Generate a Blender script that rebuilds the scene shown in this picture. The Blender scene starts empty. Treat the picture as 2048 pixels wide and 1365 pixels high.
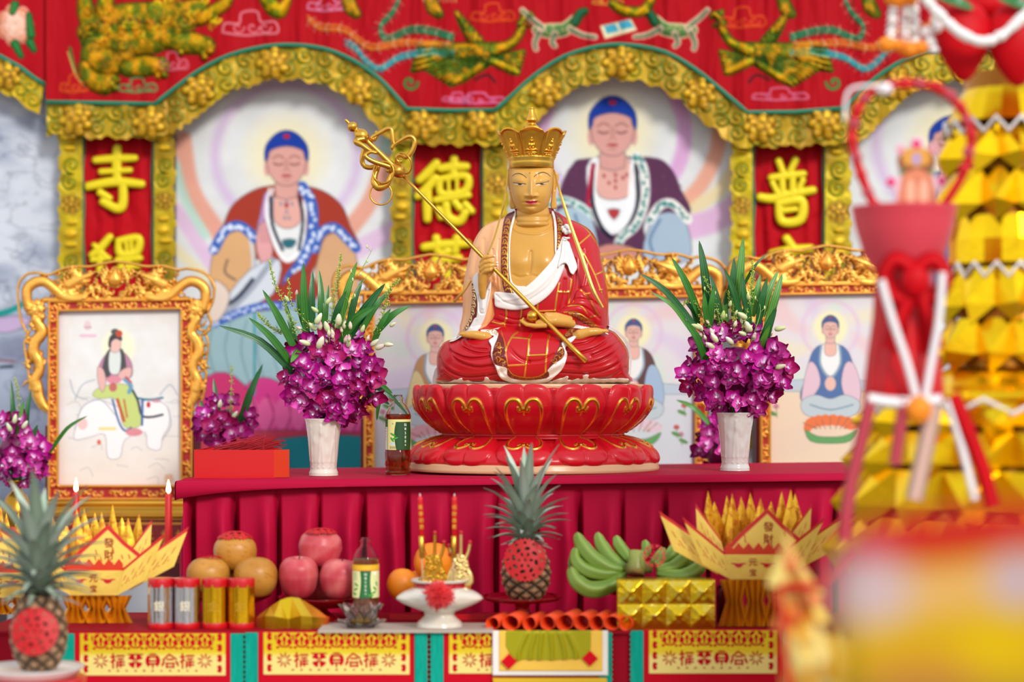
import bpy, math, random
import numpy as np
from mathutils import Vector, Matrix
R_=random.Random(7); NR=np.random.RandomState(11)
SC=bpy.context.scene; COL=SC.collection
# ---------------- camera, world, sun, exposure ----------------
F=3982.0; HZ=790.0; CX=1024.0; CAMZ=1.35; CAMY=-5.0
cam=bpy.data.cameras.new('camera'); camo=bpy.data.objects.new('camera',cam); COL.objects.link(camo)
camo.location=(0,CAMY,CAMZ); camo.rotation_euler=(math.pi/2,0,0)
cam.sensor_width=36; cam.lens=F*36/2048; cam.shift_y=(HZ-682.5)/2048; cam.clip_start=.05; cam.clip_end=60
cam.dof.use_dof=True; cam.dof.focus_distance=4.80; cam.dof.aperture_fstop=1.55
SC.camera=camo
wd=bpy.data.worlds.new('world'); SC.world=wd; wd.use_nodes=True
nt=wd.node_tree; nt.nodes.clear()
wo=nt.nodes.new('ShaderNodeOutputWorld'); bg=nt.nodes.new('ShaderNodeBackground'); cr_=nt.nodes.new('ShaderNodeValToRGB')
sx=nt.nodes.new('ShaderNodeSeparateXYZ'); tc=nt.nodes.new('ShaderNodeTexCoord'); mr=nt.nodes.new('ShaderNodeMapRange')
nt.links.new(tc.outputs['Generated'],sx.inputs[0]); nt.links.new(sx.outputs['Z'],mr.inputs[0]); mr.inputs[1].default_value=-1; mr.inputs[2].default_value=1
nt.links.new(mr.outputs[0],cr_.inputs[0]); nt.links.new(cr_.outputs[0],bg.inputs[0]); nt.links.new(bg.outputs[0],wo.inputs[0])
e=cr_.color_ramp.elements; e[0].position=0; e[0].color=(.22,.19,.17,1); e[1].position=1; e[1].color=(.85,.95,1.1,1)
for p_,c_ in ((.46,(.42,.38,.35,1)),(.5,(.75,.74,.72,1)),(.56,(1.5,1.5,1.5,1)),(.72,(1.25,1.3,1.4,1))):
    q=e.new(p_); q.color=c_
bg.inputs[1].default_value=1.0
sun=bpy.data.lights.new('sun','SUN'); suno=bpy.data.objects.new('sun',sun); COL.objects.link(suno)
sun.energy=2.6; sun.angle=math.radians(14); sun.color=(1,.97,.92)
suno.rotation_euler=Vector((-.40,.80,-.50)).to_track_quat('-Z','Y').to_euler(); suno.location=(2,-4,4)
SC.view_settings.view_transform='Standard'; SC.view_settings.look='None'; SC.view_settings.gamma=1; SC.view_settings.use_curve_mapping=False
SC.view_settings.exposure=-0.14

# ---------------- helpers ----------------
def P(px,py,D): return ((px-CX)*D/F, CAMY+D, CAMZ-(py-HZ)*D/F)
def PV(px,py,D): return Vector(P(px,py,D))
def mapD(D,s=None):
    s=s or D/F
    def f(X,Y,d):
        DD=D-d*s
        return np.stack([(X-CX)*DD/F, CAMY+DD+0*X, CAMZ-(Y-HZ)*DD/F],-1)
    return f
def mapW(D):                       # true 3D placement: px scale of plane D, depth in the same px unit
    s=D/F
    return lambda X,Y,d: np.stack([(X-CX)*s+0*d, CAMY+D-d*s+0*X, CAMZ-(Y-HZ)*s+0*d],-1)
def hexc(c):
    if isinstance(c,str): return tuple(int(c[i:i+2],16)/255 for i in (0,2,4))
    return tuple(c)
def lin(a):
    a=np.asarray(a,float); return np.where(a<=.04045,a/12.92,((np.clip(a,0,9)+.055)/1.055)**2.4)
def catmull(pts,n=6,closed=False):
    p=np.array(pts,float); N=len(p); out=[]
    if N<3: return p
    for i in range(N if closed else N-1):
        if closed: a,b,c,d=p[(i-1)%N],p[i],p[(i+1)%N],p[(i+2)%N]
        else: a,b,c,d=p[max(i-1,0)],p[i],p[i+1],p[min(i+2,N-1)]
        for k in range(n):
            t=k/n; out.append(.5*((2*b)+(c-a)*t+(2*a-5*b+4*c-d)*t*t+(3*b-3*c+d-a)*t**3))
    if not closed: out.append(p[-1])
    return np.array(out)
def dome(sd,w): return np.sqrt(np.clip(1-(1-np.clip(-sd/w,0,1))**2,0,1))
def sstep(x,a,b): t=np.clip((x-a)/(b-a),0,1); return t*t*(3-2*t)
class Cv:
    def __init__(s,x0,y0,x1,y1,st,base=None):
        s.st=st; s.x=np.arange(x0,x1+st*.5,st); s.y=np.arange(y0,y1+st*.5,st)
        s.X,s.Y=np.meshgrid(s.x,s.y); s.col=np.zeros(s.X.shape+(4,)); s.sd=np.full(s.X.shape,1e3); s.h=np.zeros(s.X.shape)
        if base is not None: s.col[...,:3]=hexc(base)
    def _box(s,p,pad):
        a,b=p[:,0].min()-pad,p[:,0].max()+pad; c,d=p[:,1].min()-pad,p[:,1].max()+pad
        i0,i1=np.searchsorted(s.x,[a,b]); j0,j1=np.searchsorted(s.y,[c,d]); return slice(j0,j1),slice(i0,i1)
    def poly(s,pts,n=5,pad=None):
        p=catmull(pts,n,True) if n>1 else np.array(pts,float)
        out=np.full(s.X.shape,1e3); sl=s._box(p,pad or 6*s.st); X,Y=s.X[sl],s.Y[sl]
        if X.size==0: return out
        best=np.full(X.shape,1e9); ins=np.zeros(X.shape,bool)
        for (x1,y1),(x2,y2) in zip(p,np.roll(p,-1,0)):
            dx,dy=x2-x1,y2-y1; L=dx*dx+dy*dy+1e-12
            t=np.clip(((X-x1)*dx+(Y-y1)*dy)/L,0,1); best=np.minimum(best,(X-x1-t*dx)**2+(Y-y1-t*dy)**2)
            if abs(dy)>1e-9: ins^=((y1>Y)!=(y2>Y))&(X<dx*(Y-y1)/dy+x1)
        out[sl]=np.where(ins,-1,1)*np.sqrt(best); return out
    def stroke(s,pts,r,n=5,pad=None):
        p=catmull(pts,n) if n>1 and len(pts)>2 else np.array(pts,float)
        rr=np.interp(np.linspace(0,1,len(p)),np.linspace(0,1,len(r)),r) if np.ndim(r) else np.full(len(p),float(r))
        out=np.full(s.X.shape,1e3); sl=s._box(p,(pad or 6*s.st)+rr.max()); X,Y=s.X[sl],s.Y[sl]
        if X.size==0: return out
        best=np.full(X.shape,1e3)
        for k in range(len(p)-1):
            (x1,y1),(x2,y2)=p[k],p[k+1]; dx,dy=x2-x1,y2-y1; L=dx*dx+dy*dy+1e-12
            t=np.clip(((X-x1)*dx+(Y-y1)*dy)/L,0,1)
            best=np.minimum(best,np.hypot(X-x1-t*dx,Y-y1-t*dy)-(rr[k]+(rr[k+1]-rr[k])*t))
        out[sl]=best; return out
    def ell(s,cx,cy,rx,ry=None,a=0):
        ry=ry or rx; c,si=math.cos(a),math.sin(a); u=(s.X-cx)*c+(s.Y-cy)*si; v=-(s.X-cx)*si+(s.Y-cy)*c
        q=np.sqrt((u/rx)**2+(v/ry)**2)+1e-9; g=np.sqrt((u/rx**2)**2+(v/ry**2)**2)+1e-9
        return (q-1)*q/g if rx!=ry else (q-1)*rx
    def paint(s,sd,c,soft=None,a=1,metal=None):
        soft=soft or s.st; m=(np.clip(.5-sd/soft,0,1)*a)[...,None]
        c=hexc(c) if not isinstance(c,np.ndarray) else c
        s.col[...,:3]=s.col[...,:3]*(1-m)+np.asarray(c)[...,:3]*m
        if metal is not None: s.col[...,3:]=s.col[...,3:]*(1-m)+metal*m
        return sd
    def ps(s,pts,r,c,**k): n=k.pop('n',5); return s.paint(s.stroke(pts,r,n),c,**k)
    def pp(s,pts,c,**k):
        n=k.pop('n',5); sd=s.poly(pts,n); s.paint(sd,c,**k)
        if getattr(s,'outline',0): s.paint(np.abs(sd)-s.outline,'3a3440',soft=s.st,a=.5)
        return sd
    def pe(s,cx,cy,rx,ry,c,ang=0,**k): return s.paint(s.ell(cx,cy,rx,ry,ang),c,**k)
    def add(s,sd): s.sd=np.minimum(s.sd,sd); return sd
    def cut(s,sd): s.sd=np.maximum(s.sd,-sd)
    def full(s): s.sd=np.full(s.X.shape,-5.0); s.sd[[0,-1],:]=-.001; s.sd[:,[0,-1]]=-.001; s.isfull=True
    def noise(s,amp,scale,seed=0,ax=(1,1)):
        return amp*fnoise(s.X*scale*ax[0],s.Y*scale*ax[1],seed)
def fnoise(x,y,seed=0,oct=3):
    out=0; a=1.0; tot=0
    rs=np.random.RandomState(seed); T=rs.rand(64,64)
    for o in range(oct):
        xi=np.floor(x).astype(int); yi=np.floor(y).astype(int); fx=x-xi; fy=y-yi; fx=fx*fx*(3-2*fx); fy=fy*fy*(3-2*fy)
        g=lambda i,j: T[(xi+i)%64,(yi+j)%64]
        out=out+a*((g(0,0)*(1-fx)+g(1,0)*fx)*(1-fy)+(g(0,1)*(1-fx)+g(1,1)*fx)*fy); tot+=a; a*=.5; x=x*2.03+17; y=y*2.03+5
    return out/tot*2-1
def inflate(mask,st):
    """Solve lap(u)=-4 inside mask; sqrt(u) is a rounded body over the outline (px)."""
    def solve(m,h,lvl):
        if min(m.shape)>12 and lvl<7:
            mc=m[::2,::2]; uc=solve(mc,h*2,lvl+1); u=np.repeat(np.repeat(uc,2,0),2,1)[:m.shape[0],:m.shape[1]]
            u=np.pad(u,((0,m.shape[0]-u.shape[0]),(0,m.shape[1]-u.shape[1])),'edge'); it=40
        else: u=np.zeros(m.shape); it=200
        u=u*m
        for _ in range(it):
            q=np.pad(u,1); u=(q[:-2,1:-1]+q[2:,1:-1]+q[1:-1,:-2]+q[1:-1,2:]+4*h*h)/4*m
        return u
    return np.sqrt(np.maximum(solve(mask.astype(float),st,0),0))
class MB:
    def __init__(s): s.v=[]; s.f={3:[],4:[]}; s.c=[]; s.m={3:[],4:[]}; s.n=0; s.flat={3:[],4:[]}
    def add(s,v,f4=None,f3=None,c=None,mi=0,flat=False):
        v=np.asarray(v,float).reshape(-1,3); 
        if c is None: c=(1,1,1,0)
        if isinstance(c,str): c=hexc(c)
        c=np.asarray(c,float)
        if c.ndim==1: c=np.tile(np.append(c,0) if len(c)==3 else c,(len(v),1))
        elif c.shape[-1]==3: c=np.concatenate([c.reshape(-1,3),np.zeros((len(v),1))],1)
        s.v.append(v); s.c.append(c.reshape(-1,4))
        for k,f in ((4,f4),(3,f3)):
            if f is not None and len(f):
                f=np.asarray(f,int).reshape(-1,k); s.f[k].append(f+s.n); s.m[k].append(np.full(len(f),mi)); s.flat[k].append(np.full(len(f),flat))
        s.n+=len(v); return s
    def grid(s,V,c=None,closeu=False,closev=False,flip=False,mi=0,flat=False):
        """V: (nv,nu,3)"""
        nv,nu=V.shape[:2]; I=np.arange(nv*nu).reshape(nv,nu)
        if closeu: I=np.concatenate([I,I[:,:1]],1)
        if closev: I=np.concatenate([I,I[:1]],0)
        q=np.stack([I[:-1,:-1],I[1:,:-1],I[1:,1:],I[:-1,1:]],-1).reshape(-1,4)
        if flip: q=q[:,::-1]
        if c is not None and not isinstance(c,str) and np.ndim(c)>1: c=np.asarray(c).reshape(nv*nu,-1)
        return s.add(V.reshape(-1,3),q,c=c,mi=mi,flat=flat)
    def lathe(s,prof,cx,cy,cz=0,n=32,c=None,disp=None,flat=False):
        """prof: (r,z) points going up; around the vertical through (cx,cy)"""
        p=np.array(prof,float); th=np.arange(n)/n*2*math.pi
        V=np.stack([cx+p[:,:1]*np.cos(th),cy+p[:,:1]*np.sin(th),cz+p[:,1:2]+0*th],-1)
        if c is not None and not isinstance(c,str) and np.ndim(c)==2: c=np.repeat(np.asarray(c)[:,None,:],n,1)
        return s.grid(V,c,closeu=True,flip=True,flat=flat)
    def tube(s,path,r,n=10,c=None,cap=True,sq=None,flat=False):
        p=np.array(path,float); N=len(p); r=np.interp(np.linspace(0,1,N),np.linspace(0,1,len(r)),r) if np.ndim(r) else np.full(N,float(r))
        t=np.gradient(p,axis=0); t/=np.linalg.norm(t,axis=1)[:,None]+1e-12
        a=np.array([0,0,1.]) if abs(t[0][2])<.9 else np.array([1.,0,0]); u=np.cross(t[0],a); u/=np.linalg.norm(u); V=[]
        th=np.arange(n)/n*2*math.pi
        for k in range(N):
            u=u-t[k]*u.dot(t[k]); u/=np.linalg.norm(u)+1e-12; w=np.cross(t[k],u); s2=1 if sq is None else sq
            V.append(p[k]+r[k]*(np.cos(th)[:,None]*u+s2*np.sin(th)[:,None]*w))
        V=np.array(V)
        if cap: V=np.concatenate([np.repeat(p[:1,None],n,1),V,np.repeat(p[-1:,None],n,1)],0)
        if c is not None and not isinstance(c,str) and np.ndim(c)==2:
            c=np.asarray(c,float); 
            if len(c)!=N: c=np.stack([np.interp(np.linspace(0,1,N),np.linspace(0,1,len(c)),c[:,k]) for k in range(c.shape[1])],-1)
            if cap: c=np.concatenate([c[:1],c,c[-1:]]); 
            c=np.repeat(c[:,None,:],n,1)
        return s.grid(V,c,closeu=True,flat=flat)
    def ball(s,c0,r,n=12,c=None,m=None):
        th=np.linspace(0,math.pi,n+1)[:,None]; ph=np.arange(2*n)/(2*n)*2*math.pi; r=np.ones(3)*r
        V=np.stack([np.sin(th)*np.cos(ph)*r[0],np.sin(th)*np.sin(ph)*r[1],np.cos(th)*r[2]+0*ph],-1)
        if m is not None: V=V@np.array(m).T
        return s.grid(V+np.array(c0),c,closeu=True)
    def box(s,a,b,c=None,mi=0):
        (x0,y0,z0),(x1,y1,z1)=a,b
        v=[(x0,y0,z0),(x1,y0,z0),(x1,y1,z0),(x0,y1,z0),(x0,y0,z1),(x1,y0,z1),(x1,y1,z1),(x0,y1,z1)]
        return s.add(v,[(0,3,2,1),(4,5,6,7),(0,1,5,4),(1,2,6,5),(2,3,7,6),(3,0,4,7)],c=c,mi=mi,flat=True)
    def arrays(s): return np.concatenate(s.v),np.concatenate(s.c)
def strip_mb(path,w,nrm,thick,c=None,n=1):
    """flat ribbon along path: half widths w, normal nrm"""
    p=np.array(path,float); N=len(p); w=np.interp(np.linspace(0,1,N),np.linspace(0,1,len(w)),w) if np.ndim(w) else np.full(N,w)
    t=np.gradient(p,axis=0); t/=np.linalg.norm(t,axis=1)[:,None]+1e-12; nn=np.array(nrm,float); 
    sd=np.cross(t,nn); sd/=np.linalg.norm(sd,axis=1)[:,None]+1e-12; up=np.cross(sd,t)
    V=np.stack([p-sd*w[:,None]+up*thick*0,p+up*thick,p+sd*w[:,None],p-up*thick],1)
    m=MB(); m.grid(V,c,closeu=True); return m
ORG={}
def tag(o,label=None,cat=None,group=None,kind=None):
    if label: o['label']=label
    if cat: o['category']=cat
    if group: o['group']=group
    if kind: o['kind']=kind
    return o
def thing(name,label,cat,loc=(0,0,0),group=None,rotz=0):
    o=bpy.data.objects.new(name,None); COL.objects.link(o); o.empty_display_size=.05
    o.location=loc; o.rotation_euler=(0,0,rotz); ORG[o.name]=np.array(loc,float); return tag(o,label,cat,group)
def mesh_of(mb,name,mats,org=(0,0,0),smooth=True):
    v,c=mb.arrays(); v=v-np.asarray(org)
    me=bpy.data.meshes.new(name); ls=[]; tot=[]; mi=[]; fl=[]
    for k in (4,3):
        if mb.f[k]:
            f=np.concatenate(mb.f[k])
            if k==4: f_=f
            ls.append(f.reshape(-1)); tot.append(np.full(len(f),k)); mi.append(np.concatenate(mb.m[k])); fl.append(np.concatenate(mb.flat[k]))
    L=np.concatenate(ls); T=np.concatenate(tot); st=np.concatenate([[0],np.cumsum(T)[:-1]])
    me.vertices.add(len(v)); me.vertices.foreach_set('co',v.astype(np.float32).ravel())
    me.loops.add(len(L)); me.loops.foreach_set('vertex_index',L.astype(np.int32))
    me.polygons.add(len(T)); me.polygons.foreach_set('loop_start',st.astype(np.int32)); me.polygons.foreach_set('loop_total',T.astype(np.int32))
    me.polygons.foreach_set('material_index',np.concatenate(mi).astype(np.int32))
    me.polygons.foreach_set('use_smooth',(~np.concatenate(fl).astype(bool)) if smooth else np.zeros(len(T),bool))
    a=me.color_attributes.new('Col','FLOAT_COLOR','POINT'); cc=c.copy(); cc[:,:3]=lin(c[:,:3]); a.data.foreach_set('color',cc.astype(np.float32).ravel())
    me.update(calc_edges=True); me.validate()
    for m in (mats if isinstance(mats,(list,tuple)) else [mats]): me.materials.append(m)
    return me
def obj(name,mb,mats,parent=None,org=None,smooth=True,local=False,label=None,cat=None,group=None,kind=None):
    if org is None: org=ORG.get(parent.name,(0,0,0)) if parent is not None else (0,0,0)
    if local: me=mesh_of(mb,name,mats,(0,0,0),smooth)
    else: me=mesh_of(mb,name,mats,org,smooth)
    o=bpy.data.objects.new(name,me); COL.objects.link(o); ORG[o.name]=np.array(org,float)
    if parent is not None: o.parent=parent
    elif not local: o.location=org
    return tag(o,label,cat,group,kind)
def copy_tree(o,loc=None,rotz=None,parent=None,label=None,group=None,scale=None):
    c=o.copy(); COL.objects.link(c)
    if parent is not None: c.parent=parent
    for ch in o.children: copy_tree(ch,parent=c)
    if loc is not None: c.location=loc
    if rotz is not None: c.rotation_euler=rotz if hasattr(rotz,'__len__') else (0,0,rotz)
    if scale is not None: c.scale=(scale,)*3 if np.ndim(scale)==0 else scale
    if label: c['label']=label
    if group: c['group']=group
    return c
def relief_mb(cv,mapf,d,thick=2.0,dback=None,back=False,mb=None,sdoff=0,jit=None):
    """turn the canvas's inside (sd<0) into a solid relief; d = front depth in px"""
    mb=mb or MB(); sd=cv.sd+sdoff; ny,nx=sd.shape
    X,Y=cv.X.copy(),cv.Y.copy()
    if not getattr(cv,'isfull',False):
        gy,gx=np.gradient(sd,cv.st); g2=gx**2+gy**2+1e-6; out=sd>0
        mx=np.clip(sd*gx/g2,-1.6*cv.st,1.6*cv.st); my=np.clip(sd*gy/g2,-1.6*cv.st,1.6*cv.st)
        X=np.where(out,X-mx,X); Y=np.where(out,Y-my,Y)
        ins=sd<0; cell=ins[:-1,:-1]|ins[1:,:-1]|ins[1:,1:]|ins[:-1,1:]
    else: cell=np.ones((ny-1,nx-1),bool)
    d=d+np.zeros(X.shape); d2=(d-thick) if dback is None else np.full(X.shape,float(dback)) if np.ndim(dback)==0 else dback
    Vf=mapf(X,Y,d); Vb=mapf(X,Y,d2); I=np.arange(ny*nx).reshape(ny,nx)
    q=np.stack([I[:-1,:-1],I[1:,:-1],I[1:,1:],I[:-1,1:]],-1)[cell]
    if len(q)==0: return mb
    N=ny*nx; Q=[q]
    cp=np.pad(cell,1)
    for (dj,di,a,b) in ((-1,0,(0,0),(0,1)),(1,0,(1,1),(1,0)),(0,-1,(1,0),(0,0)),(0,1,(0,1),(1,1))):
        e=cell&~cp[1+dj:cp.shape[0]-1+dj,1+di:cp.shape[1]-1+di]; jj,ii=np.nonzero(e)
        A=I[jj+a[0],ii+a[1]]; B=I[jj+b[0],ii+b[1]]; Q.append(np.stack([A,B,B+N,A+N],-1))
    if back: Q.append(q[:,::-1]+N)
    Q=np.concatenate(Q); used,inv=np.unique(Q,return_inverse=True); V=np.concatenate([Vf.reshape(-1,3),Vb.reshape(-1,3)])[used]
    C=np.concatenate([cv.col.reshape(-1,4)]*2)[used]
    mb.add(V,inv.reshape(-1,4),c=C); return mb
# ---------------- materials ----------------
def _bsdf(name):
    m=bpy.data.materials.new(name); m.use_nodes=True; n=m.node_tree; b=n.nodes['Principled BSDF']; return m,n,b
def _bump(n,b,scale,strength,dist=.002,kind='noise',detail=4,stretch=None):
    tc=n.nodes.new('ShaderNodeTexCoord'); mp=n.nodes.new('ShaderNodeMapping'); n.links.new(tc.outputs['Object'],mp.inputs[0])
    if stretch: mp.inputs['Scale'].default_value=stretch
    t=n.nodes.new('ShaderNodeTexNoise' if kind=='noise' else 'ShaderNodeTexVoronoi'); n.links.new(mp.outputs[0],t.inputs['Vector'])
    t.inputs['Scale'].default_value=scale
    if kind=='noise': t.inputs['Detail'].default_value=detail
    bu=n.nodes.new('ShaderNodeBump'); bu.inputs['Strength'].default_value=strength; bu.inputs['Distance'].default_value=dist
    n.links.new(t.outputs[0],bu.inputs['Height']); n.links.new(bu.outputs[0],b.inputs['Normal']); return t
def vcm(name,rough=.5,spec=.5,bump=None,rmetal=.3,coat=0,sheen=0,sss=0,trans=0,metal=None,alpha=None,mott=None):
    m,n,b=_bsdf(name); a=n.nodes.new('ShaderNodeVertexColor'); a.layer_name='Col'
    n.links.new(a.outputs['Color'],b.inputs['Base Color'])
    if mott:
        t=n.nodes.new('ShaderNodeTexNoise'); t.inputs['Scale'].default_value=mott[1]; t.inputs['Detail'].default_value=6; tc=n.nodes.new('ShaderNodeTexCoord'); n.links.new(tc.outputs['Object'],t.inputs['Vector'])
        r=n.nodes.new('ShaderNodeValToRGB'); r.color_ramp.elements[0].position=mott[2]; r.color_ramp.elements[1].position=mott[2]+.06; n.links.new(t.outputs[0],r.inputs[0])
        x=n.nodes.new('ShaderNodeMixRGB'); x.inputs[2].default_value=tuple(lin(hexc(mott[0])))[:3]+(1,); fm=n.nodes.new('ShaderNodeMath'); fm.operation='MULTIPLY'; fm.inputs[1].default_value=mott[3]; n.links.new(r.outputs[0],fm.inputs[0]); n.links.new(fm.outputs[0],x.inputs[0]); n.links.new(a.outputs['Color'],x.inputs[1]); n.links.new(x.outputs[0],b.inputs['Base Color'])
    if metal is None:
        n.links.new(a.outputs['Alpha'],b.inputs['Metallic'])
        mx=n.nodes.new('ShaderNodeMapRange'); n.links.new(a.outputs['Alpha'],mx.inputs[0]); mx.inputs[3].default_value=rough; mx.inputs[4].default_value=rmetal
        n.links.new(mx.outputs[0],b.inputs['Roughness'])
    else: b.inputs['Metallic'].default_value=metal; b.inputs['Roughness'].default_value=rough
    b.inputs['Specular IOR Level'].default_value=spec; b.inputs['Coat Weight'].default_value=coat; b.inputs['Coat Roughness'].default_value=.12
    b.inputs['Sheen Weight'].default_value=sheen
    if sss: b.inputs['Subsurface Weight'].default_value=sss; b.inputs['Subsurface Scale'].default_value=.01
    if trans: b.inputs['Transmission Weight'].default_value=trans
    if alpha is not None: b.inputs['Alpha'].default_value=alpha
    if bump: _bump(n,b,*bump)
    return m
def pmat(name,c,rough=.5,metal=0,spec=.5,bump=None,var=0,vscale=8,coat=0,trans=0,ior=1.45,sheen=0,emit=None,alpha=None,sss=0,transl=0):
    m,n,b=_bsdf(name); c=tuple(lin(hexc(c)))[:3]+(1,)
    if var:
        tc=n.nodes.new('ShaderNodeTexCoord'); t=n.nodes.new('ShaderNodeTexNoise'); t.inputs['Scale'].default_value=vscale; t.inputs['Detail'].default_value=4
        r=n.nodes.new('ShaderNodeValToRGB'); r.color_ramp.elements[0].position=.3; r.color_ramp.elements[1].position=.7
        r.color_ramp.elements[0].color=tuple(x*(1-var) for x in c[:3])+(1,); r.color_ramp.elements[1].color=tuple(min(1,x*(1+var)) for x in c[:3])+(1,)
        n.links.new(tc.outputs['Object'],t.inputs['Vector']); n.links.new(t.outputs[0],r.inputs[0]); n.links.new(r.outputs[0],b.inputs['Base Color'])
    else: b.inputs['Base Color'].default_value=c
    b.inputs['Roughness'].default_value=rough; b.inputs['Metallic'].default_value=metal; b.inputs['Specular IOR Level'].default_value=spec
    b.inputs['Coat Weight'].default_value=coat; b.inputs['Transmission Weight'].default_value=trans; b.inputs['IOR'].default_value=ior; b.inputs['Sheen Weight'].default_value=sheen
    if alpha is not None: b.inputs['Alpha'].default_value=alpha
    if sss: b.inputs['Subsurface Weight'].default_value=sss; b.inputs['Subsurface Scale'].default_value=.01
    if emit: b.inputs['Emission Color'].default_value=tuple(lin(hexc(emit[0])))[:3]+(1,); b.inputs['Emission Strength'].default_value=emit[1]
    if bump: _bump(n,b,*bump)
    return m
M={}
M['print']=vcm('printed_cloth',.75,.08,(60,.15))
M['cloth']=vcm('embroidered_cloth',.6,.06,(240,.25,.0006))
M['satin']=vcm('gold_satin',.42,.3,(300,.15,.0005),rmetal=.38)
M['paint']=vcm('glossy_paint',.3,.3,(30,.05,.001),rmetal=.25,coat=.12)
M['card']=vcm('printed_card',.5,.4,(80,.08),rmetal=.3)
M['foil']=vcm('gold_foil',.25,.5,(120,.15,.0008),rmetal=.25)
M['gold']=pmat('gold_paint','d9a441',.3,1,bump=(60,.1,.001),var=.08)
M['foilg']=pmat('gold_foil_paper','f0b820',.22,1,bump=(60,.35,.002),var=.15)
M['glass']=pmat('clear_glass','ffffff',.02,trans=1)
TXT={}
def text_mb(s_,size,px,py,D,c,bold=0,align='CENTER',ext=.3,rot=0,mapf=None,d=0,sx=1):
    """writing converted to a mesh: size = em height in px, centred on (px,py)"""
    cu=bpy.data.curves.new('t','FONT'); cu.body=s_; cu.size=1; cu.align_x=align; cu.align_y='CENTER'; cu.offset=bold; cu.extrude=0; cu.resolution_u=3
    o=bpy.data.objects.new('t',cu); COL.objects.link(o); dg=bpy.context.evaluated_depsgraph_get(); me=o.evaluated_get(dg).to_mesh()
    v=np.array([x.co[:] for x in me.vertices]).reshape(-1,3); t3=[p.vertices[:] for p in me.polygons if len(p.vertices)==3]; t4=[p.vertices[:] for p in me.polygons if len(p.vertices)==4]
    o.evaluated_get(dg).to_mesh_clear(); bpy.data.objects.remove(o); bpy.data.curves.remove(cu)
    if not len(v): return MB()
    x,y=v[:,0]*size*sx,-v[:,1]*size; c_,s2=math.cos(rot),math.sin(rot)
    f=mapf or mapD(D); V=f(px+x*c_-y*s2,py+x*s2+y*c_,np.full(len(v),float(d)))
    m=MB(); m.add(V,np.array(t4) if t4 else None,np.array(t3) if t3 else None,c=c,flat=True); return m
def merge(*mbs):
    o=MB()
    for m in mbs:
        if m.n==0: continue
        v,c=m.arrays(); b=o.n; o.v.append(v); o.c.append(c)
        for k in (3,4):
            o.f[k]+= [f+b for f in m.f[k]]; o.m[k]+=m.m[k]; o.flat[k]+=m.flat[k]
        o.n+=m.n
    return o
def spiral(cx,cy,r,a0,turn,n=14,sgn=1): return [(cx+r*(1-.85*k/n)*math.cos(a0+sgn*turn*k/n),cy+r*(1-.85*k/n)*math.sin(a0+sgn*turn*k/n)) for k in range(n+1)]
# ================= room shell and backdrop =================
def quadbox(name,a,b,mat,kind='structure',**k): return obj(name,MB().box(a,b),mat,kind=kind,**k)
M['floor']=pmat('grey_tile_floor','8d8a86',.45,var=.12,vscale=3); M['wall']=pmat('pale_canvas_wall','c9ccd2',.8,var=.05)
M['tent']=pmat('white_tent_cloth','e9e6e0',.9)
quadbox('floor',(-4,-6.5,-.05),(4,2.6,0),M['floor']); quadbox('wall_back',(-4,1.392,0),(4,1.44,3.4),M['wall'])
def lines(c,pts,r,col,**k): c.ps(pts,r,col,**k)
def k25(ox,oy,*q): return [(ox+u/2.495,oy+v/2.495) for u,v in q]
def aura(c,cx,cy,r,warm=1):
    d=np.hypot(c.X-cx,c.Y-cy); a=np.arctan2(c.Y-cy,c.X-cx)
    c.paint(np.abs(d-r*1.02)-r*.07,'c9b0d2',soft=r*.12,a=.8)
    c.paint(d-r*.50,'e8dcaa',soft=r*.45,a=.9); c.paint(d-r*.40,'e2dcc0',soft=r*.2,a=.6)
def buddha_head(c,x,y,w,h,skin='d3a096',hair='1d3c9a'):
    c.pe(x-w*1.0,y+h*.28,w*.16,h*.36,skin); c.pe(x+w*1.0,y+h*.28,w*.16,h*.36,skin)
    c.pp([(x-w*.45,y+h*.6),(x+w*.45,y+h*.6),(x+w*.55,y+h*1.5),(x-w*.55,y+h*1.5)],skin,n=2)
    c.pp([(x-w,y-h*.5),(x-w*.98,y+h*.2),(x-w*.75,y+h*.7),(x-w*.3,y+h*1.0),(x+w*.3,y+h*1.0),(x+w*.75,y+h*.7),(x+w*.98,y+h*.2),(x+w,y-h*.5),(x,y-h*.9)],skin,n=4)
    c.pp([(x-w*1.1,y+h*.02),(x-w*1.08,y-h*.6),(x-w*.6,y-h*1.1),(x,y-h*1.28),(x+w*.6,y-h*1.1),(x+w*1.08,y-h*.6),(x+w*1.1,y+h*.02),(x+w*.93,y-h*.15),(x+w*.8,y-h*.45),(x,y-h*.62),(x-w*.8,y-h*.45),(x-w*.93,y-h*.15)],hair,n=3)
    c.pe(x,y-h*1.02,w*.18,h*.1,'b02838')
    for s_ in (-1,1):
        c.ps([(x+s_*w*.2,y+h*.12),(x+s_*w*.42,y+h*.17),(x+s_*w*.65,y+h*.1)],w*.035,'6a3a3a'); c.ps([(x+s_*w*.15,y-h*.12),(x+s_*w*.42,y-h*.22),(x+s_*w*.7,y-h*.1)],w*.03,'8a5a50')
        c.ps([(x+s_*w*.06,y-h*.05),(x+s_*w*.07,y+h*.35),(x+s_*w*.16,y+h*.42)],w*.03,'b07a70')
    c.pe(x,y+h*.62,w*.26,h*.06,'a84848'); c.pe(x,y+h*.8,w*.2,h*.03,'b88078')
def cuffdots(c,pts,r,base,dot,n=26,seed=1):
    c.ps(pts,r,base); p=catmull(pts,8); rr=random.Random(seed)
    for k in range(n):
        q=p[int(k/n*(len(p)-1))]; c.pe(q[0]+rr.uniform(-1,1)*r*.5,q[1]+rr.uniform(-1,1)*r*.5,r*.38,r*.3,dot,ang=rr.random()*3)
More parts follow.
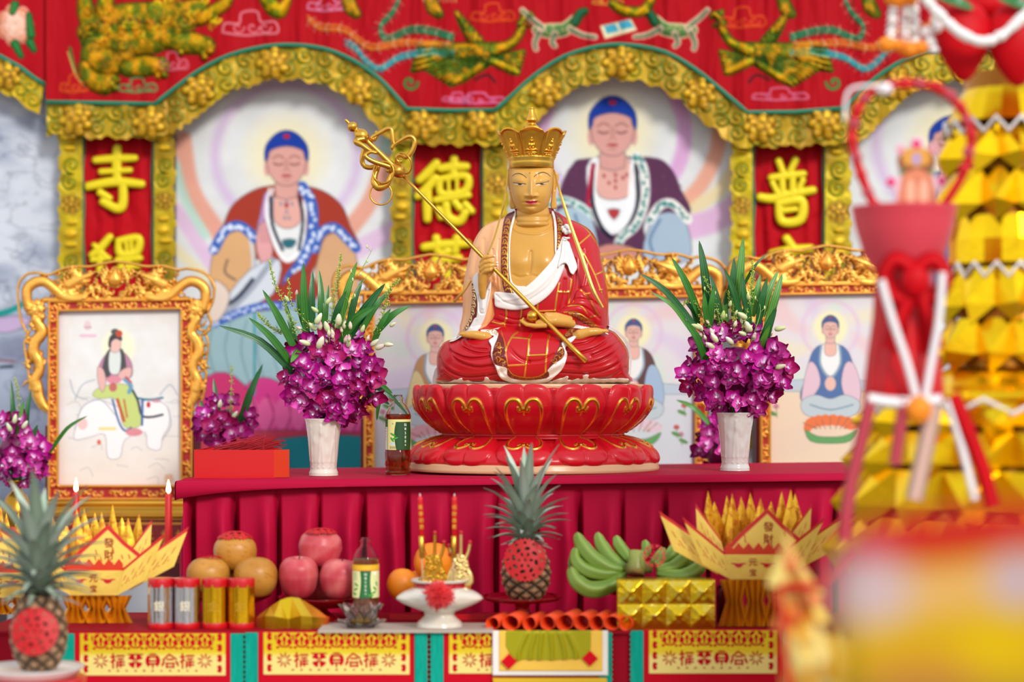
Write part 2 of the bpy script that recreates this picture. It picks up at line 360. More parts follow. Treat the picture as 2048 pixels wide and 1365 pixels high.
def painting(name,label,x0,y0,x1,y1,D,fn,cat='painting',base='d6d8d8',st=2.6,wav=2,**kw):
    c=Cv(x0,y0,x1,y1,st,base); c.outline=1.0; n=c.noise(.035,.02,4)[...,None]; c.col[...,:3]+=n; fn(c); c.full(); c.col=np.clip(c.col,0,1)
    h=c.noise(wav,.012,9)
    org=P((x0+x1)/2,y1,D)
    return tag(obj(name,relief_mb(c,mapD(D),h,1.5,back=True),M['print'],org=org),label,cat,**kw)
def mural(c):
    X,Y=c.X,c.Y; t=fnoise(X*.012,Y*.02,5,4); v=np.abs(fnoise(X*.02+3,Y*.03,8,3))
    low=sstep(Y,590,640)[...,None]
    a=np.array(hexc('c6cbd4')); b=np.array(hexc('98a0b2')); c2=np.array(hexc('7c8298')); m=sstep(t,-.3,.6)[...,None]
    c.col[...,:3]=(a*(1-m)+b*m)*(1-low)+((b*1.05)*(1-m)+c2*m)*low
    c.col[...,:3]-=(sstep(v,.10,0)*.10)[...,None]
    c.ps([(-20,632),(20,622),(60,600)],6,'1f8a86'); c.pp([(-20,640),(40,632),(60,645),(20,665),(-20,660)],'b8a2c4'); c.ps([(-10,720),(30,724)],2,'7a4a50'); c.ps([(0,735),(25,733)],3,'303a48')
    for k in range(20):
        x=R_.uniform(-10,120); y=R_.uniform(430,1000); c.ps([(x,y),(x+R_.uniform(10,40),y+R_.uniform(-20,10)),(x+R_.uniform(30,70),y+R_.uniform(-10,30))],1.2,'6e7890',a=.5)
painting('mural_banner','grey-blue printed rock landscape banner hanging at the far left',-40,120,150,1060,6.372,mural,'banner')
def pt1(c):
    aura(c,573,312,140)
    for q,w,cl in (([(366,280),(384,380),(440,470),(470,520)],17,'dc8a70'),([(770,320),(742,400),(690,470)],17,'dc8a70'),([(352,420),(392,480),(430,540)],14,'d8b0d4'),([(838,430),(770,470),(715,500)],18,'d8b0d4'),([(352,330),(372,400),(410,470)],9,'a8d0c0'),([(800,200),(770,300)],12,'a8d0c0'),([(352,500),(420,560)],10,'e2d4a4')): c.ps(q,w,cl,soft=10,a=.75)
    c.pp([(345,700),(420,640),(520,600),(640,600),(720,650),(835,640),(835,1010),(345,1010)],'aebfc6',n=2)
    c.pp([(405,640),(470,610),(600,600),(680,640),(720,760),(640,770),(500,772),(430,800),(400,720)],'96b4ba',n=4)
    for k in range(9): x=430+k*32; c.ps([(x,640),(x-12,700),(x+6,770)],1.8,'6f939c',a=.8)
    c.pp([(470,800),(520,755),(600,775),(680,745),(760,790),(770,850),(720,872),(520,872),(470,850)],'cf3f86',n=4)
    c.pp([(400,770),(450,745),(500,790),(470,860),(400,860)],'c83a6e',n=3)
    for k in range(8): x=500+k*34; c.pe(x,830,20,34,'dd5f98'); c.ps([(x,790),(x+14,830),(x,868)],1.5,'9a2058')
    c.pp([(350,868),(780,868),(790,925),(345,930)],'c04058',n=2); c.pp([(540,880),(760,876),(760,935),(540,935)],'2b8a94',n=3); c.ps([(509,600),(509,790)],2,'2b8a94')
    c.pp([(540,372),(500,384),(464,412),(446,452),(428,500),(445,520),(520,520),(545,600),(600,600),(640,520),(716,500),(700,452),(684,412),(650,384),(606,372)],'a03a2c',n=4)
    c.pp([(428,500),(452,470),(495,462),(512,505),(500,560),(470,580),(438,602),(420,560)],'d2a474',n=4); c.pp([(640,500),(655,470),(690,470),(714,520),(712,600),(650,600),(630,560)],'cda077',n=4)
    c.ps([(455,520),(450,545),(470,560)],2,'6a5a50'); c.ps([(500,470),(505,540),(470,590)],3,'c8ccd6')
    cuffdots(c,[(428,500),(450,462),(480,452),(512,478)],10,'3b62b4','dfe6f2'); cuffdots(c,[(630,498),(640,468),(668,455),(695,478),(712,496)],10,'3b62b4','dfe6f2')
    c.pp([(548,392),(597,392),(612,470),(592,520),(560,512),(542,450)],'e0e2e2',n=4); c.pp([(553,385),(593,385),(602,440),(575,458),(548,440)],'dda69a',n=4)
    c.pp([(512,470),(520,430),(530,385),(545,400),(535,470)],'b48ab6',n=3)
    for o_ in (0,7): c.ps([(546-o_,378),(536-o_*.6,430),(556-o_*.4,500),(578,520+o_*.5),(604+o_*.3,485),(608+o_*.6,400)],2.2,'eceeee')
    c.ps([(541,395),(545,450),(565,500)],3,'202838'); c.ps([(598,395),(606,440),(598,500)],3,'202838')
    cuffdots(c,[(604,374),(624,410),(624,470),(606,520),(578,560),(572,600)],11,'3b62b4','dfe6f2',40)
    c.pp([(565,480),(592,480),(585,495),(570,495)],'2c6a74',n=2)
    for x,y in ((562,408),(573,404),(584,408),(573,424),(569,436),(578,436)): c.pe(x,y,3,4,'8a8a98')
    c.pe(573,411,4,5,'a03038')
    c.pp([(514,505),(512,480),(518,450),(524,448),(528,440),(533,450),(541,478),(546,500),(540,522),(525,530)],'dba0a0',n=3)
    for k in range(4): c.ps([(519+k*5,452),(522+k*5,485)],.9,'b87a80')
    c.pp([(500,540),(560,520),(545,590),(470,640),(400,650),(440,610)],'cdd4dc',n=3); c.ps([(545,520),(500,580),(440,640)],6,'9aa2b0'); c.ps([(505,560),(470,600),(420,625)],4,'343c4c')
    c.pp([(545,590),(600,540),(640,580),(610,610),(500,625),(470,632)],'a23b2e',n=3); cuffdots(c,[(430,648),(480,625),(530,612),(600,610)],8,'3b62b4','dfe6f2',30)
    c.pp([(420,600),(430,560),(460,590),(440,640),(415,640)],'dccabc',n=3)
    buddha_head(c,573,322,39,48,'d39c92')
painting('buddha_painting','large painting of a red-robed figure with blue hair under the left arch',352,140,838,1010,6.365,pt1)
def pt2(c):
    aura(c,1225,265,140)
    for q,w,cl in (([(1335,165),(1368,240),(1362,320),(1325,380)],14,'d49ccc'),([(1440,225),(1434,300),(1402,370),(1350,420)],15,'e0967a'),([(1480,320),(1440,380),(1390,415)],13,'e0cc98'),([(1490,400),(1430,440),(1380,455)],24,'d4a4cc'),([(1105,190),(1080,280),(1100,380)],14,'d4a4cc'),([(1062,300),(1075,400),(1110,450)],12,'e0967a')): c.ps(q,w,cl,soft=10,a=.8)
    c.pp([(1170,318),(1145,330),(1125,365),(1112,420),(1120,440),(1180,430),(1180,520),(1290,520),(1290,440),(1378,430),(1362,380),(1340,335),(1300,315)],'5a3450',n=4)
    for k in range(60): c.pe(R_.uniform(1120,1370),R_.uniform(335,430),2,1.5,'7d4a60',a=.6)
    c.pp([(1110,430),(1150,415),(1185,440),(1190,520),(1105,520)],'a6bccb',n=4); c.pp([(1300,450),(1330,425),(1370,440),(1378,520),(1290,520)],'a2b6c8',n=4)
    c.ps([(1320,440),(1300,480),(1310,515)],3,'6c86a4'); c.ps([(1150,430),(1160,470),(1150,510)],3,'6c86a4')
    cuffdots(c,[(1098,410),(1125,400),(1160,412),(1190,435)],8,'cfe0dc','2e7a78',24); cuffdots(c,[(1300,440),(1320,412),(1345,408),(1376,440)],9,'e6e6e0','2e7a78',26)
    c.pp([(1180,320),(1268,320),(1282,400),(1262,450),(1225,470),(1192,450),(1178,400)],'e6e8ea',n=4); c.pp([(1196,315),(1256,315),(1262,385),(1226,400),(1194,385)],'d9a59a',n=4)
    for o_ in (0,8): c.ps([(1196-o_,318),(1190-o_*.8,380),(1205-o_*.4,430),(1228,452+o_*.6),(1254+o_*.5,425),(1262+o_*.8,330)],2.4,'f0f2f2')
    c.ps([(1186,330),(1184,400),(1200,450),(1222,475)],4,'181c2c'); c.ps([(1272,330),(1276,400),(1262,445),(1236,475)],4,'181c2c')
    cuffdots(c,[(1272,312),(1288,340),(1290,400),(1272,450),(1240,480),(1232,520)],9,'dfe2dc','2e7a78',46); c.ps([(1186,330),(1176,400),(1180,412)],4,'a82040')
    c.pp([(1215,420),(1240,420),(1228,440)],'b03a3a',n=2)
    for x,y in ((1208,352),(1218,366),(1231,350),(1231,362),(1231,375),(1246,356),(1254,350)): c.pe(x,y,3,4,'a04040')
    c.pp([(1190,500),(1225,488),(1275,500),(1280,530),(1180,530)],'c8867a',n=3)
    buddha_head(c,1225,258,43,52,'d09a92')
painting('buddha_painting','large painting of a purple-shawled figure with blue hair, right of the statue crown',1040,140,1500,640,6.365,pt2)
def pt3(c):
    aura(c,1905,285,150); c.pp([(1860,345),(1830,370),(1810,460),(1820,600),(2040,600),(2040,360),(1960,345)],'5c6a90',n=4); c.pp([(1880,350),(1930,350),(1940,420),(1880,420)],'d9a59a')
    buddha_head(c,1905,285,42,42,'c9948c')
painting('buddha_painting','painted figure with blue hair half hidden behind the golden tower',1680,140,2090,700,6.365,pt3)

# ---------- hanging pillar banners ----------
SAT='c4a210'
def satin_band(x0,x1,y0,y1,side,seed,D):
    c=Cv(x0-6,y0,x1+6,y1,1.6,SAT); m_=np.clip(c.noise(.7,.02,seed+50)+.6,0,1)[...,None]; c.col[...,:3]=np.array(hexc('cab20e'))*m_+np.array(hexc('86660a'))*(1-m_); c.col[...,3]=.25
    edge=x0 if side<0 else x1; wv=2.5*np.sin(c.Y*.13)+1.5*np.sin(c.Y*.31+1)
    c.sd=np.maximum(np.maximum(x0+(wv if side<0 else 0)-c.X,c.X-x1-(wv if side>0 else 0)),np.maximum(y0+1-c.Y,c.Y-y1+1))
    xm=(x0+x1)/2; y=y0+24; k=seed; w=(x1-x0)
    while y<y1+20:
        if k%3==1:     # jewel and cloud cluster
            for dy,rx,ry in ((-22,10,5),(0,12,10),(22,12,6)):
                sd=c.pe(xm+R_.uniform(-3,3),y+dy,rx,ry,'d6ac18'); c.h+=7*dome(sd,ry)
            y+=58
        elif k%3==0 and k:
            peony(c,xm,y+8,w*.42); y+=66
        else:
            for sg in (1,-1):
                q=spiral(xm+sg*2,y,w*.36,1.5*sg,8.5,20,sg); sd=c.ps(q,1.5,'3f6614',a=.9); c.h+=3-3*np.exp(-np.clip(sd,0,99)**2/6); 
                q2=spiral(xm+sg*2,y,w*.30,1.5*sg,8,20,sg); sd=c.stroke(q2,2.6); c.h+=3.5*dome(sd,2.5); y+=w*.74
        k+=1
    c.h+=c.noise(1.5,.05,seed)
    return relief_mb(c,mapD(D),c.h,3,back=True)
def peony(c,x,y,r,col=('b8860e','d8a81c')):
    sd=c.pe(x,y,r,r*.92,'8a6a10',a=.8); 
    for rad,n,rr in ((.74,7,.32),(.42,5,.33),(.05,3,.28)):
        for k in range(n):
            a=k/n*6.283+rad*3; px,py=x+math.cos(a)*r*rad,y+math.sin(a)*r*rad; sd=c.ell(px,py,r*rr,r*rr*1.12,a+1.2)
            c.h=np.maximum(c.h,(r*.42-(rad*r*.18))*dome(sd,r*rr)*(sd<0)); c.paint(np.abs(sd)-1.2,'6e5008',soft=2,a=.8); c.paint(sd+2.5,'e0b01c' if k%2 else 'c8920c',soft=3,a=.95)
CHR={
'a':[k25(0,0,*q)+[r] for q,r in (([(478,800),(575,792),(672,790)],8),([(585,742),(582,820),(585,905)],9),([(505,858),(648,850)],7),([(436,932),(570,908),(706,920)],9),([(612,910),(614,1010),(588,1042),(515,1008)],9),([(500,962),(545,990)],8),
   ([(548,1185),(505,1235),(458,1275)],8),([(470,1225),(540,1290)],6),([(500,1240),(498,1360)],8),([(460,1300),(545,1290)],6),([(592,1205),(690,1190),(680,1262),(600,1268),(592,1205)],8),([(628,1205),(632,1262)],5),([(655,1200),(655,1262)],5),([(585,1300),(700,1290)],7),([(640,1290),(640,1365)],8),([(600,1335),(690,1330)],7))],
'b':[k25(614,0,*q)+[r] for q,r in (([(645,815),(600,865),(560,900)],9),([(640,890),(595,945),(550,980)],9),([(602,950),(600,1020),(600,1095)],9),([(668,842),(730,832),(795,832)],9),([(735,795),(730,880)],9),([(664,895),(795,880),(788,955),(672,968),(664,895)],8),([(705,890),(708,960)],5),([(748,885),(748,958)],5),([(645,1000),(720,985),(805,975)],8),([(655,1045),(668,1085)],8),([(694,1025),(705,1085),(760,1105),(790,1062)],9),([(738,1010),(762,1040)],8),([(790,1020),(822,1055)],8),
   ([(585,1235),(690,1222),(800,1218)],9),([(645,1190),(652,1255)],9),([(748,1190),(740,1255)],9),([(700,1255),(620,1320),(560,1350)],9),([(640,1300),(760,1290)],9),([(700,1290),(700,1400)],9))],
'c':[k25(1228,0,*q)+[r] for q,r in (([(822,805),(842,858)],8),([(905,800),(880,855)],8),([(785,888),(860,878),(945,868)],8),([(838,880),(845,985)],8),([(892,875),(890,978)],8),([(792,915),(815,962)],7),([(942,900),(922,950)],7),([(730,985),(790,992),(870,972),(992,950)],9),([(822,1015),(935,1002),(930,1095),(838,1105),(822,1015)],9),([(850,1052),(905,1045)],7),
   ([(862,1192),(895,1238)],9),([(790,1268),(880,1250),(980,1240)],9),([(880,1255),(840,1340),(790,1400)],9),([(870,1310),(950,1305),(930,1400)],9))]}
def pillar(x0,xa,xb,x1,y0,y1,ch,label,D=6.34,seed=1):
    t=thing('pillar_banner',label,'banner',P((x0+x1)/2,y1,D))
    c=Cv(xa-6,y0,xb+6,y1,2.2,'b3101c'); c.full(); c.h=c.noise(5,.05,seed,(1,.12))+3*np.sin(c.X*.16+c.noise(1.5,.02,3)); c.col[...,:3]+=c.noise(.02,.06,2,(1,.2))[...,None]; c.col=np.clip(c.col,0,1)
    obj('banner_cloth',relief_mb(c,mapD(D),c.h,2,back=True),M['cloth'],t)
    for x in (xa-3,xb+3): obj('green_piping',MB().tube([P(x+1.2*math.sin(y*.05),y,D-.004) for y in np.arange(y0,y1,12)],3.2*D/F,8),M['piping'],t)
    obj('scroll_band',satin_band(x0,xa-5,y0,y1,-1,seed,D-.004),M['satin'],t); obj('scroll_band',satin_band(xb+5,x1,y0,y1,1,seed,D-.004),M['satin'],t)
    ys=[q[1] for s_ in CHR[ch] for q in s_[:-1]]
    for lo,hi in ((0,448),(448,900)):
        c=Cv(xa,y0,xb,min(y1,580),1.3,'d9c00c'); c.col[...,3]=.15
        for s_ in CHR[ch]:
            pts,r=s_[:-1],s_[-1]
            if not lo<=pts[0][1]<hi: continue
            sd=c.add(c.stroke(pts,[r*1.05,r*1.2,r*1.0],5)); c.h=np.maximum(c.h,7*dome(sd,r*.9)); 
        c.paint(c.sd+1.6,'e2cc18',soft=2); c.paint(-c.sd-1.6,'a07c06',soft=2,a=.6)
        if (c.sd<0).any(): obj('gold_character',relief_mb(c,mapD(D-.012),c.h,9,back=True),M['satin'],t)
    return t
M['piping']=pmat('green_satin_piping','0a7a5c',.5)
pillar(118,170,303,350,250,930,'a','red banner with gold calligraphy between grey mural and left arch painting',seed=1)
pillar(782,828,962,1018,262,900,'b','red calligraphy banner hanging behind the gold staff head',seed=2)
pillar(1462,1510,1645,1702,258,900,'c','red calligraphy banner right of the purple-shawled painting',seed=4)

# ---------- valance ----------
CUR=[(92,-30),(92,202),(200,204),(310,206)]+[tuple(p) for p in catmull([(310,206),(350,174),(400,138),(460,108),(530,91),(590,88),(650,96),(705,118),(755,152),(790,188),(814,216)],3)]+[tuple(p) for p in [(900,219),(990,218)]]+[tuple(p) for p in catmull([(990,218),(1020,192),(1070,148),(1130,110),(1200,90),(1260,88),(1330,102),(1390,136),(1440,176),(1495,223)],3)]+[(1590,222),(1690,214)]+[tuple(p) for p in catmull([(1690,214),(1722,180),(1770,140),(1835,106),(1910,92),(1990,100),(2060,140)],3)]+[(2120,190),(2120,-30)]
DV=6.27
def motif_cloud(c,x,y,w,h,col,r=2):
    q=[]; n=9
    for s_ in ((-.5,.25),(-.45,-.05),(-.2,-.05),(-.15,-.4),(.12,-.45),(.2,-.1),(.45,-.1),(.5,.25),(.2,.3),(-.1,.35),(-.5,.25)): q.append((x+s_[0]*w,y+s_[1]*h))
    sd=c.ps(q,r,col,a=.85); c.h+=1.5*dome(sd,r)
    for s_ in (-.22,.05,.27): sd=c.ps(spiral(x+s_*w,y+.08*h,h*.22,0,6,10),r*.8,col,a=.85); c.h+=1.2*dome(sd,r)
def blob(c,pts,col,hh,w=8,n=4,metal=None,edge=None):
    sd=c.poly(pts,n); 
    if edge: c.paint(sd-2,edge,soft=3)
    c.paint(sd,col,soft=2,metal=metal); c.h=np.maximum(c.h,hh*dome(sd,w)*(sd<0)); return sd
def limb(c,pts,r,col,hh=10,metal=.25,edge='3a3a0c'):
    sd=c.stroke(pts,r,5); c.paint(sd-3.4,edge,soft=2); c.paint(sd,col,soft=2,metal=metal); c.h=np.maximum(c.h,hh*dome(sd,np.max(r))*(sd<0)); return sd
def phoenix(c,s,ox):
    T=lambda *q: [(ox+s*x,y) for x,y in q]
    Y1='b8960e'; 
    F_=lambda pts,r,k: limb(c,T(*pts),r,('d6c01c','b8a012','c8880f')[k%3],8,edge='2f4a14')
    for k in range(6): F_([(968,104+k*2),(938+k*5,70+k*5),(914+k*9,26+k*10)],[6,7,2.5],k)            # raised wing
    for k in range(5): F_([(905-k*4,96+k*5),(870,90+k*9),(838-k*3,92+k*12)],[6,6,3],k+1)
    limb(c,T((895,100),(930,108),(965,106),(995,98)),[12,21,20,11],'c8940f',11)
    for k in range(34): x,y=R_.uniform(895,990),R_.uniform(92,122); c.ps(T((x-4,y),(x,y+4),(x+4,y)),1.1,'6a4a08')
    for k in range(8): F_([(985-k*3,118+k*2),(925,124+k*4.5),(846+k*8,134+k*5)],[6,7.5,2.5],k)        # lower wing
    limb(c,T((990,98),(1015,92),(1032,78),(1043,58),(1048,44)),[10,8,6.5,6,6],'d0b018',10)
    for k in range(4): F_([(1040,48),(1046+k*4,34-k*2),(1044+k*7,22+k*4)],[3,3,1.5],k)
    c.pe(T((1047,46))[0][0],46,2.4,2.4,'141414'); limb(c,T((1050,46),(1060,52)),[3,1.5],'c8541c',6)
    for k in range(6): F_([(985,122),(1012+k*3,116+k*5),(1046-k*2,104+k*8)],[6,7,2.5],k+1)
    for (pts,col) in ((((905,75),(860,62),(820,60),(775,78),(760,55),(785,25),(800,-5)),'1f7a50'),(((900,92),(850,88),(800,86),(740,95),(690,60),(640,55),(615,35)),'c8702a'),(((905,108),(860,104),(800,115),(760,138),(730,120),(710,95),(690,85)),'2f9aa0')):
        p=T(*pts); 
        for o_ in (-5,0,5): sd=c.ps([(x,y+o_+R_.uniform(-1,1)) for x,y in p],[3,2.4,2.4,2,2,1.4],col,a=.9); c.h=np.maximum(c.h,3*dome(sd,2.5))
        q=catmull(p,8); 
        for k in range(0,len(q)-1,2):
            d_=(q[k+1]-q[k]); d_/=np.hypot(*d_)+1e-6
            for sg in (-1,1): c.ps([q[k],q[k]-d_*6+np.array([-d_[1],d_[0]])*sg*12],.9,'c9c8a0' if k%4 else col,a=.6,n=2)
    sd=c.ps(T(*spiral(820,165,16,0,7,12)),3,'2f7a3c'); sd=c.ps(T((950,160),(975,150),(990,165)),2,'1a1a20')
def lion(c):
    Y1='b08e10'; X0=lambda *q: [(u/2.495,v/2.495) for u,v in q]
    limb(c,X0((440,160),(600,110),(760,100),(880,90),(980,60)),[20,34,34,30,24],Y1,14)
    limb(c,X0((450,200),(600,200),(760,190),(880,160)),[18,30,30,20],Y1,12)
    limb(c,X0((420,-20),(430,60),(450,140)),[10,16,14],'c0a010',10); limb(c,X0((540,-20),(520,30),(500,90)),[12,14,10],'c0a010',9)
    limb(c,X0((470,230),(480,290),(560,310),(640,270)),[20,28,26,14],Y1,14); limb(c,X0((420,330),(450,390),(520,420),(560,400)),[10,16,20,12],Y1,13)
    limb(c,X0((640,340),(720,330),(810,330)),[16,20,13],'b8960e',13); limb(c,X0((840,200),(930,210),(1030,230)),[14,22,16],'b8960e',13)
    for x,y in ((560,430),(585,400),(530,455),(815,360),(825,320),(790,380),(1040,200),(1045,240),(1010,270)): sd=c.pe(x/2.495,y/2.495,6,6,Y1,metal=.45); c.h=np.maximum(c.h,11*dome(sd,6)*(sd<0))
    limb(c,X0((1000,100),(1060,60),(1120,20),(1150,-30)),[10,12,10,6],'c8a60e',10)
    for k in range(14): x=470+k*36; c.ps(X0((x,95+8*math.sin(k)),(x+14,118),(x+30,95)),2.2,'7a4a18'); c.ps(X0((x,130),(x+8,170),(x-6,190)),1.6,'6a8a20')
    for cx,cy,r in ((920,110,56),(610,225,44),(900,40,30)):
        sd=c.ell(cx/2.495,cy/2.495,r/2.2,r/2.2); c.paint(sd,'8a6a18',soft=3); c.h=np.maximum(c.h,13*dome(sd,12)*(sd<0)); sd=c.ps([(x,y) for x,y in spiral(cx/2.495,cy/2.495,r/2.6,2,9,18)],3,'c49c14'); c.h+=2.5*dome(sd,3)
    rl=random.Random(12)
    for q in range(34):
        x=rl.uniform(430,1080); y=rl.uniform(-10,200) if x>480 else rl.uniform(20,160)
        sd=c.ps([(a,b) for a,b in spiral(x/2.495,y/2.495,9,rl.random()*6,6,10)],[3,1.8],'d8bc18' if q%2 else 'a8700f'); c.h+=3*dome(sd,2.6)*(sd<0)
    for (x,y) in ((500,290),(560,250),(450,200),(620,250)):
        for w in range(4): sd=c.ps(X0((x+w*14,y),(x+w*14+10,y+34),(x+w*14-4,y+60)),[2.6,1.4],'6f5a10')
    for (x,y) in ((540,395),(560,415),(575,440),(520,440),(800,340),(812,300),(822,375),(1046,215),(1050,255),(1020,285),(905,260)):
        sd=c.pe(x/2.495,y/2.495,6.5,6.5,'c8a818',metal=.25); c.paint(np.abs(sd)-1.1,'3a3a0c',soft=1.5); c.h=np.maximum(c.h,12*dome(sd,6)*(sd<0))
    c.ps(X0((350,240),(380,370),(430,430)),3,'4a6a28'); c.ps(X0((340,260),(380,380),(420,420)),1.5,'c8b060')
def mk_valance():
    t=thing('embroidered_valance','red embroidered valance with gold lion and phoenixes over the arches','valance',P(1060,250,DV))
    c=Cv(88,-40,2110,306,2.3,'a80f1a'); sr=c.poly([(x,y) for x,y in CUR],1,pad=120)
    hb=4.5*np.sin(c.X*.085+1.5*np.sin(c.X*.021)+c.Y*.004)+c.noise(5,.035,12,(1,.15))+c.noise(2.5,.11,14,(1,.12))
    cc=Cv.__new__(Cv); cc.__dict__=dict(c.__dict__); cc.col=c.col.copy(); cc.h=hb.copy()*.0; cc.sd=sr
    q=lambda s_: np.clip(cc.col+0,0,1)
    lion(cc); phoenix(cc,1,0); phoenix(cc,-1,2488)
    for x,y,w,h,cl in ((500,50,110,60,'d98a94'),(345,125,60,45,'c86a78'),(275,172,75,36,'4f9a58'),(148,170,55,45,'c8501c'),(655,8,80,40,'c880a0'),(985,28,85,45,'d0501c'),(955,198,110,26,'d070a0'),(915,196,60,22,'c86a90'),(1485,38,90,50,'d0501c'),(1560,190,110,30,'c86a88'),(1215,2,60,20,'c88a30')): motif_cloud(cc,x,y,w,h,cl)
    for s_,o_ in ((1,0),(-1,2460)):       # small green unicorns
        T=lambda *q: [(o_+s_*x,y) for x,y in q]
        limb(cc,T((1075,60),(1100,62),(1130,58),(1150,40)),[8,12,11,8],'4f7a44',6,0,'c8b890'); limb(cc,T((1150,45),(1160,28),(1170,22)),[7,7,5],'1f5a3c',6,0); 
        for a in (((1078,65),(1070,85),(1072,98)),((1110,68),(1104,84),(1110,92)),((1140,58),(1165,70),(1190,74)),((1085,55),(1060,35),(1045,20))): limb(cc,T(*a),[4,3,2.5],'5a7a58',4,0,'d0a890')
        for k in range(14): x,y=R_.uniform(1070,1145),R_.uniform(48,70); cc.pe(T((x,y))[0][0],y,2,2,'c8b070',a=.8)
    cc.pp([(1200,52),(1262,38),(1274,60),(1210,78)],'d8cfa8',n=1); cc.pp([(1208,52),(1230,47),(1238,62),(1214,68)],'3f9ab0',n=1); cc.pp([(1236,45),(1258,40),(1268,54),(1242,60)],'3f9ab0',n=1)
    limb(cc,[(1225,8),(1250,22),(1285,22),(1302,0)],[6,8,8,6],'c8a80c',7); limb(cc,[(520,-20),(545,14),(560,22),(575,0)],[8,14,12,6],'c8b00a',8)
    for x in (705,870,1575,1745): limb(cc,[(x-14,-20),(x-4,14),(x+8,28)],[8,12,7],'96801a',6)
    for k in range(9): cc.ps([(845+k*8,-10),(848+k*8,4)],1,'c8a060')
    gm=(cc.col[...,3]>.1); pt=np.sin(cc.X*.62+1.2*np.sin(cc.Y*.16))*np.sin(cc.Y*.62+1.5*np.sin(cc.X*.13)); nz=cc.noise(1,.07,77)
    cc.col[...,:3]*=np.where(gm,np.clip(.86+.13*pt+.30*nz,.4,1.15),1)[...,None]; cc.h+=np.where(gm,1.1*pt+3.0*nz,0); tint=(gm*np.clip(nz*2.2,0,.7))[...,None]; cc.col[...,:3]=cc.col[...,:3]*(1-tint)+np.array(hexc('c88414'))*tint; gt=(gm*np.clip(-nz*2.5-.2,0,.5))[...,None]; cc.col[...,:3]=cc.col[...,:3]*(1-gt)+np.array(hexc('3f6a1c'))*gt; cc.col=np.clip(cc.col,0,1)
    obj('valance_cloth',relief_mb(cc,mapD(DV),hb+cc.h,4,back=True),M['cloth'],t)
    pp=np.array([q for q in CUR[1:-1]]); obj('green_piping',MB().tube([P(x,y+2,DV-.012) for x,y in pp],4.2*DV/F,8),M['piping'],t)
    g=c; m_=(g.noise(.5,.018,41,(1,.25))+.5)[...,None]; m_=np.clip(m_*1.3-.1,0,1); g.col[...,:3]=np.array(hexc('c6ac0c'))*m_+np.array(hexc('86600a'))*(1-m_); g.col[...,3]=.25; g.h[:]=0
    lim=72+3.2*np.sin(g.X*.11+g.Y*.09)+2*np.sin(g.X*.25-g.Y*.2); g.sd=np.maximum(np.maximum(2-sr,sr-lim),93-g.X)
    # scrolls and peonies along the band centre line
    p=np.array([(x,y) for x,y in CUR[1:-1]]); d_=np.gradient(p,axis=0); d_/=np.hypot(*d_.T)[:,None]; nrm=np.stack([-d_[:,1],d_[:,0]],-1); mid=p+nrm*37
    L=np.concatenate([[0],np.cumsum(np.hypot(*np.diff(mid,axis=0).T))])
    def at(s_): return np.interp(s_,L,mid[:,0]),np.interp(s_,L,mid[:,1])
    for s_ in np.arange(20,L[-1],41):
        x,y=at(s_); k=int(s_/41)
        for sg in (1,-1):
            qq=spiral(x+R_.uniform(-3,3),y+sg*15,19,k*1.3+sg,8.5,18,sg); sd=g.ps(qq,2.0,'2f5c14',a=.9); sd2=g.stroke(spiral(x,y+sg*15,16,k*1.3+sg,8,18,sg),3); g.h+=4*dome(sd2,3)-1.5*dome(sd,1.6)
    for x,y in ((545,126),(398,180),(712,182),(152,240),(298,244),(845,248),(960,248),(1092,184),(1238,124),(1400,186),(1520,254),(1650,246),(1800,170)): peony(g,x,y,32)
    g.h+=g.noise(4,.02,31,(1,1)); g.h+=hb*.8; g.paint(-sr+70-g.X*0-66,'b58a0c',soft=30,a=.3)
    obj('gold_scroll_border',relief_mb(g,mapD(DV-.004),g.h,5,back=True),M['satin'],t)
mk_valance()
def mk_val2():
    t=thing('embroidered_valance','narrow red valance with peony at the far upper left corner','valance',P(30,200,DV+.02)); D=DV+.03
    c=Cv(-60,-40,96,245,2.2,'ac101c'); cur=[(-70,96),(-20,104),(0,110),(40,132),(70,155),(92,168)]
    yb=np.interp(c.X,[q[0] for q in cur],[q[1] for q in cur]); cc=Cv(-60,-40,96,245,2.2,'ac101c'); cc.sd=np.maximum(cc.Y-yb,cc.X-93)
    for k in range(3):
        for n_ in range(7):
            a=n_/7*6.28+k; r=30-9*k; q=(30+math.cos(a)*r*.8,50+math.sin(a)*r*.9); sd=cc.pe(q[0],q[1],13-2*k,15-2*k,('d07a58','e0987c','e8b49c')[k]); cc.h=np.maximum(cc.h,(3+2*k)*dome(sd,8)*(sd<0)); cc.paint(np.abs(sd)-1,'e8d0c0',a=.7)
    for q in (((60,85),(68,100)),((30,88),(42,112)),((62,70),(58,30)),((30,10),(25,25))): limb(cc,q,[6,3],'2f7a3c',3,0,'1a4a20')
    cc.h+=3*np.sin(cc.X*.1); obj('valance_cloth',relief_mb(cc,mapD(D),cc.h,4,back=True),M['cloth'],t)
    obj('green_piping',MB().tube([P(x,y+2,D-.012) for x,y in cur],4.2*D/F,8),M['piping'],t)
    c.col[...,:3]=hexc(SAT); c.col[...,3]=.25; c.sd=np.maximum(np.maximum(yb+2-c.Y,c.Y-yb-72-3*np.sin(c.X*.15)),c.X-86+.15*(c.Y-180)); 
    for x,y in ((-30,140),(5,160),(40,180),(66,200),(60,170)):
        sd=c.stroke(spiral(x,y,18,x,8,18),3); c.h+=4*dome(sd,3); c.ps(spiral(x,y,21,x,8.5,18),1.5,'4f701c',a=.8)
    peony(c,12,150,30); obj('gold_scroll_border',relief_mb(c,mapD(D-.004),c.h,5,back=True),M['satin'],t)
    cc=None
mk_val2()
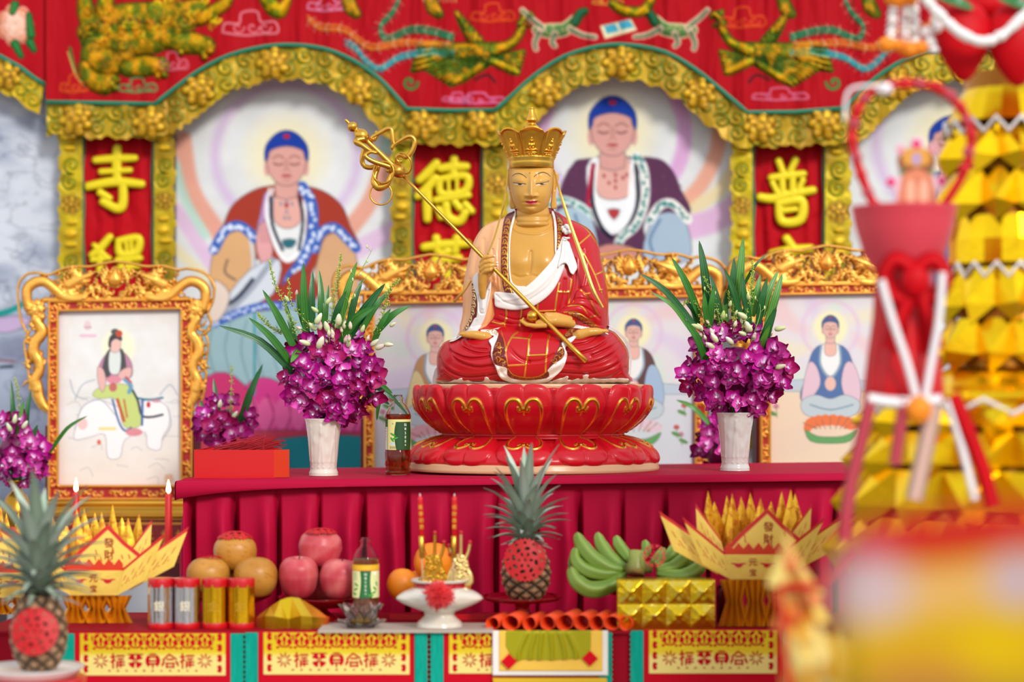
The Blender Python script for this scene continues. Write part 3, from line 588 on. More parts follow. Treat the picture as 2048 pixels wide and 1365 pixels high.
# ================= rear altar shelf, carved dragon picture frames =================
DF=5.68
M['carved']=vcm('carved_gilt_wood',.35,.5,(90,.3,.0015),rmetal=.34); M['maroon']=pmat('maroon_lacquer','5c1418',.35,var=.1)
def E5(*q,dx=0): return [(20+u/4.763+dx,500+v/4.763) for u,v in q]
def E6(*q): return [(20+u/4.763,760+v/4.763) for u,v in q]
FX0=238.5
def mirx(pts): return [(2*FX0-8-x if False else 2*232.3-x,y) for x,y in pts]
def bulge(c,sd,hh,w): c.h=np.where(sd<0,np.maximum(c.h,hh*dome(sd,w)),c.h)
def frame_template():
    t=bpy.data.objects.new('carved_picture_frame',None); COL.objects.link(t); ORG[t.name]=np.array(P(FX0,1000,DF)); t.location=ORG[t.name]
    G1='efb04c'; f=mapD(DF)
    # openwork crest and side dragons
    c=Cv(26,516,440,850,1.7,G1); c.col[...,3]=.6
    rim=E5((185,1230),(170,1120),(138,900),(172,820),(108,680),(78,480),(82,330),(150,240),(250,218),(370,238),(480,190),(600,158),(750,160),(860,138),(1000,110))
    rimL=rim; rimR=E5((1000,110),(1150,130),(1300,158),(1450,152),(1600,190),(1700,180),(1850,220),(1940,330),(1935,480),(1888,600),(1918,700),(1868,800),(1888,900),(1862,1120),(1870,1200),(1830,1330))
    lowL=E5((185,1230),(190,1330))+E6((215,80),(235,180),(290,270),(375,318)); lowR=E6((1860,60),(1830,180),(1790,270),(1700,310))
    for r in (rimL,rimR,lowL,lowR): sd=c.add(c.stroke(r,2.8)); bulge(c,sd,9,2.6)
    # dragon bodies
    for s_ in (0,1):
        mm=(lambda q: q) if not s_ else mirx
        for pts,r,hh in ((E5((175,560),(160,460),(170,370),(240,310),(330,305),(420,370),(500,440),(600,470),(700,455)),[9,10.5,11,11,10.5,11,11.5,10],16),
            (E5((240,660),(290,740),(300,800),(240,880),(225,980),(270,1060),(280,1150),(240,1240),(250,1330)),[9,12,12,12,12,11,10.5,11,11],15),
            (E6((250,20),(260,90),(270,150),(310,230),(370,290)),[11,12.5,12,10,6],13),(E5((560,330),(620,300),(690,270),(760,240)),[12,11,9,6],15),(E5((620,440),(560,400),(580,350)),[8,8,7],13)):
            sd=c.add(c.stroke(mm(pts),r,6)); bulge(c,sd,hh,9)
        # manes, heads, claws
        for (x,y,r) in ((235,580,17),(205,540,12),(280,560,13),(260,510,10),(640,250,14),(700,300,11),(600,210,10),(300,640,8)):
            q=mm(E5((x,y)))[0]; sd=c.add(c.ell(q[0],q[1],r,r*.85)); bulge(c,sd,12,8)
            for k in range(7):
                a=k*.9; p2=(q[0]+math.cos(a)*r*1.05,q[1]+math.sin(a)*r); sd=c.add(c.stroke([q,p2],[3.5,1.8],2)); bulge(c,sd,14,3)
        rr=random.Random(5)
        for k in range(62):
            x=rr.uniform(440,970); ytop=200-30*(x-470)/490+20; y=rr.uniform(ytop,440); q=mm(E5((x,y)))[0]; sd=c.add(c.stroke(spiral(q[0],q[1],rr.uniform(5,9),rr.random()*6,rr.uniform(3,6),8),[2.6,1.6],2)); bulge(c,sd,rr.uniform(6,11),2.6)
        for k in range(34):
            x=rr.uniform(150,330); y=rr.uniform(700,1300); q=mm(E5((x,y)))[0]; a=rr.random()*6; sd=c.add(c.stroke([q,(q[0]+math.cos(a)*12,q[1]+math.sin(a)*12)],[3,1.6],2)); bulge(c,sd,10,3)
        for k in range(30):
            x=rr.uniform(400,930); y=rr.uniform(390,450); q=mm(E5((x,y)))[0]; a=rr.random()*6; sd=c.add(c.stroke([q,(q[0]+math.cos(a)*13,q[1]+math.sin(a)*9)],[3.4,2],2)); bulge(c,sd,12,3)
    c.h+=1.2*np.sin(c.X*1.3+np.sin(c.Y*.5)*2)*np.sin(c.Y*1.25)   # scales
    sd=c.add(c.stroke(E5((330,478),(1690,470)),6,2)); bulge(c,sd,8,4)
    c.cut(c.poly([(103,602),(375,602),(375,1000),(103,1000)],1)-0)
    dp=c.add(c.poly(E5((1000,170),(1040,220),(1068,275),(1050,325),(1003,348),(955,325),(935,275),(962,220)),3)); c.h=np.where(dp<0,16*dome(dp,13)+2,c.h)
    q=dp-4; q=c.add(np.maximum(q,-(dp-1))); bulge(c,q,7,3)
    for s_ in (-1,1):
        for k in range(4): 
            cc=E5((1003+s_*(70+k*14),210+k*34))[0]; sd=c.add(c.stroke([cc,(cc[0]+s_*5,cc[1]-14)],[3.6,1.4],2)); bulge(c,sd,11,3)
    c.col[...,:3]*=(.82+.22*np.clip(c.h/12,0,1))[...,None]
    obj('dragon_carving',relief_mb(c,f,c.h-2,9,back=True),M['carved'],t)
    # frame bars with scroll carving in a red recess
    c=Cv(92,594,388,1012,1.6,'a8181c'); c.sd=c.poly([(95,600),(386,596),(386,1002),(95,1002)],1); inn=c.poly([(118,624),(360,620),(360,970),(118,970)],1,pad=400); c.cut(inn)
    inn=c.poly([(118,624),(360,620),(360,970),(118,970)],1,pad=400); outb=c.poly([(95,600),(386,596),(386,1002),(95,1002)],1,pad=400)
    for a_ in (np.abs(inn-3)-3,np.abs(outb+3)-3.2): c.paint(a_,G1,metal=.75); c.h=np.maximum(c.h,9*dome(a_,3.2)*(a_<0))
    L=[]; 
    for (xa,ya,xb,yb) in ((107,612,373,608),(107,612,107,986),(373,608,373,986),(107,987,373,987)):
        n=int(math.hypot(xb-xa,yb-ya)/11)
        for k in range(n):
            x=xa+(xb-xa)*(k+.5)/n; y=ya+(yb-ya)*(k+.5)/n
            if k%6==3: continue
            q=spiral(x,y,6.5,k*1.9,5,9,1 if k%2 else -1); sd=c.ps(q,[2.4,1.6],G1,metal=.75); c.h=np.maximum(c.h,5*dome(sd,2.4)*(sd<0))
    obj('frame_bars',relief_mb(c,f,c.h+3,14,back=True),M['carved'],t)
    # moulded base and lacquer box
    mb=MB(); prof=[(1000,6),(1003,14),(1008,16),(1012,10),(1018,14),(1026,22),(1034,22),(1038,12),(1040,12)]
    V=np.array([[f(np.array(float(x)),np.array(float(y)),np.array(float(d))) for x in (88,392)] for y,d in prof]); 
    pts=[(x,y,d) for y,d in prof for x in (88,392)]
    mb.grid(V.reshape(len(prof),2,3)); mb.box(P(88,1040,DF+.004)[:1]+(P(0,0,DF)[1]+.0,)+P(88,1040,DF)[2:],P(392,1000,DF)[:1]+(P(0,0,DF)[1]+.09,)+P(0,1000,DF)[2:])
    obj('base_moulding',mb,M['gold'],t,smooth=False)
    c=Cv(90,1040,390,1112,1.7,'7c1218'); c.full()
    c.h[:]=0; a_=np.maximum(np.abs(c.X-240)-138,np.abs(c.Y-1078)-30); c.paint(np.abs(a_)-2,'e0a040',metal=.8); 
    for k in range(9):
        x=125+k*29
        for dy in (-10,0,10): c.paint(c.ell(x,1078+dy,9-abs(dy)*.3,2.2),'c88a34',metal=.6)
        c.ps([(x,1062),(x,1094)],1.8,'c88a34',metal=.6)
    obj('lacquer_panel',relief_mb(c,f,8+c.h,30,back=True),M['carved'],t)
    for x in (90,381): 
        a=P(x,1110,DF); b=P(x+10,852 if x<200 else 830,DF); obj('side_post',MB().box((a[0],a[1]+.005,a[2]),(b[0],a[1]+.10,b[2])),M['maroon'],t)
    a=P(98,1005,DF); b=P(384,605,DF); obj('backing_board',MB().box((a[0],a[1]+.021,a[2]),(b[0],a[1]+.03,b[2])),M['maroon'],t)
    return t
tpl=frame_template()
def picture(t,dx,dy,fn,base='e2e0dc'):
    c=Cv(116,620,363,973,1.6,base); c.outline=.5; fn(c); c.full(); c.col=np.clip(c.col,0,1)
    mb=relief_mb(c,mapD(DF),-3.5+0*c.h,1.5,back=True); o=obj('picture',mb,M['card'],t,org=np.array(P(FX0,1000,DF))); return o
def pA(c):
    c.col[...,:3]+=c.noise(.05,.03,3)[...,None]*np.array((.6,.8,1)); w=sstep(c.Y,820,960)[...,None]*(1-sstep(np.abs(c.X-240),60,125)*.0)[...,None]; c.col[...,:3]=c.col[...,:3]*(1-w*.6)+np.array(hexc('f0dcc8'))*w*.6
    c.pe(237,695,32,36,'f0eec8',soft=14,a=.9); c.pe(175,652,7,10,'e0c8c8',soft=4); c.ps([(162,672),(190,672)],3,'e0b0c4',a=.8); c.ps([(170,655),(182,655)],2,'b89098',a=.6)
    for k in range(26): x=R_.uniform(125,355); y=R_.uniform(800,960); c.ps([(x,y),(x+R_.uniform(8,22),y+R_.uniform(-10,4)),(x+R_.uniform(20,34),y+R_.uniform(0,12))],1,'c4bcb8',a=.8)
    for s_ in (((150,800),(165,770),(190,760)),((140,760),(150,790),(175,800)),((320,790),(340,770),(355,790))): c.ps(s_,1.3,'8a98a8',a=.6)
    c.pp([(150,860),(165,815),(200,800),(240,815),(300,800),(335,815),(338,850),(325,875),(320,900),(295,895),(290,865),(250,880),(240,915),(215,915),(210,870),(180,875),(150,880)],'f0ecea',n=3); c.ps([(150,860),(165,815),(200,800),(230,830)],1,'a8a8b0'); c.ps([(335,815),(342,850),(325,880)],1,'a8a8b0')
    c.pe(165,848,10,12,'e8b8b4',a=.8); c.pe(297,810,4,6,'c43040'); c.ps([(275,797),(300,800),(325,796)],2.2,'3a7888'); c.pe(312,802,10,4,'c08090',a=.7); c.pe(198,885,4,5,'d86050'); c.ps([(200,858),(230,858)],3,'e8d070',a=.8)
    c.pp([(185,790),(200,775),(235,768),(262,775),(275,800),(285,845),(262,858),(245,848),(232,800),(200,798)],'c2d07a',n=4)
    c.ps([(225,800),(238,845),(250,862),(262,856)],2,'3c5f98'); c.ps([(235,800),(248,842)],3,'c0562c'); c.ps([(248,800),(254,835)],1.6,'c0562c'); c.ps([(258,770),(275,800),(283,830),(300,835),(325,830)],2.2,'2c3440'); c.ps([(285,800),(284,850)],2.4,'3c5f98'); c.pe(268,865,17,8,'d88088',a=.9)
    c.pp([(197,735),(207,715),(220,704),(244,704),(258,716),(265,735),(262,755),(240,760),(215,760),(198,752)],'b88098',n=4); c.pp([(205,738),(214,705),(225,700),(222,745),(214,755)],'4a4a4c',n=3); c.pp([(240,700),(248,706),(252,738),(242,752),(238,742)],'4a4a4c',n=3)
    c.pp([(220,702),(240,702),(240,742),(228,750),(218,740)],'d8ddd8',n=4); c.pp([(195,735),(207,740),(212,765),(205,785),(196,765)],'e0b0a8',n=3); c.pp([(244,740),(262,735),(262,752),(250,760),(235,755)],'e0b0a8',n=3); c.pe(228,760,15,8,'d88a98'); c.pe(226,775,8,9,'c0505a',a=.8); c.ps([(250,760),(262,772),(258,785)],4,'6a9ab8'); c.ps([(252,755),(262,765)],2,'c04040')
    c.pp([(219,690),(222,678),(238,676),(242,690),(238,702),(230,706),(222,702)],'e4b8ac',n=4); c.pp([(217,692),(219,676),(228,668),(242,672),(243,682),(232,678),(223,684),(221,696)],'3a3c40',n=4); c.pe(230,664,8,6,'4c5450'); c.pe(238,668,7,7,'c04a38')
    c.pp([(330,950),(345,948),(345,968),(330,968)],'e0a070',n=1,a=.5) if False else c.paint(np.maximum(abs(c.X-338)-8,abs(c.Y-958)-8),'e0a070',soft=3,a=.6)
def pB(robe,sleeve,lot,warm,seed):
    def fn(c):
        rs=random.Random(seed); c.col[...,:3]=np.array(hexc('d6d2d4'))
        for k in range(8):
            a0=k*.8+seed; d=np.hypot(c.X-240,c.Y-700); a=np.arctan2(c.Y-700,c.X-240); w=((a-a0-d/190+math.pi)%(2*math.pi))-math.pi; c.paint(np.maximum(np.abs(w)*d-d*.2,45-d),('e0b8b8','cdbcd8','c8dcc8','e2d8b0')[k%4],soft=18,a=.6)
        w=sstep(c.Y,790,830)[...,None]*.8; c.col[...,:3]=c.col[...,:3]*(1-w)+np.array(hexc('c8ccd2' if not warm else 'e6c8a4'))*w
        c.paint(np.abs(c.ell(240,690,56))-4,'d4b8d0',soft=8,a=.7); c.pe(240,688,34,34,'e6e2b4',soft=12)
        c.pp([(120,800),(200,790),(280,792),(360,800),(360,815),(120,815)],'a8bccc',n=2,a=.7) 
        c.pp([(222,722),(205,735),(196,760),(190,790),(180,830),(215,850),(265,850),(300,830),(292,790),(285,760),(275,735),(258,722)],robe,n=4)
        c.pp([(196,760),(212,765),(220,800),(200,830),(182,830)],sleeve,n=4); c.pp([(270,760),(286,760),(300,800),(298,840),(275,835),(262,800)],sleeve,n=4)
        c.pp([(224,722),(256,722),(260,760),(240,785),(220,760)],'e6e6e2',n=4); c.ps([(222,725),(220,760),(240,788),(260,760),(258,725)],2.2,'8aa0b0'); c.pp([(230,718),(250,718),(250,742),(230,742)],'e0b0a0',n=3)
        c.pp([(182,835),(210,822),(240,830),(270,822),(300,838),(290,862),(240,870),(190,862)],'b8c4c8',n=4); c.ps([(200,842),(240,852),(285,842)],1.5,'7890a0'); c.pe(240,800,11,14,'e0b4a4')
        for k in range(9): 
            a=-math.pi*(.05+.9*k/8); c.pe(240+math.cos(a)*44,885+math.sin(a)*12,15,9,lot,ang=a*.4); c.ps([(240+math.cos(a)*30,890),(240+math.cos(a)*55,880+math.sin(a)*14)],.8,'a06048')
        c.pp([(190,892),(215,905),(265,905),(295,892),(280,915),(240,920),(200,915)],'5f9a58',n=3)
        for k in range(7): x=rs.choice((rs.uniform(128,180),rs.uniform(300,352))); y=rs.uniform(800,950); c.pe(x,y,6,5,'c05050' if k%2 else 'c47890'); c.pe(x+rs.uniform(-8,8),y+14,10,4,'5c8a4c',ang=.4); c.ps([(x,y),(x+2,y+22)],.8,'6a8a5c')
        buddha_head(c,240,688,15.5,20,'d8aca0','3a4f84')
    return fn
LAB=['gilt dragon-carved frame with a woman riding a white elephant, at the far left','gilt dragon-carved frame behind the left white vase bouquet and the statue','gilt dragon-carved frame showing a brown-robed seated figure, right of the statue','gilt dragon-carved frame showing a blue-robed seated figure on an orange lotus']
frames=[tpl]+[copy_tree(tpl) for _ in range(3)]
for i,(fr,dx,dy,fn) in enumerate(zip(frames,(0,631,1030,1422),(0,-14,-26,-32),(pA,pB('b88a5c','d8c890','d8a0a8',0,1),pB('5c3a3a','9cb4cc','d8c0c8',0,2),pB('4a6a9c','d8b8c4','e0703c',1,3)))):
    tag(fr,LAB[i],'picture frame','carved gilt picture frames'); s_=DF/F
    picture(fr,0,0,fn)
    fr.location=tuple(np.array(P(FX0,1000,DF))+np.array((dx*s_,.045 if i==2 else 0,-dy*s_)))
# rear shelf carrying frames and flower vases
zs=P(0,1112,DF)[2]
sh=thing('rear_shelf','long rear shelf under the carved frames, almost hidden by the offerings','shelf',(0,.75,0))
obj('shelf_top',MB().box((-1.62,.42,zs-.04),(1.75,1.0,zs)),M['maroon'],sh)
for x in (-1.55,1.68): obj('leg',MB().box((x-.05,.5,0),(x+.05,.92,zs-.04)),M['maroon'],sh)
obj('riser_block',MB().box((-.45,.58,zs),(1.65,.90,P(0,1112-14,DF)[2])),M['maroon'],sh)
# ================= statue on its lotus pedestal =================
DS=5.0; SP=DS/F; mS=mapD(DS); mWS=mapW(DS)
def W(x,y,d): return np.array([(x-CX)*SP, CAMY+DS-d*SP, CAMZ-(y-HZ)*SP])
def Wp(pts): return [W(*p) for p in pts]
SKIN='d6a24c'; RED='b80f1a'; DRED='6e1c14'; WHT='e6dfda'; PEACH='eeb07c'; GLD='e0a83c'
M['skin']=pmat('tan_glossy_paint','cb9540',.3,spec=.4,coat=.12,bump=(25,.05,.001),var=.03)
statue=thing('buddhist_statue','golden-faced seated monk statue in red patchwork robe and tall gold crown','statue',P(1065,768,DS))
def SCv(st=1.0): return Cv(864,412,1272,774,st)
def groove(cv,pts,w,amp):
    q=cv.stroke(pts,0.01,6,pad=4*w); cv.h-=amp*np.exp(-np.clip(q,0,99)**2/(w*w))*(q<900)
def fold(cv,pts,w,amp): groove(cv,pts,w,-amp); groove(cv,[(x-w*1.3,y+w*.5) for x,y in pts],w*.9,amp*.9)
def scrolls(cv,path,w,c,lw=.8,metal=1,gap=1.5,h=0,seed=3,twigs=True):
    p=catmull(path,8); L=np.concatenate([[0],np.cumsum(np.hypot(*np.diff(p,axis=0).T))]); s_=w*.4; k=0; rr=random.Random(seed)
    while s_<L[-1]-w*.2:
        x,y=np.interp(s_,L,p[:,0]),np.interp(s_,L,p[:,1]); x2,y2=np.interp(s_+w*.5,L,p[:,0]),np.interp(s_+w*.5,L,p[:,1])
        a=math.atan2(y2-y,x2-x); sg=1 if k%2 else -1
        q=spiral(x+math.sin(a)*w*.13*sg,y-math.cos(a)*w*.13*sg,w*.40,a+(math.pi if k%2 else 0),5.2,12,sg)
        sd=cv.ps(q,[lw,lw*.7],c,metal=metal,n=3)
        if h: cv.h+=h*dome(sd,lw)
        if twigs:
            for t in (.9,-.9):
                q=[(x+math.cos(a+t)*w*.2,y+math.sin(a+t)*w*.2),(x+math.cos(a+t)*w*.42,y+math.sin(a+t)*w*.42),(x+math.cos(a+t*.6)*w*.62,y+math.sin(a+t*.6)*w*.55)]
                sd=cv.ps(q,[lw,lw*.5],c,metal=metal,n=3); 
                if h: cv.h+=h*dome(sd,lw)
        s_+=w*gap*.5+w*.12; k+=1
TORSO=[(1030,425),(1002,438),(970,451),(951,476),(940,505),(932,541),(926,576),(925,628),(919,665),(935,705),(1205,705),(1215,662),(1217,628),(1216,585),(1211,549),(1204,520),(1197,491),(1188,470),(1174,455),(1153,444),(1134,437),(1111,426),(1100,416),(1034,416)]
KN1=[(873,722),(877,700),(890,684),(915,676),(960,668),(1020,672),(1068,700),(1080,740),(1060,769),(885,769),(876,750)]
KN2=[(1258,722),(1255,700),(1243,680),(1220,660),(1170,660),(1100,676),(1060,705),(1050,740),(1070,768),(1250,767),(1257,748)]
LAP=[(900,700),(922,668),(960,655),(1065,650),(1180,652),(1215,664),(1235,700),(1225,768),(905,768)]
g0=SCv(); sT=g0.poly(TORSO,3); s1=g0.poly(KN1,3); s2=g0.poly(KN2,3); s3=g0.poly(LAP,3)
uT=inflate(sT<0,1)*.50; u1=48+inflate(s1<0,1)*1.05; u2=48+inflate(s2<0,1)*1.05; u3=50+inflate(s3<0,1)*.75
def soft(a,m): return np.where(m,a,-60)
_k=9.; BD=_k*np.log(sum(np.exp(soft(a,m)/_k) for a,m in ((uT,sT<0),(u1,s1<0),(u2,s2<0),(u3,s3<0))))
SIL=np.minimum(np.minimum(sT,s1),np.minimum(s2,s3)); BD=np.maximum(BD,0)
for _ in range(6): BD=np.where(SIL<0,(np.pad(BD,1,'edge')[:-2,1:-1]+np.pad(BD,1,'edge')[2:,1:-1]+np.pad(BD,1,'edge')[1:-1,:-2]+np.pad(BD,1,'edge')[1:-1,2:]+BD)/5,BD)
ub=inflate(SIL<0,1)
def spart(name,cv,off,thick=8,edge=4,mat='paint',par=None,dback=None,**kw):
    d=BD+off+cv.h+np.minimum(edge,3)*(dome(cv.sd,edge)-1)
    return obj(name,relief_mb(cv,mS,d,thick,dback=dback),M[mat],par or statue,**kw)
# hidden back of the figure
cv=SCv(); cv.col[...,:3]=hexc(RED); cv.sd=SIL; cv.paint((cv.X-1010)*.7,PEACH,soft=3)
obj('robe_back',relief_mb(cv,mS,np.maximum(BD-9,0),dback=-ub*.42,back=True),M['paint'],statue)
# chest and neck skin
cv=SCv(); cv.col[...,:3]=hexc(SKIN); cv.add(cv.poly([(1030,428),(1018,450),(1016,520),(1018,560),(1030,584),(1070,582),(1112,545),(1118,500),(1114,450),(1104,428)],3))
for cx_,cy_,r,a in ((1037,522,22,9),(1090,522,24,9),(1064,480,40,4),(1063,566,18,3)): cv.h+=a*np.exp(-((cv.X-cx_)**2+(cv.Y-cy_)**2)/(r*r))
groove(cv,[(1062,505),(1061,530),(1058,545)],4,3.5); groove(cv,[(1026,550),(1040,555),(1060,552)],3,1.5); groove(cv,[(1066,552),(1085,554),(1103,545)],3,1.5)
groove(cv,[(1024,452),(1035,463),(1060,468),(1085,466),(1106,455)],2.2,-2.2)
cv.col[...,:3]=cv.col[...,:3]
obj('chest',relief_mb(cv,mS,BD-5+cv.h,10),M['skin'],statue)
# neck
mb=MB(); rows=[]; cols=[]
for y,rx,rz,cz in ((405,30,26,24),(420,31,28,22),(428,33,29,22),(433,32.5,29,22),(434.5,31.5,28,22),(438,34,30,23),(444,33.5,30,24),(445.5,32.5,29,24),(449,37,33,25),(452,38,33,22),(458,38,30,14),(464,36,24,4)):
    th=np.arange(40)/40*2*math.pi; rows.append(np.stack([*(lambda q:(q[:,0],q[:,1],q[:,2]))(np.array([W(1066+rx*math.cos(t),y+(4*max(0,-math.sin(t)) if y>425 else 0),cz-rz*math.sin(t)) for t in th]))],-1))
obj('neck',mb.grid(np.array(rows),closeu=True),M['skin'],statue)
# peach robe
cv=SCv(); cv.col[...,:3]=hexc(PEACH)
cv.add(cv.poly([(1027,424),(1002,438),(970,451),(951,476),(940,505),(932,541),(926,576),(925,628),(919,663),(912,676),(935,672),(970,659),(980,655),(990,630),(996,600),(1012,600),(1020,570),(1012,500),(1016,450)],3))
for pts,w,a in (([(955,500),(950,540),(952,580)],5,3),([(968,480),(972,520),(985,560)],4,2.5),([(985,500),(992,540),(996,590)],3,3),([(998,480),(996,520),(1002,580)],2.5,2.5),([(940,560),(938,610),(928,655)],4,2.5),([(986,600),(984,630),(976,652)],3,3)): groove(cv,pts,w,a)
cv.paint(cv.stroke([(990,560),(992,600),(984,650)],[6,8,5]),'c9762f',soft=8,a=.6)
spart('under_robe',cv,1.5,10,3)
# red mantle
cv=SCv(); cv.col[...,:3]=hexc(RED)
cv.add(cv.poly([(1111,424),(1134,437),(1153,444),(1174,455),(1188,470),(1197,491),(1204,520),(1211,549),(1216,585),(1217,628),(1215,664),(1180,670),(1140,670),(960,664),(975,650),(988,630),(990,590),(1060,600),(1095,560),(1112,520),(1112,480),(1106,450)],3))
for pts,w,a in (([(1150,520),(1148,570),(1135,610)],4,3),([(1165,500),(1170,545),(1160,590)],4,3),([(1130,560),(1128,590),(1120,620)],3,2.5),([(1185,480),(1195,540),(1200,600)],3,2),([(990,640),(1030,652),(1060,650)],3,2.5),([(992,655),(1030,668),(1070,666)],3,2),([(1000,630),(1030,640),(1055,636)],2,1.5)): groove(cv,pts,w,a)
G=lambda pts,r=1.5: cv.ps(pts,r,GLD,metal=1)
def r3(*q): return [(900+u/5.688,400+v/5.688) for u,v in q]
def r4(*q): return [(900+u/5.688,560+v/5.688) for u,v in q]
for q in (r3((1440,250),(1520,300),(1600,385),(1690,520)),r3((1600,390),(1460,510)),r3((1460,520),(1600,750),(1700,990),(1790,1300)),r3((1660,850),(1750,810)),r3((1710,620),(1750,820),(1790,1000)),r3((1540,1080),(1730,1020)),r4((815,330),(800,480),(770,590)),r4((640,340),(640,420),(620,500),(590,560)),r4((1000,270),(990,360)),r4((990,362),(1190,355)),r4((1240,50),(1215,200),(1190,390)),r4((1240,140),(1350,140)),r4((1385,0),(1350,280)),r4((480,480),(560,500),(620,490))):
    G(q); groove(cv,q,2.2,-1.0)
spart('mantle',cv,2.0,12,3)
# sleeve over the forearm
cv=SCv(); cv.col[...,:3]=hexc(RED)
cv.add(cv.poly(r4((1205,395),(1260,340),(1320,290),(1400,230),(1440,120),(1560,60),(1700,120),(1790,260),(1800,420),(1795,590),(1740,570),(1640,550),(1500,530),(1340,480)),3)); us=inflate(cv.sd<0,1)
for pts,w,a in ((r4((1280,330),(1420,290),(1560,330),(1700,440)),2.5,2.5),(r4((1330,290),(1450,220),(1600,240)),3,2.5),(r4((1500,130),(1560,200),(1700,300)),3,2),(r4((1360,370),(1500,390),(1650,500)),2,1.5)): groove(cv,pts,w,a)
cv.paint(cv.poly(r4((1330,372),(1440,372),(1540,440),(1620,510),(1740,565),(1640,552),(1520,500),(1430,440)),3),DRED)
scrolls(cv,r4((1350,380),(1450,410),(1540,470),(1680,550)),7,GLD,.5)
for q in (r4((1450,90),(1540,160),(1600,240),(1690,410)),r4((1530,160),(1590,150)),r4((1340,300),(1480,290),(1560,380)),r4((1600,420),(1700,400)),r4((1300,370),(1440,368),(1560,440),(1700,550))): G(q,1.2)
for q in (r4((1450,90),(1540,160),(1600,240),(1690,410)),): cv.ps(q,1.6,'d8742a')
spart('sleeve',cv,4+us*.40,16,4)
cv=SCv(); cv.col[...,:3]=hexc(WHT)
cv.add(cv.poly(r4((1200,400),(1240,378),(1320,380),(1390,430),(1500,500),(1640,555),(1740,572),(1830,640),(1700,580),(1500,556),(1350,552),(1360,520),(1300,440)),3))
spart('cuff_lining',cv,5+us*.38-2,9,2)
# brocade bands and collar lining
cv=SCv(); cv.col[...,:3]=hexc(WHT); cv.add(cv.poly([(1026,425),(1021,440),(1017,480),(1016,530),(1019,560),(1024,584),(1040,592),(1052,574),(1034,572),(1023,560),(1020,520),(1021,480),(1025,455),(1029,440),(1032,424)],3))
cv.add(cv.poly([(1103,424),(1107,440),(1109,470),(1110,508),(1114,506),(1114,460),(1112,440),(1108,424)],3)); spart('collar_lining',cv,4,8,2)
cv=SCv(); cv.col[...,:3]=hexc(DRED); cv.add(cv.poly([(1024,424),(1010,434),(1004,470),(1002,523),(1004,558),(1009,583),(1025,590),(1022,575),(1018,558),(1016,523),(1018,470),(1023,445),(1029,424)],3))
scrolls(cv,[(1018,436),(1011,470),(1009,520),(1011,560),(1016,582)],14,GLD,.95,gap=1.25); cv.ps([(1030,424),(1022,447),(1017,475),(1015.5,523),(1018,560),(1024,588)],.8,GLD,metal=1)
spart('brocade_band',cv,6,8,2)
cv=SCv(); cv.col[...,:3]=hexc(DRED); cv.add(cv.poly([(1108,422),(1114,440),(1115,470),(1113,506),(1120,495),(1122,472),(1128,454),(1124,436)],3))
scrolls(cv,[(1116,434),(1120,455),(1117,480),(1116,500)],12,GLD,.9,gap=1.2); spart('brocade_band',cv,6,8,2)
# white sash with its knot and tail
cv=SCv(); cv.col[...,:3]=hexc(WHT)
cv.add(cv.poly([(1125,474),(1117,495),(1111,506),(1102,523),(1079,549),(1058,569),(1037,583),(1026,587),(990,584),(989,600),(991,613),(1006,618),(1030,621),(1055,617),(1076,608),(1099,590),(1114,569),(1125,545),(1130,530),(1135,500),(1134,478)],3))
sh=np.interp
for pts,w,a in (([(992,590),(1010,605),(1040,612),(1060,608)],2,2),([(996,600),(1030,598),(1070,580),(1105,545),(1124,510)],3,-1.5),([(1060,600),(1095,575),(1115,545),(1128,510)],2.5,1.8)): groove(cv,pts,w,a)
spart('sash',cv,9,11,5)
cv=SCv(); cv.col[...,:3]=hexc(WHT)
cv.add(cv.poly([(1125,482),(1122,505),(1117,525),(1116,536),(1122,530),(1130,527),(1136,533),(1140,545),(1146,550),(1150,545),(1155,534),(1149,515),(1142,495),(1137,483)],3))
for pts,w,a in (([(1130,484),(1127,510),(1124,530)],1.6,2.2),([(1134,486),(1136,510),(1140,535)],1.8,2.4),([(1132,486),(1131,510),(1131,526)],1.5,-1.5)): groove(cv,pts,w,a)
spart('sash_tail',cv,15,8,3)
mb=MB()
for x,y,r in ((1127,466,5),(1131,458,5.5),(1137,462,5),(1124,460,3.5),(1131,470,5),(1137,469,4)): mb.ball(W(x,y,BD[int(y-412),int(x-864)]+12),r*SP,8)
mb.tube(Wp([(1126,481,72),(1131,483,78),(1137,482,72)]),2.2*SP,8); M['whitep']=pmat('white_glossy_paint',WHT,.3,coat=.3)
k_=obj('sash_knot',mb,M['whitep'],statue)
# left cuff (viewer's left) and brocade edge of the peach sleeve
cv=SCv(); cv.col[...,:3]=hexc(WHT)
cv.add(cv.poly(r3((318,830),(258,890),(265,980),(298,1090),(310,1200),(300,1330))+r4((270,440),(200,560),(60,650),(-10,705),(60,690),(160,635),(290,600),(380,480),(430,300),(462,150))+r3((470,930),(440,960),(380,1090),(330,1010)),3))
groove(cv,r4((330,180),(330,330),(350,380),(395,370),(410,280),(440,120)),1.6,2.8); groove(cv,r4((370,160),(370,320)),3,-2.5); groove(cv,r4((100,640),(220,580),(300,470)),2,1.5)
spart('cuff_lining',cv,12,13,3)
cv=SCv(); cv.col[...,:3]=hexc(DRED)
cv.add(cv.poly(r3((245,955),(252,1100),(235,1250))+r4((230,420),(180,520),(100,640),(60,655),(130,620),(210,560),(285,440),(300,330))+r3((295,1100),(270,980)),3))
scrolls(cv,r4((258,60),(268,180),(262,320),(235,420),(190,520),(130,600)),10,'f0dca0',.8,gap=1.25); spart('brocade_band',cv,11,11,2)
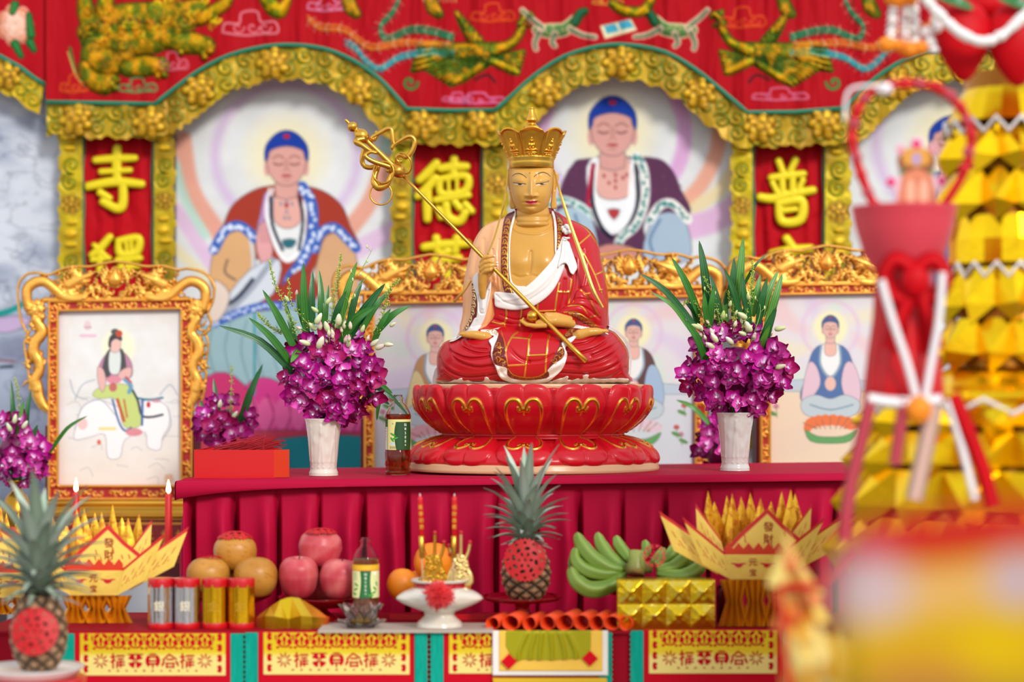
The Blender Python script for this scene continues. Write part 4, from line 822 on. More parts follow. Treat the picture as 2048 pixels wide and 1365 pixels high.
# knees
for nm,pl,gr in (('a',KN1,([(895,685),(905,705),(940,718),(985,712),(1010,700)],[(900,700),(915,722),(955,735),(1000,728)],[(880,715),(895,740),(935,755),(1000,748)],[(930,684),(945,697),(975,700)],[(885,745),(920,765),(990,764)],[(920,680),(925,695),(960,708),(1000,703)])),
              ('b',KN2,([(1245,690),(1220,712),(1180,728),(1120,728)],[(1252,712),(1225,735),(1180,748),(1115,745)],[(1225,672),(1195,695),(1150,708),(1110,707)],[(1250,735),(1215,757),(1150,763)],[(1200,668),(1175,685),(1140,692)],[(1240,680),(1222,695),(1185,712)]))):
    cv=SCv(); cv.col[...,:3]=hexc('b00d19'); cv.add(cv.poly([(x,min(y,762)) for x,y in pl],3))
    for q in gr: groove(cv,q,2.3,3.6); groove(cv,[(x,y-6) for x,y in q],4,-2.4)
    spart('trouser_leg',cv,1,16,3)
# white hem frill along the plate
cv=SCv(); cv.col[...,:3]=hexc(WHT); top=r4((-150,1165),(-40,1165),(0,1160),(70,1130),(160,1115),(200,1140),(260,1160),(370,1160),(375,1125),(410,1105),(450,1120),(500,1150),(640,1165),(1100,1165),(1180,1140),(1260,1120),(1330,1095),(1350,1110),(1340,1140),(1440,1125),(1520,1085),(1570,1078),(1600,1105),(1680,1125),(1800,1125),(2020,1120),(2025,1160))
cv.add(cv.poly(top+[(1250,770),(880,772)],2)); cv.h+=1.5*np.sin(cv.X*.35)
spart('hem_frill',cv,3.5,14,3)
cv=SCv(); cv.col[...,:3]=hexc(WHT); cv.add(cv.poly([(1215,650),(1232,665),(1250,685),(1259,712),(1260,740),(1257,769),(1262,745),(1263,712),(1256,684),(1236,662)],3)); cv.add(cv.poly([(873,735),(866,752),(866,768),(880,771),(876,752)],3)); cv.add(cv.poly([(878,695),(895,682),(922,672),(910,682),(890,690)],3))
obj('outer_hem',relief_mb(cv,mS,20+cv.h,dback=-20,back=True),M['paint'],statue)
# apron
AP=r4((480,560),(345,570),(400,620),(500,640),(440,690),(470,760),(465,860),(520,1000),(560,1100),(640,1155),(820,1190),(1080,1175),(1190,1105),(1290,1000),(1335,850),(1312,770),(1400,700),(1470,600),(1540,560),(1450,550),(1340,545),(1000,560),(700,520))
cv=SCv(); cv.col[...,:3]=hexc(WHT); cv.add(cv.poly(AP,3))
BR=r4((380,560),(470,545),(545,600),(540,660),(500,760),(480,860),(510,960),(600,990),(650,1010),(650,1075),(700,1120),(850,1145),(1100,1120),(1125,1060),(1110,1030),(1180,960),(1270,900),(1305,820),(1270,730),(1300,690),(1400,640),(1500,570),(1380,548),(1000,560))
IN=r4((545,560),(570,620),(620,700),(625,800),(650,950),(665,1000),(720,1070),(850,1108),(1000,1100),(1095,1040),(1140,950),(1200,840),(1240,750),(1245,690),(1270,640),(1330,570),(1000,540),(700,500))
cv.paint(cv.poly(BR,3),DRED); sI=cv.paint(cv.poly(IN,3),RED)
scrolls(cv,r4((400,590),(500,590),(560,640)),10,GLD,.6); scrolls(cv,r4((570,700),(540,800),(560,920),(620,960)),17,GLD,.75,gap=1.4); scrolls(cv,r4((1280,760),(1240,860),(1180,940)),16,GLD,.7,gap=1.3); scrolls(cv,r4((1310,640),(1360,600),(1450,570)),12,GLD,.7)
scrolls(cv,r4((690,1095),(850,1128),(1000,1115),(1100,1075)),8,'c8682a',.6)
for q in (r4((580,580),(620,700),(632,800),(655,960)),r4((660,1010),(720,1080),(850,1112),(1000,1104),(1100,1045))): cv.ps(q,.7,GLD,metal=1)
for q in (r4((630,800),(700,655),(770,595)),r4((700,655),(900,668)),r4((925,625),(900,680),(885,850),(862,980),(848,1108)),r4((880,862),(1095,852)),r4((1130,625),(1105,760),(1092,920),(1085,1050)),r4((662,978),(860,968))):
    G(q,1.5); groove(cv,q,2,-1.0)
for q,w,a in ((r4((620,640),(700,800),(800,900),(900,930)),3,3),(r4((900,935),(1050,920),(1180,850)),3,3),(r4((480,700),(500,800),(500,900)),3,1.5),(r4((560,1000),(600,1080),(650,1100)),3,2),(r4((1120,1100),(1200,1060),(1280,960)),3,2)): groove(cv,q,w,a)
cv.h+=2.2*np.sin(cv.Y*.3+cv.X*.12)*sstep(sI,0,8)
fr=np.maximum(0,BD)
spart('apron_cloth',cv,6+7*sstep(cv.Y,655,690)*(1-sstep(abs(cv.X-1062),60,110)),14,4)
# jewel, hands, feet
def bodypart(name,mb,vox=1.3,par=None,mat='skin'):
    o=obj(name,mb,M[mat],par or statue); r=o.modifiers.new('r','REMESH'); r.mode='VOXEL'; r.voxel_size=vox*SP; r.use_smooth_shade=True
    s=o.modifiers.new('s','SMOOTH'); s.iterations=6; s.factor=.5; return o
def dB(x,y): return BD[int(np.clip(y-412,0,361)),int(np.clip(x-864,0,407))]
mb=MB(); S=SP
hd=104
# open hand: palm, wrist, thumb, four fingers
mb.tube(Wp([(1142,652,hd-24),(1125,648,hd-12),(1105,646,hd),(1085,648,hd+4),(1070,652,hd+4)]),np.array([12,13.5,14,11,7])*S,16,sq=.8)
mb.tube(Wp([(1138,646,hd-18),(1110,638,hd-2),(1090,636,hd+2),(1082,640,hd)]),np.array([10,9,7,4])*S,14)
for k,(x0,y0,d0) in enumerate(((1066,655,hd+14),(1064,656,hd+7),(1066,656,hd),(1068,655,hd-6))):
    mb.tube(Wp([(1092,655-k*.4,d0),(x0+4,y0+1.2,d0),(1052,654-k*1.2,d0),(1043+k*.8,648-k*1.5,d0-2),(1044+k,643-k*1.3,d0-4)]),np.array([5.5,4.6,4,3.3,2.4])*S,10)
mb.tube(Wp([(1100,641,hd-6),(1085,636,hd-12),(1074,631,hd-14),(1067,629,hd-12)]),np.array([6,4.6,3.8,2.8])*S,10)
bodypart('hand',mb)
obj('jewel',MB().ball(W(1063.5,637,hd+6),11*S,18),M['gold'],statue)
# gripping hand: forearm out of the cuff, palm behind the staff, four fingers round it
hg=max(dB(975,545)+34,92)
def staffpt(x): return (x,362+(x-812)*1.0225)
mb.v and None; mb=MB()
mb.tube(Wp([(967,600,hg-26),(966,585,hg-20),(966,568,hg-14),(968,553,hg-10),(973,541,hg-8),(978,532,hg-8)]),np.array([8,10.5,12,13,12,8])*S,16,sq=.75)
for k,(a,b,c_) in enumerate(((( 964,531),(974,521),(989,519.5)),((962,539),(976,530),(993,532.5)),((963,546),(977,539),(994,537)),((966,553),(978,547),(989,542)))):
    mb.tube(Wp([(a[0]+4,a[1]+6,hg-10),(a[0],a[1],hg-2),(b[0]-4,b[1]+1,hg+6),(b[0]+4,b[1]-.5,hg+9),(c_[0]-3,c_[1],hg+7),(c_[0],c_[1]+.5,hg+2)]),np.array([5,4.6,4.4,4,3.4,2.6])*S,10)
mb.tube(Wp([(976,556,hg-12),(984,549,hg-12),(989,540,hg-9),(992,534,hg-6)]),np.array([6,4.6,4,3])*S,10)
bodypart('hand',mb)
for q in ((989,519),(995,532),(995.5,537),(990,542)): obj('fingernail',MB().ball(W(q[0],q[1],hg+6),np.array([2.6,1.2,1.8])*S,7),M['whitep'],statue)
# feet
mb=MB(); f1=dB(950,676)+2
mb.tube(Wp([(982,679,f1-4),(968,676,f1+2),(950,673,f1+4),(936,672.5,f1+3),(926,673,f1)]),np.array([9,9.5,8.5,7,4.5])*S,14)
for k in range(5): mb.tube(Wp([(938,672,f1+4-k*2.5),(928,671-k*.6,f1+4-k*3),(921.5+k*.6,672-k*1.3,f1+3-k*3)]),np.array([3.6,3.2,2.4])*S,9)
bodypart('foot',mb)
mb=MB(); f2=dB(1180,672)+2
mb.tube(Wp([(1140,682,f2-6),(1156,673,f2+2),(1175,668,f2+4),(1190,667,f2+3),(1202,667,f2)]),np.array([8,11,9,7.5,5])*S,14)
for k in range(5): mb.tube(Wp([(1192,667,f2+4-k*2.5),(1203,666-k*.4,f2+4-k*3),(1212-k*.6,667-k*1.1,f2+2-k*3)]),np.array([3.8,3.4,2.5])*S,9)
bodypart('foot',mb)
# ---------------- head ----------------
hc=Cv(1008,318,1120,440,.75); hc.col[...,:3]=hexc('d09c46')
hc.add(hc.poly([(1024,324),(1021,334),(1019,346),(1020,365),(1022.5,385),(1026,400),(1033,417),(1044,429),(1056,433.5),(1068,433.5),(1081,429),(1093,417),(1100,400),(1104,383),(1106.5,363),(1107.5,346),(1105,334),(1101,324)],4))
X,Y=hc.X,hc.Y; uh=inflate(hc.sd<0,.75); uh=np.where(hc.sd<0,uh,0); dH=uh*.92+26
fade=1-sstep(Y,335,322)*0
def gs(x,y,rx,ry,a): return a*np.exp(-((X-x)/rx)**2-((Y-y)/ry)**2)
H=gs(1038,361,11,7.5,3.6)+gs(1085,361,11,7.5,3.6)            # eye balls under lids
H+=-gs(1050,352,5,6,2.6)-gs(1075,352,5,6,2.6)
nose=np.where((Y>338)&(Y<396),np.interp(Y,[338,352,372,388,393,396],[.5,3.2,6.5,11,10,1]),0)*np.exp(-((X-1062.5)/np.interp(Y,[338,365,390],[4.5,4.2,5.6]))**2)
H+=nose+gs(1053.5,391.5,4.2,3.2,4.5)+gs(1072,391.5,4.2,3.2,4.5)+gs(1062.5,391,5.5,3.5,3)
H+=gs(1062,403,11,3.0,3.4)+gs(1062,408.5,9,2.6,3.0)-gs(1062,405.4,12,.9,2.2)+gs(1062,421,10,7,4)-gs(1062,413.5,9,2,2)
H+=gs(1038,392,13,14,2.2)+gs(1088,392,13,14,2.2)-gs(1062.5,398,1.6,2.2,1.2)-gs(1048,405,3,3,1.4)-gs(1077,405,3,3,1.4)
for sgn,cx_ in ((-1,1038.5),(1,1084.5)):
    q=hc.stroke([(cx_-11,367 if sgn<0 else 369),(cx_-3,369.5),(cx_+5,369.5),(cx_+11,369 if sgn<0 else 366)],.01,5,pad=6); H+=-1.6*np.exp(-np.clip(q,0,99)**2/1.6)*(q<900)
    q=hc.stroke([(cx_-11,356),(cx_,351),(cx_+11,356)],.01,5,pad=8); H+=-.8*np.exp(-np.clip(q,0,99)**2/3)*(q<900)
E=lambda *q: [(970+u/5.25,210+v/5.25) for u,v in q]
hc.pp(E((300,820),(340,826),(385,831),(422,834),(398,842),(350,842),(320,832)),'e6ddd0',n=3); hc.pp(E((540,831),(580,828),(630,818),(664,802),(648,820),(610,838),(562,840)),'e6ddd0',n=3)
hc.pe(*E((366,836))[0],3.8,1.2,'1c120c'); hc.pe(*E((598,833))[0],3.8,1.2,'1c120c')
hc.ps(E((298,816),(350,824),(385,829),(428,832)),.55,'2a1a10'); hc.ps(E((535,828),(590,822),(640,812),(670,797)),.55,'2a1a10')
hc.ps(E((330,848),(370,850),(410,843)),.35,'8a5320'); hc.ps(E((555,846),(600,850),(640,836)),.35,'8a5320')
hc.ps(E((286,748),(315,727),(358,721),(400,737),(434,764)),[.5,.85,.85,.5],'33231a'); hc.ps(E((514,757),(548,727),(600,709),(650,720),(687,752)),[.5,.85,.85,.5],'33231a')
hc.pe(*E((468,717))[0],1.1,1.5,'8a5a20')
hc.pp(E((420,1012),(455,1008),(478,1012),(495,1007),(520,1008),(556,1006),(530,1018),(488,1021),(445,1020)),'b01243',n=3); hc.pp(E((430,1018),(488,1022),(548,1012),(530,1034),(488,1043),(450,1036)),'c81a4c',n=3); hc.ps(E((424,1014),(488,1021),(552,1010)),.4,'7a0a2c')
hf=lambda X,Y,d: mS(X,Y,d)
obj('head',relief_mb(hc,mS,dH+H*fade,dback=26-uh*.95,back=True),M['facep'] if 'facep' in M else M.setdefault('facep',vcm('face_paint',.3,.4,(25,.04,.001),coat=.12)),statue)
for sgn,xs in ((-1,[(1020,348),(1016,352),(1015,365),(1017.5,380),(1020,395),(1019,408),(1021,417),(1028,418),(1032,413),(1028,395),(1024,375)]),(1,[(1106,346),(1112,344),(1117,349),(1117,362),(1113,378),(1112,395),(1113.5,410),(1112,417),(1104,418),(1101,412),(1103,392),(1105,370)])):
    cv=Cv(1008,338,1124,424,.8); cv.col[...,:3]=hexc('d09c46'); cv.add(cv.poly(xs,4)); cv.h+=3.5*dome(cv.sd,3)
    mx=1018 if sgn<0 else 1111; groove(cv,[(mx,352),(mx,365),(mx+(2 if sgn<0 else -1),380)],1.6,2)
    obj('ear',relief_mb(cv,mS,16+cv.h,9,back=True),M['facep'],statue)
# crown
N=480; th=np.arange(N)/N*2*math.pi; ts=np.linspace(0,1,70); cxc,ctr=1062.5,26
crown=None; V=[];Vi=[];C=[]
for t in ts:
    pa=((th-math.pi/2+math.pi/8)%(math.pi/4))/(math.pi/4)  # 0..1 across a panel
    e_=np.abs(pa-.5)*2                                # 0 centre 1 edge
    lobe=np.where(e_<.55,1-.25*(e_/.55)**2,.75-.75*((e_-.55)/.45)**1.2)
    ytop=277-12*lobe; y=326-(326-ytop)*t
    flare=44+25*t**1.35; r=flare-2.2*sstep(e_,.86,1.)+.8*np.cos(e_*1.5)
    rim=np.exp(-((e_-.8)/.07)**2)+np.exp(-((y-ytop-3.2)/1.8)**2)*(e_<.82)
    r=r+1.5*np.clip(rim,0,1)
    # seated figure in low relief on each panel
    py=326-y; w_=(pa-.5)*flare*math.pi/4
    fig=np.zeros(N)
    for fx,fy,rx,ry,a in ((0,33,2.5,2.8,4.6),(0,37.5,1.2,2.2,3.4),(0,24.5,3.4,4.6,4.4),(-4.6,25,1.5,4.2,3.4),(4.6,25,1.5,4.2,3.4),(-3,21,2.4,1.4,4.2),(3,21,2.4,1.4,4.2),(0,16.5,8.4,2.0,4.4),(-7,17.3,2.2,1.8,3),(7,17.3,2.2,1.8,3),(0,11.8,8,1.0,3.4),(-5,8.4,1.6,1.3,3),(0,8.4,1.6,1.3,3),(5,8.4,1.6,1.3,3),(0,5.2,9,.8,2.4)): fig=np.maximum(fig,a*np.exp(-((w_-fx)/rx)**2-((py-fy)/ry)**2))
    r=r+fig
    V.append(np.stack([cxc+r*np.cos(th),y,ctr-(-r*np.sin(th))*1.0],-1)); Vi.append(np.stack([cxc+(flare-4.5)*np.cos(th),y,ctr+(flare-4.5)*np.sin(th)],-1))
V=np.array(V); Vi=np.array(Vi)
f=lambda A: mWS(A[...,0],A[...,1],A[...,2])
mb=MB(); allv=np.concatenate([f(V),f(Vi)[::-1]],0); mb.grid(allv,closeu=True,flip=True)
M['crowng']=pmat('antique_gold_paint','e6a83a',.3,1,bump=(45,.25,.0015),var=.15,vscale=40)
crown=obj('crown',mb,M['crowng'],statue)
def ring(pr,cx_,d0,n=64): 
    th=np.arange(n)/n*2*math.pi; return np.array([mWS(cx_+r*np.cos(th),np.full(n,float(y)),d0+r*np.sin(th)) for r,y in pr])
obj('crown_band',MB().grid(ring([(38,340),(43.5,341),(45.2,340),(44.6,330),(45,325),(46.8,322),(46.5,319),(40,318)],1062.5,26),closeu=True,flip=False),pmat('bright_gold_paint','e6b64e',.32,1),statue)
obj('crown_cap',MB().grid(ring([(44,320),(42,300),(34,286),(20,277),(8,272),(.1,271)],1062.5,26),closeu=True),M['crowng'],crown)
obj('crown_finial',MB().grid(ring(catmull([(16,272),(14,268),(15.6,262),(15.5,257.5),(10,253),(9.2,250),(11.6,246),(11.4,242),(9,236),(6.5,229),(5.3,224),(5.5,220.5),(4.5,219.5),(.1,219.3)],5),1063,26,40),closeu=True),M['gold'],statue)
# ribbons from the crown
def ribbon(path,w,nrm=(0,-1,0),th=1.2,mat='gold',nm='crown_ribbon'):
    p=catmull([W(*q) for q in path],5); return obj(nm,strip_mb(p,np.array(w)*SP,nrm,th*SP),M[mat],statue,smooth=False)
M['dgold']=pmat('ribbon_gold_paint','c9a050',.4,.9)
ribbon([(1017,343,34),(1014,370,48),(1009,410,62),(1001,440,62),(990,480,72),(977,515,90)],[2,1.8,1.8,1.9,2.2],mat='dgold')
ribbon([(943,565,62),(930,585,58),(918,597,50),(909,606,42)],[2.2,2.6,3],mat='dgold')
ribbon([(1107,343,36),(1113,368,52),(1121,400,66),(1139,458,78),(1160,520,92),(1181,583,100),(1201,620,96)],[1.5,2.,2.6,3.4,3.8,3.6,3],mat='dgold')
# ---------------- lotus pedestal ----------------
ped=thing('lotus_pedestal','red lotus pedestal with gilded petal outlines under the seated statue','pedestal',P(1066,940,DS))
Rn=13; th0=math.radians(95)  # petal toward the viewer slightly left
def lotus(name,prof,NT,pet,gold,inv,extra=None):
    n=780; th=np.arange(n)/n*2*math.pi; pr=catmull(prof,8); L=np.concatenate([[0],np.cumsum(np.hypot(*np.diff(pr,axis=0).T))]); s=np.linspace(0,L[-1],NT); r=np.interp(s,L,pr[:,0]); y=np.interp(s,L,pr[:,1])
    cvl=Cv(-54,0,54,100,.9); cell=2*math.pi/Rn
    hgt,colr=pet(cvl)
    ph=((th-th0+cell/2)%cell)/cell; u=(ph-.5)*108; v=(s/L[-1])*100
    ii=np.clip((u+54)/.9,0,cvl.X.shape[1]-1.001); jj=np.clip(v/.9,0,cvl.X.shape[0]-1.001)
    i0=ii.astype(int); j0=jj.astype(int); fi=(ii-i0)[None,:]; fj=(jj-j0)[:,None]
    def samp(A):
        A=A if A.ndim==3 else A[...,None]; fi_,fj_=fi[...,None],fj[...,None]
        g=lambda a,b: A[np.minimum(j0+a,A.shape[0]-1)][:,np.minimum(i0+b,A.shape[1]-1)]
        return (g(0,0)*(1-fi_)+g(0,1)*fi_)*(1-fj_)+(g(1,0)*(1-fi_)+g(1,1)*fi_)*fj_
    h=samp(hgt)[...,0]; cc=samp(colr)
    dr=np.gradient(r,s); dy=np.gradient(y,s); nr,ny=dy,-dr; nn=np.hypot(nr,ny)+1e-9; nr,ny=nr/nn,ny/nn
    RR=r[:,None]+h*nr[:,None]; YY=y[:,None]+h*ny[:,None]
    if extra is not None: YY=YY+extra(u[None,:],v[:,None])
    Vv=mWS(1066+RR*np.cos(th),YY,RR*np.sin(th)); mb=MB(); mb.grid(Vv,cc,closeu=True); return obj(name,mb,M['paint'],ped)
LR='c4101f'
def petU(c):
    c.col[...,:3]=hexc(LR); back=c.poly([(-52,2),(-40,4),(-54,40),(-54,100),(-50,100)],2)
    body=c.poly([(0,3),(-16,1),(-34,3),(-47,16),(-51,38),(-47,66),(-38,92),(-30,104),(30,104),(38,92),(47,66),(51,38),(47,16),(34,3),(16,1)],3,pad=40)
    c.h+=8.5*dome(body,18)*(body<0); c.h-=3*np.exp(-(c.X/2.2)**2)*sstep(c.Y,34,8)*(body<0); c.h+=3*np.exp(-((np.abs(c.X)-54)/9)**2)
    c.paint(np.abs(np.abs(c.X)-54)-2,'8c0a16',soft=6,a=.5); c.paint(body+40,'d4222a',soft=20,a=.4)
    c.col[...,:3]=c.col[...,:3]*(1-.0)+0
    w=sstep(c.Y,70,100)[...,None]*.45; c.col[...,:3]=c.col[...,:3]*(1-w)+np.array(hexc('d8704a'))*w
    for sg in (-1,1):
        q=[(sg*26,96),(sg*31,72),(sg*33,50),(sg*31,36),(sg*23,28),(sg*12,28),(sg*5,34),(sg*3,41),(sg*8,43),(sg*10,38)]; sd=c.ps(q,[1.2,2.2,2.8,3.,3,2.6,2],'e8ac38',metal=1); c.h+=2.8*dome(sd,2.6)
    sd=c.ps([(0,50),(0,40)],[1,2.6],'e8ac38',metal=1); c.h+=2*dome(sd,2.6)
    return c.h,c.col
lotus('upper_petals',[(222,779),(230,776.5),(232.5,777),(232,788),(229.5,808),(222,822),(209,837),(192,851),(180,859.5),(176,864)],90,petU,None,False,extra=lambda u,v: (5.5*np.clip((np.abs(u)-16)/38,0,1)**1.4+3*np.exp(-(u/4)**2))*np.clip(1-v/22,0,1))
def petL(c):
    c.col[...,:3]=hexc(LR)
    body=c.poly([(0,96),(-14,99),(-32,96),(-47,82),(-51,58),(-46,30),(-38,8),(-30,-4),(30,-4),(38,8),(46,30),(51,58),(47,82),(32,96),(14,99)],3,pad=40)
    c.h+=7.5*dome(body,18)*(body<0); c.h-=2.5*np.exp(-(c.X/2.2)**2)*sstep(c.Y,60,88)*(body<0)
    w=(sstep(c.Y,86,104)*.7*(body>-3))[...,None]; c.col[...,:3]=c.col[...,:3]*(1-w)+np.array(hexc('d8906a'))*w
    for sg in (-1,1):
        q=[(sg*24,4),(sg*30,24),(sg*33,48),(sg*28,62),(sg*17,66),(sg*7,61),(sg*3,53),(sg*8,50),(sg*10,55)]; sd=c.ps(q,[1.2,2.2,2.8,3,3,2.6,2],'e8ac38',metal=1); c.h+=2.8*dome(sd,2.6)
    sd=c.ps([(0,44),(0,54)],[1,2.6],'e8ac38',metal=1); c.h+=2*dome(sd,2.6)
    return c.h,c.col
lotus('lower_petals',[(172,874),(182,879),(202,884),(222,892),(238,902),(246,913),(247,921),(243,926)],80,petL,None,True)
def plate(prof,nm,col,n=96):
    th=np.arange(n)/n*2*math.pi; V=np.array([mWS(1066+r*np.cos(th),np.full(n,float(y)),r*np.sin(th)) for r,y in prof]); mb=MB(); mb.grid(V,col,closeu=True); return obj(nm,mb,M['paint'],ped)
plate([(.1,769.2),(219,769.2),(221.5,770.5),(222,774),(221,781),(215,790)],'top_disc','d2a47c')
plate(catmull([(174,862),(178,864),(182,866),(183,869),(181,871),(184,872.5),(184.5,875),(180,877),(172,878)],4),'waist_moulding','b8141f')
plate([(238,922),(249,923.5),(251,926),(250.5,931),(252,933),(251.5,938),(250,940),(.1,940)],'base_disc','d2a47c')
# ---------------- ringed staff ----------------
stf=thing('ringed_staff','long gold monk staff with loops and rings held slantwise by the statue','staff',W(1167,726,150))
sd_=lambda t: (812+355*t,362+364*t,84+np.interp(t,[0,.45,1],[40,30,78]))
hgs=hg+0
def stp(t): x=812+355*t; y=362+364*t; d=np.interp(t,[0,.45,.75,1],[hg-16,hg-2,hg+22,hg+58]); return W(x,y,d)
mb=MB(); ax=[stp(t) for t in np.linspace(0,1,16)]; mb.tube(ax,np.array([3.1,3.3,3.6,4,4.4,4.8])*SP,16)
obj('shaft',mb,M['gold'],stf)
# head: axis runs from (812,362) up-left to (701,254)
A0=np.array((812,362.)); U=np.array((-111,-108.))/np.hypot(111,108); Pp=np.array((-U[1],U[0]))
dh=hg-17
def hp(a,b=0,d=0): q=A0+U*a+Pp*b; return W(q[0],q[1],dh+d)
prof=[(0,2.5),(3,7),(8,11),(14,13.5),(20,13),(26,9.5),(32,7),(50,6.2),(75,5.6),(98,5.6),(104,9),(110,12.5),(117,13.4),(124,11),(130,6.5),(133,6.5),(137,9.5),(142,10.3),(147,8),(150,3.6),(153,3.2),(160,2.8),(162,.2)]
pr=catmull(prof,4); th=np.arange(20)/20*2*math.pi
V=np.array([[hp(a,r*math.cos(t),r*math.sin(t)) for t in th] for a,r in pr]); obj('staff_head',MB().grid(V,closeu=True),M['gold'],stf)
SZ=lambda *q: [(690+u/7.18,240+v/7.18) for u,v in q]
def loop(pts,r,nm,d,n=10):
    z=SZ(*pts); k=len(z); dd=np.interp(np.linspace(0,1,k),np.linspace(0,1,len(d)),d)
    p=catmull([W(x,y,dh+q) for (x,y),q in zip(z,dd)],5); return obj(nm,MB().tube(p,np.array(r)*1.28*SP,n),M['gold'],stf)
loop([(470,250),(500,270),(455,350),(430,330),(470,300),(560,250),(640,205),(700,215),(715,290),(725,380),(735,430),(700,490),(740,430),(830,370),(920,320),(990,320),(1030,380),(1010,480),(960,560),(900,600),(850,575),(800,570),(770,610),(790,660),(850,655)],[3,4,4,3,3.5,3.6,3.6,3.4,3,2.5,3,3.5,3.8,4,4,3.8,3.4,3,3],'staff_loop',[0,4,6,6,4,2,0])
loop([(330,350),(240,370),(215,400),(300,450),(400,520),(500,560),(420,545),(360,575),(350,610),(420,660),(520,700),(640,735),(700,760),(690,800),(640,790)],[4,5,5,4,3,2.5,3,3.6,3.8,4,4,4,4,4],'staff_loop',[10,18,22,22,16,8])
loop([(330,430),(310,500),(290,580),(285,660),(320,720),(400,740),(480,720),(520,700),(500,780),(470,860),(460,950),(500,1020),(560,1030),(640,990),(680,900),(700,820),(650,780)],[3.4,3.8,4,4,4,4,3.8,3.4,3.8,5,6,6,5,4.4,4,4],'staff_loop',[-4,-8,-6,4,8,4])
def rg(cx_,cy_,R,r,d,tx=1,ang=0):
    x,y=SZ((cx_,cy_))[0]; t=np.linspace(0,2*math.pi,41)[:-1]; c,s=math.cos(ang),math.sin(ang)
    ce=np.array([W(x+(R*tx*math.cos(a))*c-(R*math.sin(a))*s,y+(R*tx*math.cos(a))*s+R*math.sin(a)*c,dh+d+R*math.sqrt(max(0,1-tx*tx))*math.cos(a)) for a in t])
    tt=np.roll(ce,-1,0)-np.roll(ce,1,0); tt/=np.linalg.norm(tt,axis=1)[:,None]; mid=ce.mean(0); o1=ce-mid; o1/=np.linalg.norm(o1,axis=1)[:,None]; o2=np.cross(tt,o1)
    ph=np.arange(10)/10*2*math.pi; V=ce[:,None]+r*SP*(np.cos(ph)[None,:,None]*o1[:,None]+np.sin(ph)[None,:,None]*o2[:,None])
    obj('staff_ring',MB().grid(V,closeu=True,closev=True),M['gold'],stf)
rg(595,825,21,1.7,16,.97); rg(555,1120,21.5,1.7,6,1); rg(870,690,21,1.6,2,.72,-.5)
# ================= raised altar table and what stands on it =================
ZT=1.1616; SLP=.012
def zt(x): return ZT+SLP*(x-.053)-.0022
def on2(px,D): x=(px-CX)*D/F; return np.array((x,CAMY+D,zt(x)))
M['tcloth']=vcm('crimson_tablecloth',.62,.08,(500,.1,.0004))
t=thing('altar_table','raised altar table under a crimson pleated cloth carrying the statue','table',(0,0,0))
xl,xr=P(352,955,4.62)[0],1.02; yf,yb=CAMY+4.62,.35
CT='aa0c34'
mb=MB(); n=60; xs=np.linspace(xl,xr,n)
prof=[]; 
for (dy,dz) in ((yb-yf,0),(.10,0),(.05,0),(.02,0),(.006,-.001),(0,-.004),(-.003,-.010),(-.0035,-.018)): prof.append((yf+dy,dz))
lip=lambda x: .016+.026*np.exp(-(x-xl)/.14)
rows=[np.stack([xs,np.full(n,y),zt(xs)+dz],-1) for y,dz in prof]; rows.append(np.stack([xs,np.full(n,yf-.0035),zt(xs)-lip(xs)],-1)); rows.append(np.stack([xs,np.full(n,yf+.001),zt(xs)-lip(xs)-.001],-1))
mb.grid(np.array(rows),CT,flip=True)
# left end of the top cloth
ys=np.array([p[0] for p in prof]+[yf-.0035]); 
el=[np.stack([np.full(len(ys),xl-o),ys+(o*.6 if 0 else 0),np.full(len(ys),zt(xl)-dz_)],-1) for o,dz_ in ((0,0),(.002,.003),(.003,.01),(.003,.045))]
mb.grid(np.array(el),CT); obj('top_cloth',mb,M['tcloth'],t)
# pleated skirt
pl=[392,478,562,645,733,820,910,998,1080,1165,1251,1336,1422,1505,1590,1675,1760,1845,1930]
X0,X1,Y0,Y1=366,1960,958,1345
c=Cv(X0,Y0,X1,Y1,3,CT); c.full(); ph=np.interp(c.X,pl,np.arange(len(pl)))+(c.X<392)*((c.X-392)/86); p=ph%1
rs=np.random.RandomState(3); aj=rs.uniform(.75,1.2,40)[np.clip(ph.astype(int)+1,0,39)]
amp=sstep(c.Y,960,1085)*aj; wob=.035*np.sin(c.Y*.02+ph.astype(int)*1.7)
pp=np.clip(p+wob*sstep(p,.1,.5)*(1-sstep(p,.8,1)),0,1)
d=amp*(8+34*np.exp(-((pp-.64)/.20)**2)-62*sstep(pp,.82,.95)*(1-sstep(pp,.975,1.0)))
d=d-8+0*p
obj('pleated_skirt',relief_mb(c,mapD(4.64),d,1.5,back=True),M['tcloth'],t)
c=Cv(0,0,200,360,4,CT); c.full(); s_=.003
def ms(X,Y,d): return np.stack([xl+.012-d*.001+.03*0*X, yf+.03+X*.0034, zt(xl)-.02-Y*.00115],-1)
obj('side_cloth',relief_mb(c,ms,14*np.sin(c.X*.16)*sstep(c.Y,0,120),1.5,back=True),M['tcloth'],t)
obj('table_board',MB().box((xl+.012,yf+.06,zt(0)-.05),(xr-.02,yb-.01,zt(xl)-.012)),M['maroon'],t)
for x in (xl+.05,xr-.08):
    for y in (yf+.06,yb-.08): obj('leg',MB().box((x,y,0),(x+.05,y+.05,zt(0)-.05)),M['maroon'],t)
